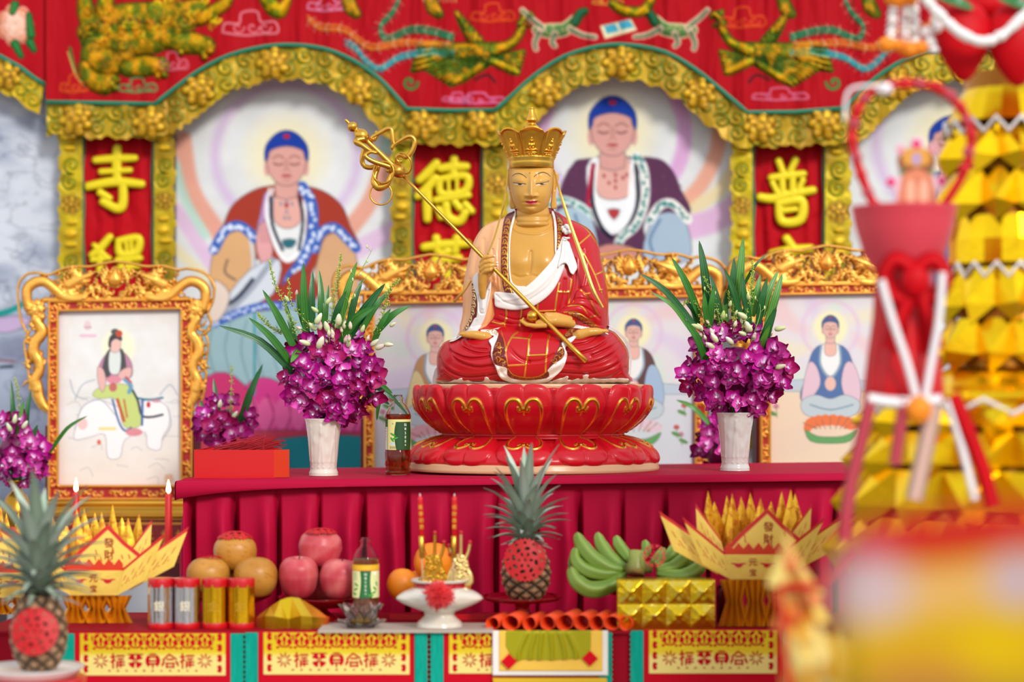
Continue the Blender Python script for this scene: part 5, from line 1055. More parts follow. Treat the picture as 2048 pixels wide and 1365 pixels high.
# ---------- orchids ----------
M['petal']=vcm('orchid_petal',.5,.3,None,sss=.12); M['leaf']=vcm('green_leaf',.35,.5,(200,.15,.0004)); M['bud']=vcm('orchid_bud',.45,.4,None,sss=.1)
def petal_mb(mb,ang,L,Wd,tilt,cup,tip,base,edge,mid):
    nu,nv=7,11; V=[];C=[]
    for j in range(nv):
        t_=j/(nv-1); w=Wd*math.sin(math.pi*(t_*.90+.045)**tip)**.6
        for i in range(nu):
            s_=(i/(nu-1)-.5)*2; x=w*s_; y=L*t_*(1-.08*s_*s_); z=math.sin(tilt)*L*t_-.18*L*math.sin(t_*math.pi)*cup+abs(s_)**2*w*.25*cup+.04*L*math.sin(s_*5+t_*6)*t_
            yy=y*math.cos(tilt); ca,sa=math.cos(ang),math.sin(ang); V.append((x*ca-yy*sa,x*sa+yy*ca,z))
            k=sstep(t_,.05,.5); vein=.06*math.cos(s_*14)*(1-t_)
            col=np.array(base)*(1-k)+np.array(mid)*k; k2=max(sstep(t_,.7,1),abs(s_)**3*.5); col=col*(1-k2)+np.array(edge)*k2-vein*.5; C.append(np.clip(col,0,1))
    mb.grid(np.array(V).reshape(nv,nu,3),np.array(C).reshape(nv,nu,3))
def orchid_mesh(k):
    mb=MB(); base,mid,edge=[(hexc('f4d8ec'),hexc('b8108a'),hexc('a80880')),(hexc('e8a0d4'),hexc('960668'),hexc('800458')),(hexc('f8e8f2'),hexc('dd50b4'),hexc('d0309c')),(hexc('dc68bc'),hexc('a80a5c'),hexc('8c0448'))][k]
    S_=.0262
    for a in (0,2.25,-2.25): petal_mb(mb,a,S_*1.12,S_*.38,.20,.9,.72,base,edge,mid)
    for a in (1.15,-1.15): petal_mb(mb,a,S_*1.10,S_*.60,.34,.9,.66,base,edge,mid)
    for a in (math.pi-.35,math.pi+.35): petal_mb(mb,a,S_*.62,S_*.30,.9,.8,.8,hexc('f0e0f0'),hexc('820a50'),hexc('a01070'))
    mb.ball((0,0,.003),(.0025,.0032,.0045),5,c='f2e6f2'); return mb
OM=[mesh_of(orchid_mesh(k),'orchid_flower',M['petal']) for k in range(4)]
def leaf_strip(pts,w,col='2f7a26',c2='5fa83a',fold=.25,nseg=5):
    p=catmull(pts,nseg); N=len(p); tt=np.linspace(0,1,N); ww=w*.78*np.interp(tt,[0,.25,.5,.75,.92,1],[.7,1,.95,.66,.26,.01])
    t=np.gradient(p,axis=0); t/=np.linalg.norm(t,axis=1)[:,None]+1e-9; nn=np.array([.15,-1,.25]); sd=np.cross(t,nn); sd/=np.linalg.norm(sd,axis=1)[:,None]+1e-9; up=np.cross(sd,t)
    o=[(-1,0),(-.75,-.12*fold),(-.5,-.3*fold),(-.25,-.45*fold),(0,-.8*fold),(.25,-.45*fold),(.5,-.3*fold),(.75,-.12*fold),(1,0)]; V=np.stack([p+sd*(a*ww)[:,None]-up*(b*ww*-1)[:,None] for a,b in o],1)
    cc=np.array([[(np.array(hexc(c2))*.9 if (abs(abs(a)-.5)<.1 or abs(a)<.1) else np.array(hexc(col)))-.03*((i//3)%2) for a,b in o] for i in range(N)])
    m=MB(); m.grid(V,np.clip(cc,0,1)); V2=V-up[:,None]*.0006; m.grid(V2,np.clip(cc,0,1),flip=True); return m
def bouquet(label,cx,cy,D,rx,ry,nf,leaves,buds,sprays,rz=None,seed=1,group=None,stemto=None,depth=.07,dark=0):
    rr=random.Random(seed); org=P(cx,cy+ry,D); t=thing('orchid_bouquet',label,'flowers',org,group); s=D/F; O=np.array(org); ce=np.array(P(cx,cy,D))
    k=0; pts=[]; tries=0
    while k<nf and tries<60000:
        tries+=1
        u=rr.uniform(-1,1); th=rr.uniform(0,2*math.pi); q=math.sqrt(1-u*u); n=Vector((q*math.cos(th),q*math.sin(th),u))
        if n.y>.35: continue
        tap=(1-.42*max(0,-n.z)**1.3)*(1+.10*math.sin(n.x*7+n.z*5+seed))
        pos=Vector(ce)+Vector((n.x*rx*s*tap,n.y*depth,n.z*ry*s))*rr.uniform(.80,1.13)
        if any((pos-w).length<(.0168 if nf>60 else .019) for w in pts): continue
        pts.append(pos)
        kk=rr.choice((0,0,1,1,2,3) if n.x*1-n.z*.2<.4 or not dark else (1,3,3,0)); o=bpy.data.objects.new('orchid_flower',OM[kk]); COL.objects.link(o); o.parent=t
        d_=(Vector((n.x*.9,n.y-.8,n.z*.6-.1))+Vector((rr.uniform(-.8,.8),rr.uniform(-.3,.3),rr.uniform(-.7,.6)))).normalized()
        o.rotation_euler=(d_.to_track_quat('Z','Y')@Matrix.Rotation(rr.uniform(-.7,.7),4,'Z').to_quaternion()).to_euler()
        o.location=pos-Vector(org); sc=rr.uniform(.72,1.2); o.scale=(sc,)*3; k+=1
    mb=MB(); mb.ball(ce,(rx*s*.58,depth*.62,ry*s*.62),14,c='6a0c48')
    for j in range(14): a=j*.45; mb.tube([np.array((ce[0]+.004*math.cos(a),ce[1]+.006*math.sin(a),O[2]-.05)),ce+np.array((math.cos(a)*.02,math.sin(a)*.02,0))],.0022,6,c='3f7a30')
    obj('flower_stems',mb,M['leaf'],t)
    for (x,y,bx,by,w,dd) in leaves:
        A=np.array(P(bx,by,D-dd*.3)); B=np.array(P(x,y,D-dd)); mid=(A+B)/2+np.array((rr.uniform(-.006,.006),-.01,abs(B[0]-A[0])*.14)); 
        g=rr.choice((('1f6a1e','4a8c30'),('2f7a20','74a844'),('145024','2f7a38'))); obj('leaf',leaf_strip([A,mid,B],w*s,*g),M['leaf'],t)
    for (x,y,L,a,c1) in buds:
        d_=Vector((math.sin(a)*1,-.35+rr.uniform(-.3,.3),math.cos(a))).normalized(); m=d_.to_track_quat('Z','Y').to_matrix(); p0=np.array(P(x,y,D-depth*rr.uniform(.5,.95)))
        mb=MB(); pr=[(.0005,-.5),(.18,-.42),(.26,-.15),(.22,.12),(.12,.38),(.001,.5)]; pf=catmull([(r,z) for r,z in pr],3); th=np.arange(10)/10*6.283
        V=np.array([[np.array(m@Vector((r*L*s*math.cos(q),r*L*s*math.sin(q)*.9,z*L*s))) for q in th] for r,z in pf])+p0
        cc=np.array([[np.clip(np.array(hexc('b9c98a'))*(.5-z)+np.array(hexc(c1))*(.5+z),0,1)]*10 for r,z in pf]); mb.grid(V,cc,closeu=True,flip=True); obj('orchid_bud',mb,M['bud'],t)
    if nf>60:
        for q_ in range(16):
            x=cx+rr.uniform(-rx*.8,rx*.8); y=cy-ry*rr.uniform(.75,1.25); a=(x-cx)/rx*1.0+rr.uniform(-.5,.5); d_=Vector((math.sin(a),-.4,math.cos(a))).normalized(); p0=np.array(P(x,y,D-depth*rr.uniform(.3,.9))); L=rr.uniform(12,22)*s
            mb=MB(); mb.tube([p0-np.array(d_)*L*1.4,p0-np.array(d_)*L*.5],.0008,5,c='8aa050'); mb.tube([p0+np.array(d_)*L*k_ for k_ in (-.5,-.3,0,.3,.5)],[.0008,L*.2,L*.24,L*.14,.0004],8,c=[hexc('9cb060'),hexc('c4cc90'),hexc('e4dcc0'),hexc(rr.choice(('e8d0d4','dfe0b4','d890b8'))),hexc('b8c080')]); obj('orchid_bud',mb,M['bud'],t)
    for (pts_,kind) in sprays:
        p=catmull([P(x,y,D-.02) for x,y in pts_],5); mb=MB(); mb.tube(p,[.0013,.0006],6,c='8aa850')
        if kind=='fuzz':
            for i,q in enumerate(p):
                t_=i/(len(p)-1)
                for j in range(9):
                    a=rr.random()*6.28; r=(1-t_*.8)*.015*rr.uniform(.3,1); q2=q+np.array((math.cos(a)*r,math.sin(a)*r*.6,rr.uniform(-.004,.006))); mb.tube([q-np.array((0,0,.005)),q2],.0004,4,c='7a9a40'); mb.ball(q2,.0015,3,c=rr.choice(('b8c048','d4cc50','8fae48')))
        else:
            for i in range(2,len(p),3):
                sg=1 if (i//3)%2 else -1; q2=p[i]+np.array((sg*.008,-.003,.009)); mb.tube([p[i],q2],.0006,5,c='9ab858'); mb.ball(q2+np.array((sg*.002,0,.003)),(.0024,.0024,.0048),5,c='c8d490')
        obj('flower_spray',mb,M['bud'],t)
    return t
def k4(*q): return [(u/2.495,409+v/2.495) for u,v in q]
def k6(*q): return [(1228+u/2.495,409+v/2.495) for u,v in q]
def LV(kf,*a): return [kf((x,y))[0]+kf((bx,by))[0]+(w,dd) for x,y,bx,by,w,dd in a]
bouquet('full magenta orchid bouquet with long leaves in the white vase beside the tea bottle',668,757,4.85,88,88,98,
 LV(k4,(1090,605,1490,870,10,.07),(1240,565,1480,830,10,.08),(1310,425,1490,760,10,.06),(1515,290,1530,650,11,.03),(1560,330,1560,600,9,.0),(1592,325,1600,600,9,-.02),(1480,420,1530,640,8,.0),(1640,400,1620,620,8,-.02),(1782,285,1690,640,10,.02),(1810,370,1740,620,9,-.01),(1922,395,1690,740,13,.06),(1880,505,1690,700,14,.08),(1960,420,1800,640,9,-.02),(2048,505,1870,650,9,.0),(1950,520,1860,700,8,.03),(1730,430,1660,640,9,.04),(1960,945,1840,890,9,-.03),(1945,1000,1840,945,9,-.03),(2050,1065,1850,900,6,-.03),(1880,1080,1900,960,5,-.03),(1450,790,1500,720,9,.09),(1420,470,1480,700,7,-.02)),
 [q+(L,a,c) for q,L,a,c in ((k4((1590,570))[0],26,.5,'f0ead0'),(k4((1630,610))[0],24,-.3,'e8e4c8'),(k4((1690,575))[0],26,.1,'f2eed8'),(k4((1560,610))[0],22,-.8,'dfe0b0'),(k4((1520,690))[0],24,-1.2,'f0e0d0'),(k4((1600,690))[0],30,.4,'f0e4d8'),(k4((1740,690))[0],20,.2,'e8e0c0'),(k4((1870,690))[0],22,.9,'d8c8c0'),(k4((1900,710))[0],24,1.2,'e0b8cc'),(k4((1960,600))[0],16,1.,'dfe4b0'),(k4((1640,480))[0],18,.6,'c8d890'),(k4((1570,525))[0],18,-.9,'c8d890'),(k4((1810,620))[0],18,.4,'d8e0a8'),(k4((1940,700))[0],20,1.6,'e8d8c8'),(k4((1480,440))[0],12,.2,'d8a8c0'),(k4((1430,470))[0],16,-.5,'b8cc80'))],
 [(k4((1490,640),(1420,500),(1370,390),(1345,285)),'fuzz'),(k4((1650,600),(1670,450),(1690,340),(1700,255)),'fuzz'),(k4((1880,640),(1920,520),(1940,430),(1990,380)),'fuzz'),(k4((1400,640),(1340,600),(1290,550)),'fuzz'),(k4((1560,620),(1460,500),(1440,380)),'fuzz'),(k4((1740,520),(1740,400),(1800,330),(1860,220)),'bud'),(k4((1700,640),(1750,480),(1860,320)),'bud')],seed=3,group='magenta orchid bouquets',dark=1)
bouquet('full magenta orchid bouquet in the right white vase, right of the lotus pedestal',1470,748,4.85,92,88,98,
 LV(k6,(130,345,400,600,9,.05),(180,435,390,640,6,.05),(288,265,430,560,10,.04),(425,180,470,520,12,.02),(350,480,420,600,9,.0),(645,160,600,560,12,.0),(600,265,560,520,10,.02),(550,320,640,600,9,.05),(765,245,640,420,4,.0),(840,345,760,620,11,-.01),(820,330,740,560,9,-.02),(765,365,720,600,10,.02),(730,350,690,560,10,.0),(812,510,720,800,13,.07),(700,420,640,620,10,.0),(480,350,530,640,10,.02),(560,430,560,600,8,.0),(350,570,470,810,11,.09),(500,400,480,620,9,.03),(780,600,720,780,10,.08),(640,340,680,600,9,.03),(450,440,480,620,9,.04)),
 [q+(L,a,c) for q,L,a,c in ((k6((410,610))[0],24,-1.2,'c8cc98'),(k6((500,665))[0],24,-.6,'f0e0dc'),(k6((480,705))[0],26,-1.1,'ecdcd4'),(k6((575,680))[0],24,-.8,'ecd8e0'),(k6((640,555))[0],24,-1.0,'e4e4b8'),(k6((670,610))[0],26,-.5,'f2ecdc'),(k6((640,645))[0],20,-1.2,'dce0b0'),(k6((580,495))[0],14,.2,'c8d890'),(k6((545,550))[0],18,.1,'c0d070'),(k6((670,460))[0],16,-.3,'d0d890'),(k6((830,620))[0],24,1.4,'c8c890'),(k6((830,810))[0],24,1.3,'c8b8a0'),(k6((610,540))[0],12,.3,'d8dc98'))],
 [(k6((540,640),(510,520),(490,450),(440,350)),'fuzz'),(k6((640,640),(680,460),(690,380),(690,290)),'fuzz'),(k6((600,650),(600,560),(570,440)),'fuzz'),(k6((460,600),(400,480),(345,500)),'fuzz'),(k6((550,690),(540,580),(490,480),(470,440)),'bud'),(k6((700,640),(730,540),(720,470)),'bud')],seed=8,group='magenta orchid bouquets')
bouquet('blurred orchid bouquet in a brass vase at the left edge, beside the leftmost gilt frame',34,905,5.4,62,66,34,
 [(175,832,100,905,5,.05),(62,780,50,900,8,0),(75,850,60,920,9,.05),(22,760,30,880,7,0),(48,800,40,900,7,.03)],[(30,838,20,.2,'d8dcc0'),(50,850,20,.6,'e8dcd0'),(18,855,20,-.4,'d8d8c0')],[([(35,880),(38,800),(30,760)],'fuzz')],seed=4,group='magenta orchid bouquets')
bouquet('blurred orchid bouquet behind the red incense box, in front of the left arch painting',452,850,5.35,52,50,30,
 [(427,756,440,860,8,0),(526,728,475,870,10,.03),(505,800,470,870,8,0),(400,800,440,880,9,.03)],[(440,808,18,.2,'e8dcd0'),(470,830,18,.6,'d8d8c0'),(420,835,18,-.4,'e8d0d8')],[([(458,850),(462,790),(464,735)],'fuzz')],seed=5,group='magenta orchid bouquets')
bouquet('small blurred orchid spray behind the right white vase, between two gilt frames',1432,905,5.4,34,52,18,
 [(1352,800,1420,850,7,0),(1395,870,1430,890,5,.02)],[],[],seed=6,group='magenta orchid bouquets')
M['brass']=pmat('brass','b8862c',.3,1,var=.1); M['porc']=vcm('white_glazed_porcelain',.12,.5,(20,.05,.002),coat=.5)
for cx_,cy_,D_,lb in ((34,985,5.4,'brass vase at the far left holding blurred orchids'),(452,905,5.35,'brass vase hidden behind the red incense box'),(1432,965,5.4,'brass vase hidden behind the right white vase')):
    base=P(cx_,1100,D_); z1=P(cx_,cy_-22,D_)[2]; zb=zs+(0 if cx_!=1432 else P(0,1098,DF)[2]-zs); h_=z1-zb
    o=tag(obj('brass_vase',MB().lathe(catmull([(.001,0),(.03,0),(.03,h_*.05),(.014,h_*.15),(.02,h_*.35),(.042,h_*.6),(.03,h_*.8),(.012,h_*.9),(.026,h_),(.022,h_),(.01,h_*.9),(.001,h_*.89)],4),base[0],base[1],zb,32),M['brass'],org=(base[0],base[1],zb)),lb,'vase')
# white porcelain vases
def vase(px,label,r0,ytop):
    D=4.85; b=on2(px,D); s=D/F; H=(948 if px<1000 else 940)-ytop
    prof=[(.1,0),(27.5,0),(29,1.5),(29,6),(27.5,10),(26.5,14),(27,24),(28.5,40),(31,70),(r0-3,H-22),(r0-1,H-8),(r0+1,H-1),(r0,H),(r0-2.2,H-1),(r0-4,H-10),(28,50),(25,20),(.1,16)]
    pf=catmull(prof,4); n=120; th=np.arange(n)/n*6.283; V=[];C=[]
    for r,z in pf:
        rr=np.full(n,float(r)); out=(r>24)&(z<H-2)
        if 14<z<H-4 and r>25:
            for a0,sl in ((-1.9,.003),(-1.45,-.002),(-1.1,.004),(-2.5,.002),(-.5,-.003),(.4,.002),(1.4,0),(2.4,.002)):
                rr=rr+1.5*np.exp(-((th-2*math.pi-(a0+sl*z)+math.pi)%(2*math.pi)-math.pi)**2/.0045)*(.6+.4*math.cos(z*.45))
            for a0,z0 in ((-1.7,60),(-1.3,78),(-1.6,88),(-1.2,45),(-2.1,70),(-.8,60)): rr=rr+2.2*np.exp(-(((th-2*math.pi-a0+math.pi)%(2*math.pi)-math.pi)/.16)**2-((z-z0)/5)**2)
        V.append(np.stack([b[0]+rr*s*np.cos(th),b[1]+rr*s*np.sin(th),b[2]+z*s+0*th],-1)); C.append(np.tile(np.array(hexc('d8d0c2' if px<1000 else 'c4c0ba')),(n,1)))
    mb=MB(); mb.grid(np.array(V),np.array(C),closeu=True,flip=True); tag(obj('porcelain_vase',mb,M['porc'],org=b),label,'vase')
vase(647,'white glazed vase with moulded stems, left on the altar cloth',37,834); vase(1470,'white glazed vase with moulded leaves, right on the altar cloth',38,824)
# ---------- tea bottle ----------
def bottle(name,label,px,D,b,R,H,liquid,labcol,draw,texts,neckcol='e8e8e0',cat='bottle',fill=.76,glass='clear'):
    s=D/F; t=thing(name,label,cat,b); O=b
    shp=[(.1,0),(R*.8,0),(R*.95,2),(R,6),(R*.93,9),(R,12),(R*.94,16),(R,20),(R,H*.30),(R*.97,H*.31),(R*.97,H*.70),(R,H*.71),(R,H*.74),(R*.9,H*.79),(R*.66,H*.86),(R*.40,H*.905),(R*.36,H*.93),(R*.36,H*.95),(R*.44,H*.955),(R*.44,H*.965),(R*.34,H*.97),(R*.34,H)]
    sh=np.array(shp)*s
    inn=[(max(r-1*s,1e-5),z) for r,z in sh[::-1]]; inn[-1]=(1e-5,.8*s)
    obj('bottle_shell',MB().lathe(list(map(tuple,sh))+inn,O[0],O[1],O[2],48),M['pet'],t)
    zl=H*fill*s; liq=[(max(r-1.3*s,1e-5),max(z,1.2*s)) for r,z in sh if z<zl]; liq.append((liq[-1][0]*.98,zl)); liq.append((1e-5,zl)); liq[0]=(1e-5,1.2*s)
    obj('liquid',MB().lathe(liq,O[0],O[1],O[2],40),liquid,t)
    a0,a1=math.radians(185),math.radians(355); zb,ztp=H*.315*s if cat=='bottle' else 0,H*.695*s
    c=Cv(0,0,100,100,.8,labcol); draw(c); c.full(); r=R*.985*s
    def ml(X,Y,d): th=a0+(a1-a0)*X/100; rr=r+d*s; return np.stack([O[0]+rr*np.cos(th),O[1]+rr*np.sin(th),O[2]+ztp-(ztp-zb)*Y/100],-1)
    lb=obj('bottle_label',relief_mb(c,ml,0.25+0*c.X,.2,back=True),M['card'],t)
    # back half of the label
    c2=Cv(0,0,100,100,5,labcol); c2.full()
    def ml2(X,Y,d): th=a1+(2*math.pi-(a1-a0))*X/100; rr=r+d*s; return np.stack([O[0]+rr*np.cos(th),O[1]+rr*np.sin(th),O[2]+ztp-(ztp-zb)*Y/100],-1)
    obj('bottle_label',relief_mb(c2,ml2,.25+0*c2.X,.2,back=True),M['card'],t)
    for (tx,size,x,y,col) in texts:
        obj('label_writing',text_mb(tx,size,x,y,D,col,mapf=ml,d=.6,bold=.01,sx=.55),M['card'],lb)
    return t
M['pet']=pmat('clear_plastic','f4f6f4',.04,trans=1,ior=1.2); M['tea']=pmat('amber_tea','b8400e',.05,trans=.9,ior=1.3); M['gtea']=pmat('pale_yellow_tea','d8c070',.05,trans=.9,ior=1.3)
def dr1(c):
    c.paint(c.X-26,'3f7a3a',soft=.5); c.paint(np.maximum(c.X-20,8-c.Y),'e8e4b8'); c.paint(np.maximum(22-c.X,c.X-100),'dcd68a'); 
    c.paint(np.maximum(np.abs(c.X-70)-22+8*np.sin(c.Y/100*3.1416)*0-6*np.sin(c.Y*.031),8-c.Y),'1d4a22'); c.paint(np.maximum(c.X-20,22-c.Y)*1,'d8dcc8'); c.paint(np.maximum(8-c.X,np.maximum(c.X-20,c.Y-25)),'2a6a30')
    for a in ((38,50,.6),(44,62,-.4),(36,66,1.0)): c.pe(a[0],a[1],9,3.2,'3f9a34',ang=a[2])
    c.pe(36,80,6,6,'b8cfe0'); 
    for k in range(5): c.ps([(8,30+k*9),(16,30+k*9)],.6,'6a7a50')
    for k in range(8): c.ps([(30+k*2.6,88),(30+k*2.6,96)],.5,'303030')
bottle('tea_bottle','open plastic bottle of dark amber tea, between the left white vase and pedestal',796,4.83,on2(796,4.83),26,160,M['tea'],'d8d28c',dr1,[(ch,15,72,17+i*13.5,'f2f4e8') for i,ch in enumerate('ณพรยย+')]+[('ชา',7,38,14,'2a5a20')])
# ---------- red box of incense ----------
b=np.array(P(388,952,4.74)); b2=np.array(P(548,952,4.74)); zb=zt(b[0])+.001; w=b2[0]-b[0]; dpt=.17; hgt=.068; th_=.0016
M['redbox']=pmat('glossy_red_card','c40e12',.3,coat=.2,var=.03); M['stick']=pmat('red_incense_stick','a80e1c',.6)
o=thing('incense_box','open glossy red box full of incense sticks, at the left end of the altar cloth','box',(b[0]+w/2,b[1]+dpt/2,zb))
mb=MB(); A=(b[0],b[1],zb); 
for q in (((0,0,0),(w,th_,hgt)),((0,dpt-th_,0),(w+.0,dpt,hgt)),((0,th_,0),(th_,dpt-th_,hgt)),((w-th_,th_,0),(w,dpt-th_,hgt)),((th_,th_,0),(w-th_,dpt-th_,th_))): mb.box(np.array(A)+q[0],np.array(A)+q[1])
bx=obj('box_body',mb,M['redbox'],o,smooth=False)
obj('folded_flap',MB().add([(A[0]+w,A[1],zb+.002),(A[0]+w+.032,A[1]+.03,zb+.002),(A[0]+w+.032,A[1]+.03,zb+hgt),(A[0]+w,A[1],zb+hgt)],[(0,1,2,3)],flat=True).add([(A[0]+w+.001,A[1]+.001,zb+.002),(A[0]+w+.033,A[1]+.031,zb+.002),(A[0]+w+.033,A[1]+.031,zb+hgt),(A[0]+w+.001,A[1]+.001,zb+hgt)],[(3,2,1,0)],flat=True),pmat('orange_red_card','c8340e',.4),o)
sm=mesh_of(MB().tube([(0,0,0),(0,0,.2)],.0009,5),'incense_stick',M['stick'])
rr=random.Random(2)
for k in range(110):
    s_=bpy.data.objects.new('incense_stick',sm); COL.objects.link(s_); tag(s_,'thin red incense stick lying in the open red box','incense','incense sticks in the red box')
    x=A[0]+rr.uniform(.012,w-.075); y=A[1]+rr.uniform(.02,.11); z=zb+rr.uniform(.05,hgt+.004)
    d_=Vector((rr.uniform(.35,.5),rr.uniform(.05,.22),rr.uniform(.06,.15))).normalized(); s_.location=(x,y,z); s_.rotation_euler=d_.to_track_quat('Z','Y').to_euler(); s_.scale=(1,1,.5)
    if k==0: d_=Vector((.05,0,.4)).normalized(); s_.location=(A[0]+w*.8,A[1]+.05,zb+.02); s_.rotation_euler=d_.to_track_quat('Z','Y').to_euler(); s_.scale=(1,1,.45)
# ---------- red candles behind the paper offerings ----------
M['wax']=pmat('red_wax','d01414',.4,sss=.1); M['flame']=pmat('candle_flame','fff0c0',.5,emit=('ffe6a8',14)); M['wick']=pmat('wick','2a2018',.8)
for px,py,lb in ((152,972,'lit red candle in front of the left gilt frame, left of the two'),(337,975,'lit red candle in front of the left gilt frame, beside the altar cloth corner')):
    D=5.42; a=P(px,py+14,D); t=thing('red_candle',lb,'candle',(a[0],a[1],zs)); obj('wax_body',MB().lathe([(.0001,0),(.010,0),(.0105,.01),(.0095,a[2]-zs-.004),(.007,a[2]-zs),(.0001,a[2]-zs-.002)],a[0],a[1],zs,24),M['wax'],t)
    obj('wick',MB().tube([(a[0],a[1],a[2]-.003),(a[0],a[1],a[2]+.006)],.0008,6),M['wick'],t)
    obj('flame',MB().lathe(catmull([(.0001,0),(.004,.004),(.0058,.010),(.004,.02),(.0012,.032),(.0001,.038)],4),a[0],a[1],a[2]+.002,16),M['flame'],t)
# ================= front offering table =================
ZF=.861
def on3(px,D): return np.array(((px-CX)*D/F,CAMY+D,ZF))
t=thing('offering_table','front offering table with a dark red cloth and hanging papercut panels','table',(0,-.7,0))
M['redcloth']=vcm('dark_red_cloth',.65,.06,(400,.1,.0004))
xa,xb=P(-40,0,4.1)[0],P(1760,0,4.1)[0]; yF=CAMY+4.1; yB=CAMY+4.47
mb=MB(); mb.box((xa,yF,ZF-.004),(xb,yB,ZF),c='8e0f1e'); obj('table_cloth_top',mb,M['redcloth'],t)
c=Cv(-40,1263,1760,1420,5,'980f20'); c.full(); obj('front_cloth',relief_mb(c,mapD(4.105),2*np.sin(c.X*.06)-2,1,back=True),M['redcloth'],t)
obj('table_board',MB().box((xa+.02,yF+.02,ZF-.03),(xb-.02,yB-.01,ZF-.006)),M['maroon'],t)
for x in (xa+.05,xb-.1):
    for y in (yF+.04,yB-.09): obj('leg',MB().box((x,y,0),(x+.05,y+.05,ZF-.03)),M['maroon'],t)
DP=4.098
def cutpanel(x0,x1,y0,y1,label,xe0=None,xe1=None):
    """red hanging with green zigzag sides and a cut yellow paper sheet"""
    t=thing('papercut_hanging',label,'hanging',P((x0+x1)/2,y1,DP),'papercut hangings on the table front')
    xe0=xe0 or x0; xe1=xe1 or x1
    c=Cv(x0-2,y0-2,x1+2,1420,3,'c20c22'); c.full(); obj('red_backing',relief_mb(c,mapD(DP),1.2+0*c.X,1,back=True),M['redcloth'],t)
    for xx,sg in ((x0-14,-1),(x1+14,1)):
        c=Cv(xx-18,y0-2,xx+18,1410,1.8,'0f9a84'); z=4*np.abs((c.Y/10)%1*2-1); c.sd=np.maximum(np.maximum(np.abs(c.X-xx)-12-z*((c.X-xx)*sg>0),y0-c.Y),c.Y-1408); c.col[...,:3]+=c.noise(.06,.1,3,(2,.3))[...,None]; c.col=np.clip(c.col,0,1)
        obj('green_border',relief_mb(c,mapD(DP),2+0*c.X,1,back=True),M['redcloth'],t)
    X0,X1=x0+9,x1-8; Y1=y1-10
    c=Cv(X0-1,y0-1,X1+1,Y1+1,.9,'ecd37a'); k_=sstep(c.Y,1318,1300)[...,None]; c.col[...,:3]=c.col[...,:3]*(1-k_)+np.array(hexc('e6c418'))*k_; c.col[...,3]=.35*k_[...,0]
    c.sd=np.maximum(np.maximum(X0-c.X,c.X-X1),np.maximum(y0-c.Y,c.Y-Y1))
    cut=lambda q: c.cut(q)
    for xx,sg in ((X0+11,1),(X1-11,-1)):
        for k in range(4):
            y=y0+8+k*21; cut(c.ell(xx,y,4,8)); cut(c.ell(xx+sg*1.5,y-4,4.5,3)); cut(c.ell(xx+sg*1.5,y+4,4.5,3))
    xl_,xr_=X0+24,X1-24; W_=xr_-xl_; n=max(1,round(W_/37.)); cw=W_/n
    for k in range(n+1):
        x=xl_+k*cw
        if xl_-1<=x<=xr_+1:
            for dx_,dy_,rx,ry,a in ((-9,6,6,2.2,.8),(9,6,6,2.2,-.8),(0,10,1.6,5,0),(-6,22,5,2,-.7),(6,22,5,2,.7)):
                if X0+22<x+dx_<X1-22: cut(c.ell(x+dx_,y0+dy_,rx*1.12,ry*1.3,a))
    for k in range(n):
        x=xl_+(k+.5)*cw
        for dx_,dy_,rx,ry,a in ((-8,5,5.5,2.6,-.5),(8,5,5.5,2.6,.5),(-10,17,5,3,.9),(10,17,5,3,-.9),(0,14,3,5,0),(-5,28,5,1.6,.3),(5,28,5,1.6,-.3),(0,23,2,2.4,0),(-13,30,3,2,0),(13,30,3,2,0)): cut(c.ell(x+dx_,y0+dy_,rx*1.12,ry*1.3,a))
        yc=y0+55; m=k%max(n,1)
        kind='F' if m in (0,n-1) else 'ABCD'[(m-1)%4]
        if kind=='F':
            for j in range(9): a=j*.698; cut(c.ell(x+10*math.cos(a),yc+10*math.sin(a),5.5,1.9,a))
            continue
        S_=lambda pts,r=1.9: cut(c.stroke([(x+u,yc+v) for u,v in pts],r,1))
        if kind=='A':
            for q in ([(-14,-8),(-6,-8)],[(-10,-14),(-10,14)],[(-14,2),(-6,-2)],[(-2,-10),(12,-10)],[(0,-4),(10,-4)],[(-1,2),(12,2)],[(-1,8),(12,8)],[(5,0),(5,12)],[(-2,2),(-2,13)]): S_(q)
        elif kind=='B':
            for a0,a1 in ((3.4,4.5),(4.9,6.0),(.3,1.4),(1.75,2.85)): cut(np.maximum(c.poly([(x,yc)]+[(x+15*math.cos(a),yc+15*math.sin(a)) for a in np.linspace(a0,a1,7)],1),5-c.ell(x,yc,.1)*1-99 if 0 else -99))
            S_([(-15,-13),(15,-13)],1.3)
        elif kind=='C':
            for a0,a1 in ((2.2,4.1),(5.3,7.2)): cut(np.maximum(c.ell(x,yc,15),-(c.ell(x,yc,7)))+0*c.X if 0 else c.poly([(x+15*math.cos(a),yc+15*math.sin(a)) for a in np.linspace(a0,a1,8)]+[(x+7*math.cos(a),yc+9*math.sin(a)) for a in np.linspace(a1,a0,8)],1))
            S_([(-5,-13),(5,-13)]); S_([(-6,-8),(6,-8)]); S_([(-7,0),(7,0)]); S_([(-5,6),(5,6)]); S_([(0,8),(0,13)])
        else:
            S_([(-14,-2),(-2,-13),(12,-4)],1.8); S_([(-6,-3),(6,-3)]); S_([(-7,4),(-7,13)]); S_([(7,4),(7,13)]); S_([(-4,5),(4,5)]); S_([(-4,12),(4,12)]); cut(c.ell(x-14,yc+5,2.5,7,.4)); cut(c.ell(x+14,yc+5,2.5,7,-.4))
        for dx_ in (-cw/2,0,cw/2): cut(c.poly([(x+dx_-4,yc+21),(x+dx_,yc+17),(x+dx_+4,yc+21)],1))
    if xe1!=x1: c.sd=np.maximum(c.sd,c.X-xe1)
    obj('papercut_sheet',relief_mb(c,mapD(DP),3+c.noise(.8,.02,5),.6,back=True),M['card'],t)
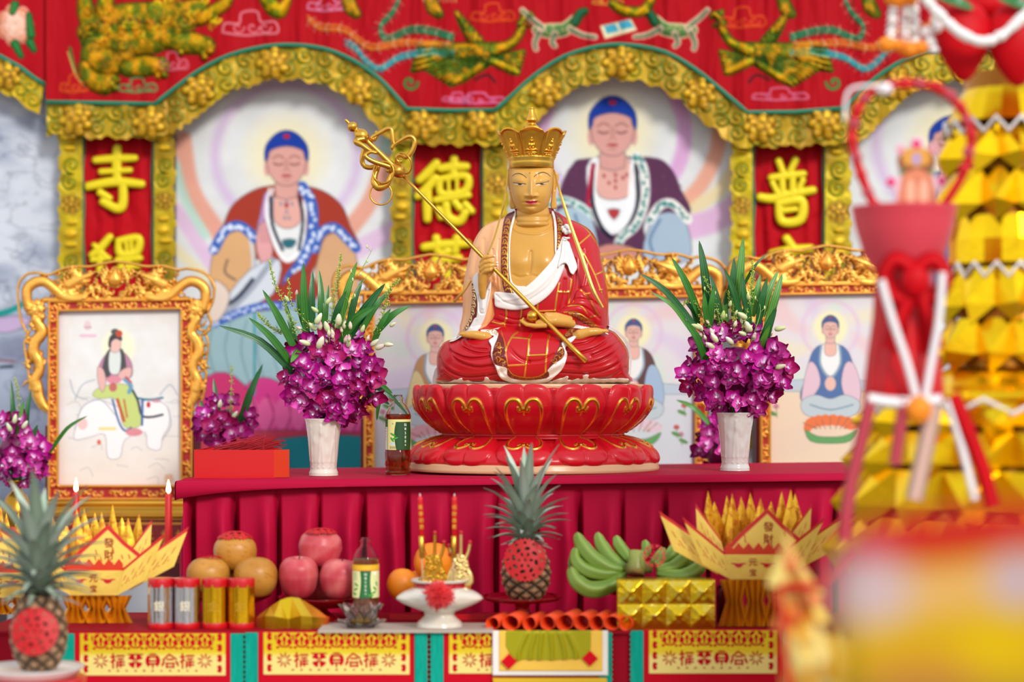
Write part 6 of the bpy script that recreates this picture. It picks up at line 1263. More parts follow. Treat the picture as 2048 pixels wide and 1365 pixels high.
cutpanel(151,459,1268,1362,'yellow papercut hanging on the red table front, leftmost in front of the foil tubes')
cutpanel(518,827,1266,1360,'yellow papercut hanging on the red table front, below the green tea bottle')
cutpanel(889,1196,1266,1358,'yellow papercut hanging partly covered by the white bordered cloth')
cutpanel(1289,1562,1262,1358,'yellow papercut hanging on the red table front, below the gold foil pack')
# white bordered hanging
t=thing('bordered_hanging','white and yellow hanging with an olive satin swag and two red diamonds','hanging',P(1100,1350,DP-.012)); DW=DP-.010
for nm,(x0,x1,y0,y1),cl,dd in (('white_border',(985,1215,1262,1352),'e9e2da',0),('yellow_field',(998,1205,1262,1342),'f0c050',1.2)):
    c=Cv(x0,y0,x1,y1,3,cl); c.full(); obj(nm,relief_mb(c,mapD(DW),dd+c.noise(.8,.03,2),1,back=True),M['redcloth'],t)
c=Cv(1012,1262,1182,1326,1.5,'a8a012'); c.sd=c.poly([(1013,1263),(1181,1263),(1180,1300),(1182,1322),(1165,1318),(1100,1321),(1045,1320),(1030,1322),(1016,1300)],2); c.col[...,3]=.3
for x in (1040,1062,1080,1104,1128,1150): groove(c,[(x+(1095-x)*.25,1268),(x,1300),(x+(x-1095)*.05,1322)],4,-5)
obj('satin_swag',relief_mb(c,mapD(DW),3+c.h,3,back=True),M['satin'],t)
for x,y in ((1018,1324),(1180,1318)):
    c=Cv(x-20,y-20,x+20,y+20,2,'cf1020'); c.sd=np.abs(c.X-x)+np.abs(c.Y-y)-16; obj('red_diamond',relief_mb(c,mapD(DW),7+0*c.X,2,back=True),M['redcloth'],t)
c=Cv(985,1356,1215,1400,3,'d8b030'); c.sd=np.maximum(1357-c.Y,c.Y-1398)+0*c.X; c.sd=np.maximum(c.sd,np.maximum(986-c.X,c.X-1214)); obj('lower_fringe',relief_mb(c,mapD(DW),1+0*c.X,1,back=True),M['redcloth'],t)
# ---------- fruit and bowls ----------
M['redglass']=pmat('red_translucent_plastic','c0101a',.08,trans=.75,ior=1.3,coat=.3); M['fruit']=vcm('fruit_skin',.38,.4,(120,.12,.0006),sss=.06)
def pedestal_bowl(name,label,px,D,R,h,depth=.02,foot=.45):
    b=on3(px,D); s=D/F; R=R*s; h=h*s; t_=.002
    t=thing(name,label,'bowl',b)
    pr=[(1e-4,h-depth+.001),(R*.6,h-depth+.002),(R*.9,h-.006),(R,h),(R+.002,h-.001),(R*.92,h-.009),(R*.6,h-depth-.003),(R*.2,h-depth-.005)]
    obj('dish',MB().lathe(pr[::-1],*b,64),M['redglass'],t)
    obj('foot',MB().lathe(catmull([(1e-4,0),(R*foot,0),(R*foot*.96,.004),(R*.2,h*.35),(R*.17,h*.6),(R*.22,h-depth-.004),(1e-4,h-depth-.004)],3),*b,40),M['redglass'],t)
    return t
def Wd(px,py,D): return np.array(P(px,py,D))
def fruit_mesh(kind,seed):
    rr=random.Random(seed); n=40; th=np.arange(n)/n*6.283
    if kind=='apple': pr=[(.001,-.78),(.12,-.86),(.3,-.92),(.6,-.82),(.86,-.5),(1,0),(1,.25),(.92,.6),(.68,.86),(.4,.93),(.18,.84),(.06,.68),(.001,.62)]
    elif kind=='orange': pr=[(.001,-.97),(.2,-.97),(.55,-.83),(.87,-.48),(1,0),(.87,.5),(.55,.85),(.2,.965),(.05,.93),(.001,.92)]
    else: pr=[(.001,-.86),(.2,-.88),(.6,-.78),(.9,-.42),(1,0),(.94,.42),(.66,.75),(.3,.88),(.12,.86),(.001,.78)]
    pf=catmull(pr,5); V=[];C=[]
    for r,z in pf:
        k=1+.02*np.sin(th*2+seed)+.012*np.sin(th*5); V.append(np.stack([r*k*np.cos(th),r*k*np.sin(th),z+0*th],-1)); no=fnoise(np.cos(th)*1.3+seed*3,np.sin(th)*1.3+z*1.5,seed); no2=fnoise(np.cos(th)*5+seed,np.sin(th)*5+z*1.0,seed+3)
        if kind=='apple': a=np.array(hexc('b8303e')); b=np.array(hexc('d88a7c')); m=np.clip(.32+.5*no+.22*no2+.2*max(z-.5,0)*3,0,1)[:,None]
        elif kind=='orange': a=np.array(hexc('ee7a0c')); b=np.array(hexc('f79a24')); m=np.clip(.4+.4*no,0,1)[:,None]
        else: a=np.array(hexc('a86c1c')); b=np.array(hexc('cf9440')); m=np.clip(.45+.5*no,0,1)[:,None]; m=m*(1-.8*(fnoise(th*9+seed,np.full(n,z*9+3),seed+9)>.42)[:,None])
        C.append(a*(1-m)+b*m)
    mb=MB(); mb.grid(np.array(V),np.array(C),closeu=True,flip=True); return mb
def fruit(kind,px,py,rx,ry,D,label,group,seed,tilt=(0,0,0)):
    s=D/F; me=mesh_of(fruit_mesh(kind,seed),kind,M['fruit']); nm={'apple':'apple','orange':'orange','santol':'santol_fruit'}[kind]
    o=bpy.data.objects.new(nm,me); COL.objects.link(o); o.location=Wd(px,py,D); o.scale=(rx*s,rx*s,ry*s/.88); o.rotation_euler=tilt; tag(o,label,kind if kind!='santol' else 'fruit',group)
    st=MB(); st.tube([(0,0,.6),(.03,.02,.85),(.06,.03,.98)],[.035,.03,.04],6)
    if kind=='apple': so=bpy.data.objects.new('stem',mesh_of(st,'stem',M['wick'])); COL.objects.link(so); so.parent=o
    return o
def papercut(name,label,mapf,R,holes=True,dep=0,par=None,cat='papercut'):
    c=Cv(-R-5,-R-5,R+5,R+5,.9,'c00812'); a=np.arctan2(c.Y,c.X); r=np.hypot(c.X,c.Y); c.sd=r-R+1.6*np.cos(a*30)
    for k in range(12): q=k/12*6.283; c.cut(c.poly([(math.cos(q)*R*.82+math.cos(q+d_)*4.6,math.sin(q)*R*.82+math.sin(q+d_)*4.6) for d_ in (0,2.1,4.2)],1))
    for k in range(8): q=k/8*6.283+.2; c.cut(c.ell(math.cos(q)*R*.55,math.sin(q)*R*.55,5.6,3.4,q+1.2)); 
    for k in range(6): q=k/6*6.283; c.cut(c.ell(math.cos(q)*R*.3,math.sin(q)*R*.3,3.6,2.4,q))
    c.cut(c.ell(0,0,2.6,2.6)); return tag(obj(name,relief_mb(c,mapf,dep+1.2*np.sin(r*.1)+0*c.X,.8,back=True),M['card'],org=tuple(mapf(np.array(0.),np.array(0.),np.array(0.)))),label,cat)
pedestal_bowl('fruit_bowl','red translucent pedestal bowl under the tan santol fruit',463,4.34,82,52)
pedestal_bowl('fruit_bowl','red translucent pedestal bowl under the three pink apples',640,4.34,84,46)
pedestal_bowl('fruit_bowl','red translucent pedestal bowl of oranges behind the incense burner',862,4.36,66,52)
pedestal_bowl('fruit_bowl','red translucent pedestal bowl under the green bananas',1300,4.38,95,58)
pedestal_bowl('cake_stand','red glass cake stand under the centre pineapple',1045,4.27,80,54,.010,.34)
gs_='tan santol fruit on the left bowl'; ga='pink apples piled on a red bowl'; go='oranges on the bowl behind the burner'
fruit('santol',416,1152,42,36,4.30,'tan round fruit, left of the two at the bottom of its pile',gs_,1); fruit('santol',511,1156,43,40,4.30,'tan round fruit with an orange rubber band, right of the pile, beside the apples',gs_,2); fruit('santol',470,1106,43,37,4.353,'tan round fruit with red lace paper, topmost of its pile',gs_,3); fruit('santol',462,1160,40,36,4.40,'tan round fruit half hidden at the back of its pile',gs_,4)
fruit('apple',597,1157,40,39,4.31,'pink apple at the bottom left of the apple pile',ga,5,(.1,0,0)); fruit('apple',680,1160,42,37,4.31,'pink apple at the bottom right, behind the green tea bottle',ga,6,(.1,.05,1)); fruit('apple',640,1100,43,35,4.36,'pink apple on top of the pile, red lace paper on it',ga,7,(.15,.1,2)); fruit('apple',640,1164,40,36,4.41,'pink apple at the back of the apple pile',ga,8)
fruit('orange',804,1170,30,29,4.33,'orange at the left side of the bowl behind the burner',go,1); fruit('orange',866,1126,38,36,4.38,'large orange on top, behind the gold candle ornaments',go,2); fruit('orange',838,1172,28,28,4.40,'orange low at the back of the bowl',go,3); fruit('orange',915,1172,28,27,4.38,'orange at the right side of the bowl, behind the burner rim',go,4)
def horiz(px,py,D,tiltx=.35):
    o=Wd(px,py,D); s=D/F
    return lambda X,Y,d: np.stack([o[0]+X*s,o[1]-Y*s*math.cos(tiltx)-d*s*.0,o[2]-Y*s*math.sin(tiltx)+d*s],-1)
def drape(px,py,D,R,H,seed):     # lace paper lying over a fruit
    o=Wd(px,py,D); s=D/F
    def f(X,Y,d): r=np.hypot(X,Y); a=np.arctan2(Y,X); return np.stack([o[0]+X*s*.95,o[1]-Y*s*.95,o[2]+(d-.018*r*r*H*(1+.15*np.sin(a*7+seed)))*s],-1)
    return f
papercut('lace_paper','crumpled red lace paper lying on the topmost tan fruit',drape(470,1063,4.353,30,.52,1),36)
papercut('lace_paper','red lace paper lying on the topmost pink apple',drape(642,1057,4.35,30,.40,2),33)
papercut('lace_paper','small scrap of red lace paper over the front tan fruit',drape(424,1112,4.30,20,.6,3),20)
# ---------- pineapples ----------
M['pine']=vcm('pineapple_rind',.55,.4,(300,.2,.0008)); M['pleaf']=vcm('pineapple_leaf',.45,.4,(150,.2,.0005))
def pineapple(label,px,ytop,ybot,rx,crown,D,zb=None,seed=1,spread=1.0):
    s=D/F; rr=random.Random(seed); base=Wd(px,ybot,D)
    if zb is not None: base[2]=zb
    H=(ybot-ytop)*s; R=rx*s; t=thing('pineapple',label,'pineapple',base); n=180; m=110; th=np.arange(n)/n*6.283; V=[];C=[]
    for j in range(m):
        v=j/(m-1); z=H*v; r=R*(max(0,math.sin(math.pi*(.07+.86*v)))**.42)*(1-.10*v)
        a=th*9/1; u1=(th/6.283*8+v*5.2); u2=(th/6.283*8-v*5.2); f1=np.abs((u1%1)-.5)*2; f2=np.abs((u2%1)-.5)*2; e_=np.maximum(f1,f2); h=(1-e_**4)*R*.085; cen=np.exp(-((f1)**2+(f2)**2)/.06)
        rr_=r+h+cen*R*.03-R*.06; V.append(np.stack([rr_*np.cos(th),rr_*np.sin(th),z+0*th],-1))
        b=np.array(hexc('2e2417')); tn=np.array(hexc('9a7450')); pk=np.array(hexc('c8a888')); k=np.clip((1-e_)*2.0,0,1)[:,None]; c_=b*(1-k)+tn*k; k2=np.clip(cen*.9+.3*fnoise(th*9,np.full(n,v*22),seed)*(1-e_),0,1)[:,None]; C.append(np.clip(c_*(1-k2)+pk*k2,0,1))
    V=np.array(V); V[0,:,:2]*=.3; V[-1,:,:2]*=.5
    mb=MB(); mb.grid(V+base,np.array(C),closeu=True,flip=True); obj('pineapple_body',mb,M['pine'],t)
    top=base+np.array((0,0,H*.97)); N=58
    for k in range(N):
        f=k/N; az=k*2.4+rr.uniform(-.15,.15); L=crown*s*(.30+.75*f**.8)*rr.uniform(.85,1.1) if f>.12 else crown*s*.26; up=.25+1.15*f**.75; 
        zz=top+np.array((0,0,f*crown*s*.28)); r0=R*.16*(1-f*.6)
        dirh=np.array((math.cos(az),math.sin(az),0)); pts=[]; lean=(1-f)*.9*spread+.38*spread
        for q in np.linspace(0,1,6): pts.append(zz+dirh*(r0+L*(lean*.42*q+.30*lean*q**2.2))+np.array((0,0,L*(up*.75*q-.28*lean*q**2.4))))
        p=catmull(pts,3); w=np.interp(np.linspace(0,1,len(p)),[0,.15,.5,.8,1],[.0115,.0125,.0095,.005,.0004])*(crown/150)*s/(4.27/F)*(0.7+.5*f)
        tt=np.gradient(p,axis=0); tt/=np.linalg.norm(tt,axis=1)[:,None]; nn=-dirh+np.array((0,0,.3)); sd=np.cross(tt,nn); sd/=np.linalg.norm(sd,axis=1)[:,None]+1e-9; upv=np.cross(sd,tt)
        Vl=np.stack([p+sd*(a*w)[:,None]+upv*(b*w)[:,None] for a,b in ((-1,.35),(-.5,.0),(0,-.12),(.5,.0),(1,.35))],1)
        g1=np.array(hexc(rr.choice(('9cb494','b4c8b0','7c9a74')))); g2=np.array(hexc('dce4d8')); ed=np.array(hexc('a98a78')); 
        cc=np.array([[np.clip((g2*.45+g1*.55)*(1-abs(a)*.15)*(1-.12*(q<.2))*(1) + (ed-g1)*(.5 if q>.93 else 0)*.6,0,1) for a in (-1,-.5,0,.5,1)] for q in np.linspace(0,1,len(p))])
        mb=MB(); mb.grid(Vl,cc); mb.grid(Vl-upv[:,None]*.0009,cc*.8,flip=True); obj('crown_leaf',mb,M['pleaf'],t)
    return t
zst=P(1045,1190,4.27)[2]
pineapple('whole pineapple with a red papercut disc standing on the red glass cake stand',1052,1080,1194,51,165,4.27,zb=ZF+(54*4.27/F)-.010+.001,seed=2,spread=1.15)
def vert(px,py,D,rz=0,tx=0):
    o=Wd(px,py,D); s=D/F
    return lambda X,Y,d: np.stack([o[0]+X*s,o[1]-d*s-.2*Y*s+ (X**2)*.004*s,o[2]-Y*s],-1)
papercut('papercut_disc','red papercut disc leaning on the centre pineapple',vert(1050,1121,4.205),42)
# ---------- bananas ----------
M['banana']=vcm('green_banana_skin',.4,.45,(90,.1,.0006),sss=.04)
def k3(*q): return [(950+u/3.138,930+v/3.138) for u,v in q]
bt=thing('banana_bunch','bunch of green bananas with its cut stalk, behind the gold foil pack','bananas',Wd(1277,1165,4.30))
def banana(pts,r,ds):
    q=k3(*pts); p=catmull([Wd(x,y,4.30-d_) for (x,y),d_ in zip(q,np.interp(np.linspace(0,1,len(q)),np.linspace(0,1,len(ds)),ds))],8); N=len(p); s=4.3/F
    rad=np.interp(np.linspace(0,1,N),[0,.04,.1,.3,.6,.85,1],[.3,.38,.62,.95,1,.75,.4])*r*s; cc=[]
    for i in range(N): f=i/(N-1); g=np.array(hexc('86a044'))*(1-f)+np.array(hexc('6c8c2c'))*f; g=g if f>.05 else np.array(hexc('7a6a3a')); cc.append(g)
    t=np.gradient(p,axis=0); t/=np.linalg.norm(t,axis=1)[:,None]; n=10; u=np.cross(t[0],(0,1,0)); V=[];C=[]
    for k in range(N):
        u=u-t[k]*u.dot(t[k]); u/=np.linalg.norm(u); w=np.cross(t[k],u); row=[];cr=[]
        for j in range(20): a=j/20*6.283; rr=rad[k]*(1+.06*math.cos(5*a)); row.append(p[k]+rr*(math.cos(a)*u+math.sin(a)*w)); cr.append(np.clip(cc[k]+.05*math.cos(5*a),0,1))
        V.append(row);C.append(cr)
    V=[[p[0]]*20]+V+[[p[-1]]*20]; C=[[np.array(hexc('4a3a22'))]*20]+C+[C[-1]]
    mb=MB(); mb.grid(np.array(V),np.array(C),closeu=True); obj('banana',mb,M['banana'],bt)
for a in (([(598,640),(630,725),(720,785),(840,765),(945,680)],17,(.05,.06,.05,.03)),([(632,520),(630,600),(690,660),(800,690),(930,680)],14.5,(.02,.04,.04,.03)),([(640,430),(665,500),(740,590),(840,650),(935,665)],16,(.0,.02,.03,.03)),([(768,428),(790,500),(840,580),(900,630),(950,655)],15,(-.03,.0,.02)),([(885,450),(905,510),(940,560),(975,610)],13,(-.05,-.02,0)),([(620,560),(615,620),(650,690),(740,720),(900,700)],13,(-.03,.0,.02)),
          ([(1312,432),(1275,500),(1215,580),(1130,635)],14,(-.03,-.01,.02)),([(1365,480),(1330,570),(1250,640),(1140,660)],15,(.0,.02,.03)),([(1432,575),(1400,650),(1300,695),(1140,680)],15,(.03,.04,.03)),([(1065,480),(1075,530),(1060,590)],10,(-.06,-.03,0)),([(1180,530),(1160,570),(1110,620)],11,(-.06,-.03,0)),([(1420,540),(1380,630),(1290,670),(1150,670)],13,(-.03,.0,.02))): banana(*a)
mb=MB(); p=[Wd(x,y,4.30-d_) for (x,y),d_ in zip(k3((1020,545),(1015,600),(1010,650),(1005,690)),(.045,.05,.055,.06))]; mb.tube(p,np.array([17,17,18,19])*4.3/F,14,c=np.array([hexc('9aa04a'),hexc('8c9644'),hexc('7d8238'),hexc('7a5a3a')]))
mb.tube([Wd(*k3((940,655))[0],4.27),Wd(*k3((1010,640))[0],4.265),Wd(*k3((1110,650))[0],4.27)],np.array([9,17,10])*4.3/F,12,c='6f6a34'); obj('cut_stalk',mb,M['banana'],bt)
papercut('papercut_disc','red papercut rosette tucked behind the banana stalk',vert(1309,1112,4.215),22)
# ---------- foil tubes ----------
M['silver']=pmat('silver_foil','e4e6ea',.18,1,bump=(60,.25,.002)); M['redplastic']=pmat('red_plastic_rim','c4101a',.3,coat=.3)
M['cello']=pmat('clear_film','ffffff',.05,trans=1,ior=1.05)
for i,(px,mt,lb) in enumerate(((322,'silver','silver foil tube with red rims, leftmost of the row of four'),(374,'silver','silver foil tube with red rims, second from the left of the row'),(430,'foilg','gold foil tube with red rims, third from the left of the row'),(483,'foilg','gold foil tube with red rims, rightmost of the row beside the folded gold sheets'))):
    D=4.17; b=on3(px,D); s=D/F; R=25.6*s; H=100*s; tt=thing('foil_tube',lb,'tube',b,'foil joss paper tubes')
    th=np.arange(64)/64*6.283; V=[]
    for z in np.linspace(.012,H-.012,14): r=R*(1-.03*np.cos(th*7+i)-.008*np.cos(th*17)); V.append(np.stack([b[0]+r*np.cos(th),b[1]+r*np.sin(th),b[2]+z+0*th],-1))
    obj('foil_wrap',MB().grid(np.array(V),closeu=True,flip=True),M[mt],tt)
    for z0,z1,nm in ((0,.013,'bottom_rim'),(H-.018,H,'top_rim')): obj(nm,MB().lathe([(1e-4,z0),(R*1.01,z0),(R*1.025,z0+.001),(R*1.025,z1-.001),(R*1.01,z1),(1e-4,z1-.0005)],*b,48),M['redplastic'],tt)
    obj('paper_seal',text_mb('金' if mt=='foilg' else '銀',22,px-4,1215,D-R-.001,'f2e8c8' if mt=='silver' else 'b88a10'),M['card'],tt)
    if mt=='silver' and i==1: pass
# ---------- folded gold stack ----------
t=thing('folded_foil_stack','fanned stack of folded gold joss paper with orange ends, in front of the apples','paper stack',on3(585,4.16))
def k2(*q): return [(500+u/3.138,930+v/3.138) for u,v in q]
for k in range(10):
    oy=k*10.5; mb=MB(); pts=[(38,965,.0,'d8501c'),(95,950,.03,'d8a818'),(150,952,.042,'e0b81c'),(235,968,.02,'e0b81c'),(250,965,.02,'e0b81c'),(320,948,.045,'e0b81c'),(390,955,.035,'d8a818'),(490,960,.0,'d8501c')]
    F_=[Wd(*k2((u,v+oy))[0],4.19-dd) for u,v,dd,_ in pts]; 
    if k==0: B_=[Wd(*k2((u,v))[0],4.20) for u,v in ((60,940),(130,890),(190,850),(235,835),(262,832),(310,838),(380,880),(440,920))]
    else: B_=[f+np.array((0,.035,.001)) for f in F_]
    cols=[hexc(c_) for *_,c_ in pts]; mb.grid(np.array([B_,F_]),np.array([cols,cols])); L_=[f-np.array((0,0,.0026)) for f in F_]; mb.grid(np.array([F_,L_]),np.array([cols,[tuple(x*.8 for x in c_) for c_ in cols]]))
    v,c_=mb.arrays(); 
    for a in mb.c: a[:,3]=np.where(a[:,1]>.5,.8,.0)
    obj('foil_sheet',mb,M['foil'],t,smooth=False)
# ---------- green tea bottle ----------
def dr2(c):
    c.paint(np.maximum(c.Y-16,-99),'e8b428'); c.paint(np.abs(c.Y-17)-1.5,'d87820'); c.paint(np.maximum(np.abs(c.X-52)-17+5*np.sin(c.Y/100*3.1416),18-c.Y),'1f5a2c'); c.paint(np.maximum(np.abs(c.X-52)-12+5*np.sin(c.Y/100*3.1416),22-c.Y),'2a7038')
    for a in ((26,60,.6),(24,74,-.5),(78,72,.8),(74,84,-.4),(84,58,1.2),(20,88,.3),(66,92,.2)): c.pe(a[0],a[1],8,3,'4fa03a',ang=a[2])
    c.pe(78,26,5,5,'f0f0e0'); 
    for k in range(6): c.ps([(16,24+k*4),(28,24+k*4)],.5,'7a7a50')
bottle('tea_bottle','small open bottle of pale green tea behind the crystal lotus dish',731.5,4.3,on3(731.5,4.24),26.5,171,M['gtea'],'dfe0a0',dr2,[(ch,13,52,28+i*12,'f2f4e8') for i,ch in enumerate('ณพรยย+')])
# ---------- crystal lotus dish ----------
t=thing('crystal_dish','clear crystal lotus dish holding golden oil, at the table front edge','dish',on3(722,4.135)); b=on3(722,4.135)+np.array((0,0,.0055)); s=4.135/F
M['glass2']=pmat('lead_crystal','ffffff',.03,trans=1,ior=1.28)
def gpetal(az,r0,r1,z0,z1,w,nm):
    V=[]
    for j in range(7):
        f=j/6; r=r0+(r1-r0)*f**1.3; z=z0+(z1-z0)*f; ww=w*math.sin(math.pi*(.18+.74*f))**.8
        V.append([ (r+.004*(abs(q)-.5)*-1, q*ww, z) for q in (-1,-.5,0,.5,1)])
    V=np.array(V); ca,sa=math.cos(az),math.sin(az); W0=np.stack([V[...,0]*ca-V[...,1]*sa,V[...,0]*sa+V[...,1]*ca,V[...,2]],-1)+b; off=np.array((ca,sa,0))*.003
    mb=MB(); mb.grid(np.concatenate([W0+off,(W0-off)[:,::-1]],1),closeu=True,flip=True); obj(nm,mb,M['glass2'],t)
for k in range(10): gpetal(k*.628,.018*1.05,41*s,.008,46*s,.016,'glass_petal')
for k in range(10): gpetal(k*.628+.314,.022,49*s,.002,14*s,.016,'glass_petal')
obj('glass_base',MB().lathe([(1e-4,0),(.028,0),(.030,.003),(.024,.008),(.020,.010),(1e-4,.010)],*b,32),M['glass2'],t)
obj('oil',MB().lathe([(1e-4,.0105),(.020,.0105),(.024,.018),(1e-4,.018)],*b,32),pmat('golden_oil','e0b020',.05,trans=.7,ior=1.3),t)
# ---------- board, burner, candles ----------
a=P(636,0,4.085); b_=P(985,0,4.085); tag(obj('white_board',MB().box((a[0],CAMY+4.085,ZF),(b_[0],CAMY+4.22,ZF+.0052)),pmat('off_white_board','b4a496',.5),org=(a[0],CAMY+4.085,ZF)),'thin off-white board under the burner and crystal dish','board')
D=4.155; b=on3(879,D)+np.array((0,0,.0055)); s=D/F; t=thing('incense_burner','footed ivory porcelain incense burner with a red band under its rim','burner',b)
pf=catmull([(.1,0),(44,0),(46,3),(44,9),(36,16),(30,23),(34,30),(52,38),(66,48),(70,58),(66,68),(56,76),(52,80),(52,88),(57,90),(58,94),(54,94),(50,86),(48,78),(30,74),(.1,74)],4); th=np.arange(120)/120*6.283; V=[];C=[]
for r,z in pf:
    lobe=np.clip(1-abs(z-56)/20,0,1)**.8*(r>50); R=r+lobe*(13*np.exp(-(np.sin(th)/.35)**2)+5*np.cos(th*4)); V.append(np.stack([b[0]+R*s*np.cos(th),b[1]+R*s*np.sin(th),b[2]+z*s-lobe*0+0*th],-1)); C.append(np.tile(np.array(hexc('b01828' if 78<z<89 and r>51 else 'd6cdbd')),(120,1)))
obj('burner_body',MB().grid(np.array(V),np.array(C),closeu=True,flip=True),M['porc'],t)
obj('ash',MB().lathe([(1e-4,80*s),(50*s,80*s)],*b,32),pmat('grey_ash','a09a92',.9),t)
# pompom
rr=random.Random(9); pc=Wd(878,1192,4.072); t=thing('red_pompom','fluffy coral red pompom tied on the front of the incense burner','pompom',pc); mb=MB(); mb.ball(pc,.014,8,c='d42a30')
for k in range(700):
    v=Vector((rr.gauss(0,1),rr.gauss(0,1),rr.gauss(0,1))).normalized(); L=.028*rr.uniform(.75,1.1); q=np.array(v); w=q+np.array((rr.uniform(-.25,.25),rr.uniform(-.25,.25),rr.uniform(-.25,.25))); mb.tube([pc+q*.010,pc+w*L*.6,pc+w*L],[.0013,.0013,.0008],4,c=rr.choice(('e03438','ea4a48','cc2228','ee6058')))
obj('tinsel_strands',mb,pmat('coral_red_fibre','e0383c',.6),t,kind='stuff')
M['cgold']=vcm('printed_candle',.35,.4,None,rmetal=.3)
for px,sh_,lb in ((840,0,'thin red candle with gold characters, left one in the incense burner'),(909,1,'thin red candle with gold characters, right one in the incense burner')):
    D=4.15; p0=Wd(px+ (6 if not sh_ else -2),1178,D); p1=Wd(px,988,D+.0); t=thing('printed_candle',lb,'candle',p0); f=lambda a: p0+(p1-p0)*a
    obj('stick',MB().tube([f(0),f(.34)],.0016,8),pmat('pale_wood','c09a78',.6) if not sh_ else bpy.data.materials['pale_wood'],t)
    obj('gold_sleeve',MB().tube([f(.32),f(.33),f(.55),f(.56)],[.003,.0056,.0056,.003],14),M['gold'],t)
    obj('candle_body',MB().tube([f(.55),f(.56),f(.93),f(.96),f(.975)],[.003,.0058,.0052,.0048,.002],14),M['wax'],t)
    obj('wick',MB().tube([f(.96),f(1)],[.0016,.0009],6),M['whitep'],t)
    def mc(X,Y,d,px=px,D=D): return mapD(D-.0066)(X,Y,d)
    for i,ch in enumerate('萬事如意' if not sh_ else '招財進寶'): obj('gold_lettering',text_mb(ch,9.5,px+(1 if not sh_ else 0)+i*.7*(1 if not sh_ else -.3),1016+i*13,D,'e0b030',mapf=mc),M['cgold'],t)
for px,lb,cc in ((868,'gold filigree candle ornament with red beads behind the burner rim, left','c8942c'),(920,'bright gold filigree candle ornament with red beads, right of the candles','ecd088')):
    c=Cv(px-34,1058,px+34,1176,1.1,cc); c.col[...,3]=.85; sg=1 if px<900 else -1
    c.add(c.poly([(px-24,1172),(px-26,1150),(px-18,1135),(px-14,1115),(px,1108),(px+14,1116),(px+18,1135),(px+26,1152),(px+22,1172)],3)); c.h=4*dome(c.sd,6)
    for k in range(16): x=px+rr.uniform(-18,18); y=rr.uniform(1118,1165); q=c.stroke(spiral(x,y,6,rr.random()*6,5,8),[1.8,1.2],2); c.h=np.where(q<0,np.maximum(c.h,7*dome(q,1.8)),c.h); 
    for k in range(10): c.cut(c.ell(px+rr.uniform(-16,16),rr.uniform(1120,1160),2,1.6))
    for dx_,y2 in ((-22,1095),(2,1070),(20,1088)):
        q=c.add(c.stroke([(px+dx_*.4,1125),(px+dx_*.8,(y2+1125)/2),(px+dx_,y2)],[4,3.4,3])); c.h=np.where(q<0,np.maximum(c.h,5*dome(q,3.5)),c.h)
    t=thing('candle_ornament',lb,'ornament',Wd(px,1176,4.17)); obj('filigree',relief_mb(c,mapD(4.172),c.h,3,back=True),M['carved'],t)
    for dx_,y2 in ((-22,1092),(2,1066),(20,1085),(-20,1110)): obj('red_bead',MB().ball(Wd(px+dx_,y2,4.165),.0042,8),M['redplastic'],t)
# red tray and stuff under the stands
a=Wd(780,1240,4.33); b_=Wd(1130,1240,4.33); tag(obj('red_tray',MB().box((a[0],a[1]-.01,ZF),(b_[0],a[1]+.0,ZF+.012)),M['redplastic'],org=(a[0],a[1],ZF)),'low red tray edge behind the incense burner','tray')
# ---------- paper rolls ----------
M['roll']=pmat('orange_red_paper','ee4a14',.5,var=.1); M['rolli']=M['roll']
for i,(u,v,r) in enumerate(((108,985,12.5),(222,990,14.5),(340,1000,13),(455,985,14),(562,975,15),(668,968,15),(762,955,14),(858,985,14),(945,990,13))):
    x,y=k3((u,v))[0]; D=4.125; s=D/F; b=on3(x,D); R=r*s; th=np.arange(24)/24*6.283; V=[]
    R=R*1.08
    for f,rr_,q in ((0,R,0),(0,R*.93,0),(1,R*.9,0),(1,R,0)): V.append(np.stack([b[0]+rr_*np.cos(th)*(1+.08*math.sin(i*2))+f*.025,b[1]+f*.07+0*th,b[2]+R+rr_*np.sin(th)*(1+.06*np.sin(i*3+th*2))+f*.004],-1))
    mb=MB(); mb.grid(np.array(V),closeu=True,closev=True); tag(obj('paper_roll',mb,M['roll'],org=b),'rolled orange-red joss paper lying end-on in the row before the cake stand','paper roll','orange-red paper rolls in a row')
# ---------- gold foil pack ----------
c=Cv(1235,1160,1430,1258,1.5,'e2bc20'); c.full(); u=((c.X-1238)/48.)%1; v=((c.Y-1163)/47.)%1; c.h=15*(1-np.maximum(np.abs(u-.5),np.abs(v-.5))*2)+c.noise(.9,.08,4)-4*np.clip(1-(np.hypot((u-.5)*48,(v-.62)*47)/9),0,1); c.col[...,3]=.85; c.paint(-(np.abs(v-.62)-.12)*40-3,'e2bc20'); nz=c.noise(1,.09,8); c.paint(-(nz-.15)*30,'e8d890',soft=6,a=.4)
t=thing('foil_pack','shiny gold foil pack with two rows of pyramids, in front of the bananas','pack',on3(1332,4.14)); obj('embossed_front',relief_mb(c,mapD(4.135),c.h-4,8),vcm('embossed_gold_foil',.2,.5,None,rmetal=.2),t)
a=np.array(P(1236,1258,4.14)); b_=np.array(P(1429,1161,4.14)); obj('pack_body',MB().box((a[0],a[1]+.004,ZF),(b_[0],a[1]+.07,b_[2])),M['foilg'],t,smooth=False)
tag(obj('maroon_jar',MB().lathe([(1e-4,0),(.018,0),(.02,.004),(.02,.075),(.016,.082),(1e-4,.082)],*on3(1452,4.27),32),pmat('maroon_foil','5a0c18',.2,.6),org=on3(1452,4.27)),'dark maroon shiny jar between the foil pack and the right paper boat','jar')
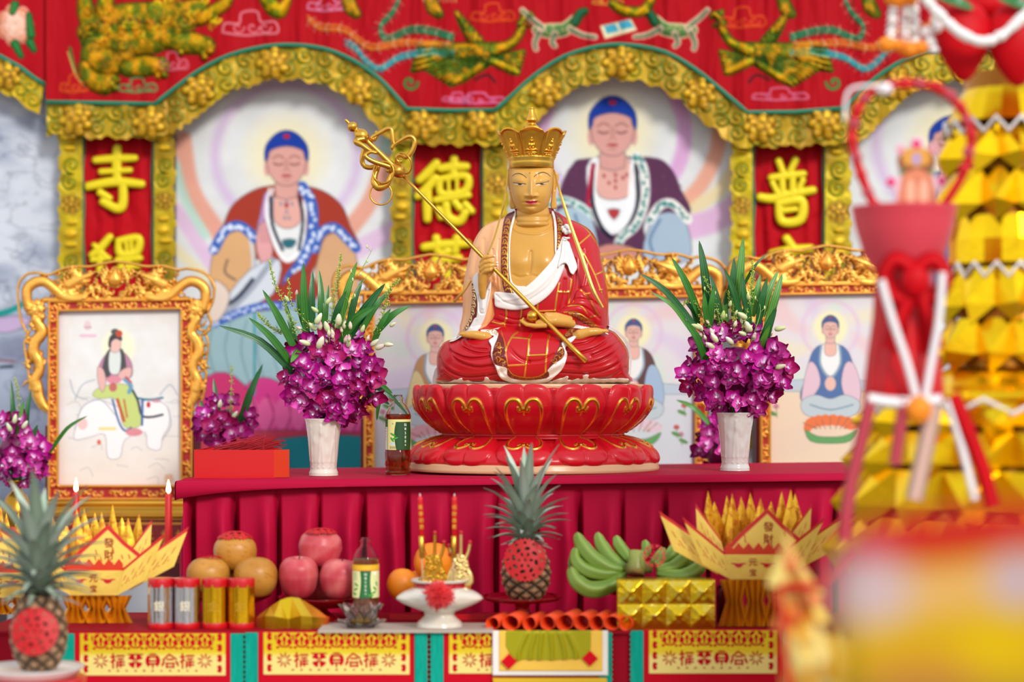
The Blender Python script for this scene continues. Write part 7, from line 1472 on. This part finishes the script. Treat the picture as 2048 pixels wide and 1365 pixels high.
# ---------- joss paper boats ----------
M['jpaper']=vcm('printed_joss_paper',.42,.4,(60,.2,.001),rmetal=.25)
M['foilp']=vcm('red_printed_gold_foil',.28,.5,(60,.3,.002),rmetal=.25,mott=('b8401c',70,.52,.55))
def boat(cx,yb,D,label,seed,leg=72,fl=1):
    s=D/F; rr=random.Random(seed); zb=ZF; t=thing('joss_paper_boat',label,'paper boat',on3(cx,D),'folded joss paper boats')
    s0=mapD(D); f=lambda X,Y,d: s0(cx+np.asarray(X,float)*fl,yb+np.asarray(Y,float),np.asarray(d,float))
    def patch(nm,cor,draw,bulge=0,cut=None):
        c=Cv(0,0,100,100,2,'ecc85a'); c.col[...,:3]+=c.noise(.04,.06,seed)[...,None]; draw(c); c.full(); c.col=np.clip(c.col,0,1); A,B,C_,D_=[np.array(q,float) for q in cor]
        def mp(X,Y,d):
            u=(X/100)[...,None]; v=(Y/100)[...,None]; q=A*(1-u)*(1-v)+B*u*(1-v)+C_*u*v+D_*(1-u)*v; dd=q[...,2]+d+bulge*np.sin(u[...,0]*3.14)*np.sin(v[...,0]*3.14*.5+.6); return f(q[...,0],q[...,1],dd)
        return obj(nm,relief_mb(c,mp,0*c.X,.6,back=True),M['jpaper'],t),mp
    def dF(c):
        for x in (22,76): c.pe(x,38,8,14,'c8202c'); c.pe(x,36,14,4,'c8202c'); c.pe(x,30,11,5,'ecc85a')
    p,mp=patch('boat_front',[(-58,-50,22),(58,-50,22),(46,0,12),(-46,0,12)],dF,8)
    for ch,y,sz in (('元',32,34),('宝',74,30)): obj('printed_writing',text_mb(ch,sz,49,y,D,'a8401c',mapf=mp,d=1.6,bold=.015,sx=fl*.5),M['card'],p)
    def dW(c):
        c.paint(c.Y-12,'c8201c',soft=2)
        for k in range(7): x=18+k*11; c.ps([(x,40+(k%2)*16),(x+3,52+(k%2)*16)],1.5,'b8501c'); c.pe(x+5,70,2.5,3,'c85020',a=.7)
    for sg in (-1,1):
        q=[(sg*143,-126,2),(sg*55,-52,22),(sg*46,0,12),(sg*102,-30,8)]
        patch('boat_wing',q,dW,5)
        patch('boat_wing',[(sg*190,-138,-30),(sg*104,-78,-12),(sg*70,-10,-8),(sg*160,-58,-24)],dW,4)
        patch('boat_wing',[(sg*116,-152,-45),(sg*66,-80,-30),(sg*54,-40,-26),(sg*112,-80,-40)],dW,4)
    c=Cv(-80,-150,110,-40,1.6,'ecc85a'); c.sd=c.poly([(-64,-52),(-30,-90),(28,-143),(62,-108),(104,-74),(60,-46)],1); c.paint(-c.sd-8,'c8201c',soft=2); 
    for k in range(10): x=rr.uniform(-20,70); y=rr.uniform(-100,-60); c.ps([(x,y),(x+2,y+7)],1.2,'b8501c')
    bk=obj('boat_back',relief_mb(c,f,-8-.12*(c.Y+50)*-1+0*c.X,.6,back=True),M['jpaper'],t)
    for ch,y in (('發',-104),('財',-80)): obj('printed_writing',text_mb(ch,21,30 if fl>0 else 30,y,D,'a8401c',mapf=f,d=-8+.12*(y+50)+1.5,bold=.01,sx=fl),M['card'],bk)
    c=Cv(-62,-78,62,-40,1.4,'d23a1c'); c.sd=np.maximum(np.maximum(-48-c.Y*0-c.Y-8-(14*np.abs(((c.X/19)%1)*2-1)),-99),c.Y+44); c.sd=np.maximum(c.sd,np.abs(c.X)-58); c.sd=np.maximum(-(c.Y+74)+13*np.abs(((c.X/20)%1)*2-1),c.sd*0+np.maximum(c.Y+44,np.abs(c.X)-58))
    obj('red_fringe',relief_mb(c,f,14+0*c.X,.6,back=True),M['jpaper'],t)
    for k in range(11):
        x=-88+k*17.5+rr.uniform(-4,4); tipy=-172+rr.uniform(-18,14)+abs(x)*.08; by=-74+rr.uniform(-8,8); d0=-44-(k%3)*20; w=25; lean=rr.uniform(-7,7)
        B=[(x-w,by,d0),(x-3,by+6,d0+15),(x+w,by-2,d0+4),(x+2,by-6,d0-14)]; tip=(x+lean,tipy,d0); Mx=[(x-w*.66+lean*.3,by-32,d0),(x-2+lean*.3,by-30,d0+11),(x+w*.62+lean*.3,by-34,d0+3),(x+2,by-36,d0-10)]
        V=np.array([f(*q) for q in B+Mx+[tip]]); q4=[(0,1,5,4),(1,2,6,5),(2,3,7,6),(3,0,4,7)]; q3=[(4,5,8),(5,6,8),(6,7,8),(7,4,8)]
        mb=MB(); cc=np.array([hexc(rr.choice(('d88a24','e0a028','c87a20'))) for _ in range(4)]+[hexc('e6b030')]*5); cc=np.concatenate([cc,np.full((9,1),.75)],1); mb.add(V,q4,q3,c=cc); obj('gold_cone',mb,M['foilp'],t,smooth=False)
    for gx in (-38,4,46):
        rows=[]
        for y,hw,dp_ in ((0,30,9),(leg*.25,23,10),(leg*.46,17,10),(leg*.7,24,11),(leg,33,10)):
            rows.append([f(gx+hw*(q/8-1)*1.0+rr.uniform(-.6,.6),y,(dp_ if (q//2)%2 else -dp_)+4) for q in range(0,17,2)])
        mb=MB(); V=np.array(rows); mb.grid(V,'ecae24'); 
        for a in mb.c: a[:,3]=.45
        obj('pleated_leg',mb,M['foil'],t,smooth=False)
    return t
boat(188,1192,4.26,'yellow joss paper boat with gold cones on pleated legs, left of the foil tubes',3,leg=(790+.489*3982/4.26-1192))
boat(1507,1160,4.20,'yellow joss paper boat with gold cones on pleated legs, right of the foil pack',5,leg=(790+.489*3982/4.20-1160))
boat(-4,1196,4.43,'yellow joss paper boat cut by the left picture edge, behind the blurred pineapple',7,leg=(790+.489*3982/4.43-1196))
# ================= foreground =================
# blurred pineapple on a dish, lower left
D=3.83; zd=P(70,1335,D)[2]; s=D/F
t=thing('side_stand','tall stand with a white and red dish top at the lower left corner','stand',(P(62,0,D)[0],CAMY+D,0))
bx=P(62,0,D)[0]; mb=MB(); mb.lathe([(1e-4,zd-.02),(.06,zd-.03),(.085,zd-.016),(.10,zd-.001),(.101,zd+.001),(.085,zd-.008),(.03,zd-.004),(1e-4,zd-.004)],bx,CAMY+D,0,48); obj('dish',mb,M['whitep'],t)
obj('red_rim',MB().lathe([(.075,zd-.055),(.10,zd-.05),(.105,zd-.02),(.08,zd-.018),(.06,zd-.032)],bx,CAMY+D,0,48),M['redplastic'],t)
obj('column',MB().lathe([(1e-4,0),(.12,0),(.12,.03),(.03,.06),(.03,zd-.06),(.06,zd-.05),(1e-4,zd-.022)],bx,CAMY+D,0,32),M['maroon'],t)
pineapple('blurred pineapple with a red papercut disc at the lower left corner',78,1188,1338,58,205,D,zb=zd-.004,seed=6,spread=1.5)
papercut('papercut_disc','red papercut disc on the blurred lower left pineapple',vert(68,1264,3.755),47)
# golden paper tower
M['gfold']=pmat('bright_gold_foil','ffc81a',.24,1,bump=(40,.3,.002),var=.12,vscale=10)
D=3.62; s=D/F; cxp=2012; cx=P(cxp,0,D)[0]; cy=CAMY+D
t=thing('golden_paper_tower','tall tower of folded gold paper triangles at the right edge','paper tower',(cx,cy,0))
rr=random.Random(21)
def ringf(y0,y1,r0,r1,n,off,out,nm='folded_tier'):
    """ring of folded facets: tips pushed out"""
    V=[];f3=[]
    z0,z1=P(0,y0,D)[2],P(0,y1,D)[2]; zm=(z0+z1)/2; mb=MB()
    for k in range(n):
        a0=(k+off)/n*6.283; a1=(k+1+off)/n*6.283; am=(a0+a1)/2
        q=lambda a,r,z: (cx+r*s*math.cos(a),cy+r*s*math.sin(a),z)
        A,B,C_,D_=q(a0,r0,z0),q(a1,r0,z0),q(a1,r1*.93,z1+.25*(z0-z1)),q(a0,r1*.93,z1+.25*(z0-z1)); T=q(am,r1+out,z1+(z0-z1)*.30+rr.uniform(-.004,.004)); Bt=q(am,r1+out*.4,z1-(z0-z1)*.12); U=q(am,r0+out*.2,z0)
        v=[A,B,C_,D_,T,Bt,U]; mb.add(v,None,[(0,4,6),(6,4,1),(1,4,2),(2,4,5),(5,4,3),(3,4,0)],flat=True)
    obj(nm,mb,M['gfold'],t,smooth=False)
def coneb(y0,y1,r0,r1,nm='smooth_tier'):
    mb=MB(); n=20; th=np.arange(n)/n*6.283; V=np.array([[(cx+r*s*math.cos(a),cy+r*s*math.sin(a),P(0,y,D)[2]) for a in th] for y,r in ((y0,r0),((y0+y1)/2,(r0+r1)/2+6),(y1,r1))]); mb.grid(V,closeu=True); obj(nm,mb,M['gfold'],t,smooth=False)
def zig(y,r,nm='white_trim'):
    n=16; p=[np.array((cx+(r+3)*s*math.cos(k/(2*n)*6.283),cy+(r+3)*s*math.sin(k/(2*n)*6.283),P(0,y+(14 if k%2 else -14),D)[2])) for k in range(2*n+1)]; obj(nm,MB().tube(p,.005,6),M['whitep'],t)
tiers=[(150,245,70,118),(340,435,100,112),(440,520,104,108),(555,640,108,118),(655,740,110,120),(750,810,112,128),(850,930,200,235),(930,1010,240,290),(1010,1080,290,330)]
coneb(150,250,60,120); zig(262,118); ringf(255,345,100,108,9,.2,34); ringf(345,438,96,108,9,.7,36); coneb(436,530,100,112); zig(545,112); ringf(540,640,104,112,9,.1,32); ringf(640,735,104,116,9,.6,38); coneb(735,775,108,190); coneb(772,800,190,262); zig(812,268); ringf(785,870,235,262,14,.3,44); ringf(862,945,262,282,15,.8,46); ringf(935,1030,282,300,16,.3,48); ringf(1025,1130,296,318,17,.6,48)
mb=MB(); mb.lathe([(1e-4,0),(.30,0),(.30,.6),(.27,P(0,1120,D)[2]),(.25,P(0,1000,D)[2]),(.20,P(0,800,D)[2]),(.09,P(0,760,D)[2]),(.085,P(0,700,D)[2]),(.075,P(0,150,D)[2]),(1e-4,P(0,145,D)[2])],cx,cy,0,32); obj('tower_core',mb,pmat('amber_card_core','c8801c',.4,.5),t)
obj('finial_rod',MB().tube([(cx-.03,cy-.06,P(0,160,D)[2]),(cx-.03,cy-.06,P(0,-60,D)[2])],.006,8),M['carved'] if 0 else M['gold'],t)
# red satin blossoms and jasmine strings on top of the tower
M['satinred']=pmat('red_satin','c00412',.5,spec=.15,var=.12,vscale=20)
def puff(px,py,rx,ry,D,nm,label,mat='satinred',par=None):
    o=Wd(px,py,D); s=D/F; c=Cv(px-rx-6,py-ry-6,px+rx+6,py+ry+6,3,'c8061a'); c.sd=c.poly([(px,py+ry),(px-rx*.8,py+ry*.35),(px-rx,py-ry*.4),(px-rx*.4,py-ry),(px+rx*.5,py-ry*.95),(px+rx,py-ry*.3),(px+rx*.7,py+ry*.4)],4); u=inflate(c.sd<0,3)
    mb=relief_mb(c,mapD(D),u*.55,dback=-u*.4,back=True)
    if par: return obj(nm,mb,M[mat],par)
    return tag(obj(nm,mb,M[mat],org=o),label,'decoration')
puff(1928,85,58,80,3.45,'satin_petal','large red satin petal below the white jasmine string, left of the finial rod')
puff(2035,90,62,85,3.45,'satin_petal','large red satin petal at the upper right corner')
puff(1990,5,90,34,3.5,'satin_petal','red satin petal along the top edge above the jasmine string')
for px,py,a,lb in ((1915,2,.5,'green leaf left of the top red satin petal'),(2040,6,-.4,'green leaf at the upper right corner')): 
    q=[Wd(px-40,py-14,3.42),Wd(px,py,3.41),Wd(px+34,py+16,3.42)]; tag(obj('fabric_leaf',leaf_strip(q,16*3.42/F,'1f6a30','3f8a40'),M['leaf'],org=q[1]),lb,'leaf')
M['jas']=pmat('white_jasmine','f0ece8',.6,sss=.2)
def beads(pts,r,n,nm,label,D,jit=.2):
    p=catmull([Wd(x,y,D) for x,y in pts],20); L=np.concatenate([[0],np.cumsum(np.linalg.norm(np.diff(p,axis=0),axis=1))]); t=thing(nm,label,'garland',p[0]); rr=random.Random(n)
    for k in range(n):
        q=[np.interp(k/(n-1)*L[-1],L,p[:,i]) for i in range(3)]; mb=MB(); mb.ball(q,np.array((r,r*.9,r*.8))*D/F*rr.uniform(.85,1.15),7); obj('jasmine_bud',mb,M['jas'],t)
    return t
beads([(1838,-20),(1870,20),(1915,62),(1955,82),(1985,80),(2020,58),(2060,20)],12,26,'jasmine_string','string of white jasmine buds looping across the red satin petals',3.38)
g=thing('flower_garland','hanging jasmine garland ending in orange marigolds at the upper right','garland',Wd(1810,-20,3.42))
M['mari']=pmat('orange_marigold','f28a0c',.6,sss=.15,var=.15,vscale=60,bump=(200,.6,.003))
for x0,y0,x1,y1 in ((1790,-10,1782,78),(1812,5,1810,80),(1828,-5,1832,82),(1850,60,1866,100),(1875,30,1872,60)):
    for k in range(8): f=k/7; obj('jasmine_bud',MB().ball(Wd(x0+(x1-x0)*f+R_.uniform(-2,2),y0+(y1-y0)*f,3.42+R_.uniform(-.01,.01)),np.array((11,9,7))*3.42/F,6),M['jas'],g)
for x,y,r in ((1775,90,20),(1800,92,16),(1818,100,20),(1838,96,18),(1795,-4,26),(1818,-2,18)):
    mb=MB(); mb.ball(Wd(x,y,3.41),np.array((r,r*.8,r*.8))*3.41/F,9); obj('marigold_head',mb,M['mari'],g)
obj('garland_thread',MB().tube([Wd(1822,110,3.41),Wd(1824,140,3.41),Wd(1822,172,3.40)],.001,5),M['gold'],g); obj('hanging_cord',MB().tube([Wd(1815,-10,3.42),Wd(1815,-120,3.42)],.002,5),M['gold'],g)
# red offering basket with hoop handle
D=3.22; s=D/F; cb=P(1808,0,D); bz=lambda y: P(0,y,D)[2]; Bx,By=cb[0],cb[1]
t=thing('offering_basket','red wrapped offering basket with a hoop handle, bow and white ribbons','basket',(Bx,By,0))
M['mesh']=vcm('pink_red_netting',.4,.4,(900,.5,.0008)); M['rfab']=pmat('red_wrapping_film','c80814',.35,spec=.25,coat=.1,var=.08,bump=(30,.4,.004)); M['ribw']=pmat('white_ribbon','f2ecec',.4); M['ribp']=pmat('rose_ribbon','b84450',.5,spec=.2); M['ribt']=pmat('beige_ribbon','cfa898',.5,spec=.2)
obj('net_cup',MB().lathe([(52*s,bz(560)),(60*s,bz(540)),(80*s,bz(510)),(98*s,bz(450)),(104*s,bz(418)),(106*s,bz(414)),(100*s,bz(416)),(90*s,bz(460)),(1e-4,bz(500))],Bx,By,0,48,c='d8404e'),M['mesh'],t)
th=np.arange(60)/60*6.283; V=[]
for y,r in ((555,52),(580,56),(640,60),(700,68),(760,76),(800,80),(806,78)): V.append(np.stack([Bx+(r+3*np.sin(th*11+y*.01))*s*np.cos(th),By+(r+3*np.sin(th*11))*s*np.sin(th),np.full(60,bz(y))],-1))
obj('wrapped_body',MB().grid(np.array(V),closeu=True),M['rfab'],t)
p=[Wd(x,y,D) for x,y in ((1748,412),(1722,350),(1704,280),(1715,220),(1750,180),(1810,168),(1870,175),(1920,215),(1942,270),(1930,340),(1890,408))]; pc_=catmull(p,6); obj('hoop_handle',MB().tube(pc_,.0075,10),M['rfab'],t)
for k in range(0,len(pc_)-4,3): obj('lace_petal',MB().ball(pc_[k]+np.array((R_.uniform(-.004,.004),-.004,0)),np.array((.010,.006,.010)),6),M['ribp'] if k%2 else M['rfab'],t)
obj('white_rosette',MB().ball(Wd(1768,178,D-.01),(.014,.01,.010),8),M['ribw'],t)
for a in ([(1830,540),(1790,520),(1768,560),(1800,600),(1830,560)],[(1830,540),(1870,520),(1890,560),(1860,600),(1830,560)],[(1835,560),(1800,640),(1780,700)],[(1830,560),(1860,640),(1872,700)]): 
    q=catmull([Wd(x,y,D-.065) for x,y in a],5); obj('bow_loop',strip_mb(q,.014,(0,-1,0),.002),M['satinred'],t)
obj('bow_knot',MB().ball(Wd(1830,562,D-.07),(.022,.014,.026),10),M['satinred'],t)
for a,w,m in (([(1762,560),(1785,640),(1812,720),(1832,792)],.0065,'ribw'),([(1885,545),(1878,640),(1864,720),(1850,800)],.0065,'ribw'),([(1736,798),(1800,806),(1884,800)],.009,'ribw'),([(1742,800),(1718,900),(1700,980),(1686,1080)],.011,'ribp'),([(1905,790),(1935,860),(1962,930),(1985,1010)],.013,'satinred'),([(1808,800),(1800,860),(1790,930)],.010,'ribp'),([(1868,810),(1850,900),(1828,1000)],.014,'ribt'),([(1895,800),(1925,900),(1950,1000)],.006,'ribw'),([(1690,240),(1700,180),(1770,172)],.003,'ribw')):
    q=catmull([Wd(x,y,D-.085) for x,y in a],6); obj('trailing_ribbon',strip_mb(q,w,(0,-1,.1),.0015),M[m],t)
obj('hanging_cord',MB().tube([(Bx,By,bz(170)),(Bx,By,3.0)],.0012,5),M['satinred'],t)
obj('flower_knot',MB().ball(Wd(1838,820,D-.09),(.02,.012,.022),8),M['mari'],t)
# small crowned figure card in the basket
c=Cv(1760,262,1905,470,1.8,'dcc0cc')
c.sd=np.minimum(c.poly([(1796,462),(1792,392),(1784,372),(1796,350),(1792,300),(1800,284),(1814,300),(1822,282),(1834,272),(1846,282),(1852,300),(1866,284),(1874,300),(1870,350),(1884,372),(1874,392),(1872,462)],2),1e3+0*c.X)
for x,y,r_ in ((1782,364,10),(1884,362,10),(1833,288,14)): c.add(c.ell(x,y,r_,r_))
c.pp([(1800,300),(1866,300),(1862,350),(1804,350)],'8a4a20',n=2); c.pp([(1806,306),(1820,296),(1846,296),(1860,306),(1856,330),(1810,330)],'d89a30',n=2); c.pe(1833,318,9,12,'b098c8')
for x,y in ((1782,364),(1884,362),(1833,288)): c.pe(x,y,9,9,'d8106a')
c.pe(1804,344,5,8,'3f7a3c'); c.pe(1863,344,5,8,'3f7a3c'); c.pp([(1804,350),(1864,350),(1868,462),(1800,462)],'d8845c',n=2); c.pe(1822,385,10,26,'eab090'); c.pe(1848,385,10,26,'eab090')
for x in (1808,1833,1860): c.ps([(x,356),(x-1,455)],1.5,'b05a3c')
c.pe(1802,300,6,10,'e0909c'); c.pe(1866,298,6,10,'e0909c')
tag(obj('figure_card',relief_mb(c,mapD(3.27),2*dome(c.sd,8),3,back=True),M['card'],org=Wd(1832,460,3.27)),'small cut-out card figure with pink pompoms standing in the red basket','card')
# near blurred offerings, lower right
def near_cone(px,py,r,h,D,lb,cols,seed=1):
    rr=random.Random(seed); t=thing('foil_cone_cluster',lb,'paper offering',Wd(px,py+h,D)); s=D/F
    for k in range(9):
        x=px+rr.uniform(-r,r); y=py+rr.uniform(0,h*.7); a=rr.uniform(-.5,.3); L=rr.uniform(70,110); w=rr.uniform(22,34); d=rr.uniform(-20,20)
        f=mapD(D); B=[(x-w,y+L,d),(x,y+L+6,d+w),(x+w,y+L,d),(x,y+L-6,d-w)]; V=np.array([f(np.array(q[0]+0.),np.array(q[1]+0.),np.array(q[2]+0.)) for q in B+[(x+a*L,y,d)]]); mb=MB(); cc=np.array([list(hexc(rr.choice(cols)))+[.4]]*4+[list(hexc('f0d070'))+[.5]]); mb.add(V,[(3,2,1,0)],[(0,1,4),(1,2,4),(2,3,4),(3,0,4)],c=cc); obj('gold_cone',mb,M['foil'],t,smooth=False)
    mb=MB(); mb.lathe([(1e-4,0),(.12,0),(.10,.02),(.03,.05),(.03,.6),(.06,P(0,py+h+60,D)[2]),(1e-4,P(0,py+h+30,D)[2])],P(px+40,0,D)[0],CAMY+D+.03,0,24,c='c8901c'); obj('cluster_stand',mb,M['foil'],t)
near_cone(1608,1050,45,190,2.75,'blurred pale gold paper cones at the lower right, left of the nearest blurred bundle',('e8b840','d89a20','d8602c','ecd070'),4)
near_cone(1650,1235,50,120,2.3,'strongly blurred gold cones at the bottom edge under the red ribbon',('e8b840','d89a20','d88a30','ecd488'),8)
t2=tag(obj('red_ribbon',strip_mb(catmull([Wd(x,y,2.6) for x,y in ((1700,1100),(1640,1170),(1560,1180),(1570,1260),(1568,1330),(1590,1400))],6),.006,(0,-1,0),.001),M['satinred'],org=Wd(1568,1330,2.6)),'blurred red ribbon curving beside the lower right gold cones','ribbon')
# nearest bundle: red-topped wrapped package
D=1.3; c=Cv(1640,1015,2200,1480,14,'c49a10'); px,py=1940,1300
c.sd=c.poly([(1700,1480),(1672,1300),(1668,1150),(1700,1062),(1760,1040),(1900,1030),(2200,1010),(2200,1480)],3); u=np.minimum(inflate(c.sd<0,14),170)
Yw=c.Y+.12*(c.X-1900); c.paint(np.abs(Yw-1180)-45,'d0a060',soft=60); c.paint(Yw-1112,'b00410',soft=50); c.paint(c.ell(1740,1175,85,75),'bca4ae',soft=60,a=.9); c.paint(c.ell(2040,1160,60,60),'b09cb0',soft=50,a=.9); c.paint(c.ell(1850,1360,120,40),'c0703c',soft=60,a=.7); c.paint(c.ell(1990,1300,80,60),'d0ac04',soft=50,a=.7); c.paint(1375-c.Y,'7a6038',soft=90,a=.7)
t=thing('wrapped_bundle','nearest, wholly blurred wrapped bundle with red top and gold body at the lower right corner','bundle',Wd(1940,1480,D))
obj('bundle_wrap',relief_mb(c,mapD(D),u*.5,dback=-u*.6,back=True),vcm('wrapped_film',.6,.1),t)
b=Wd(1930,1400,D); obj('bundle_stand',MB().lathe([(1e-4,0),(.15,0),(.15,.02),(.02,.05),(.02,b[2]-.0),(1e-4,b[2])],b[0]+.02,b[1]+.0,0,24),M['maroon'],t)
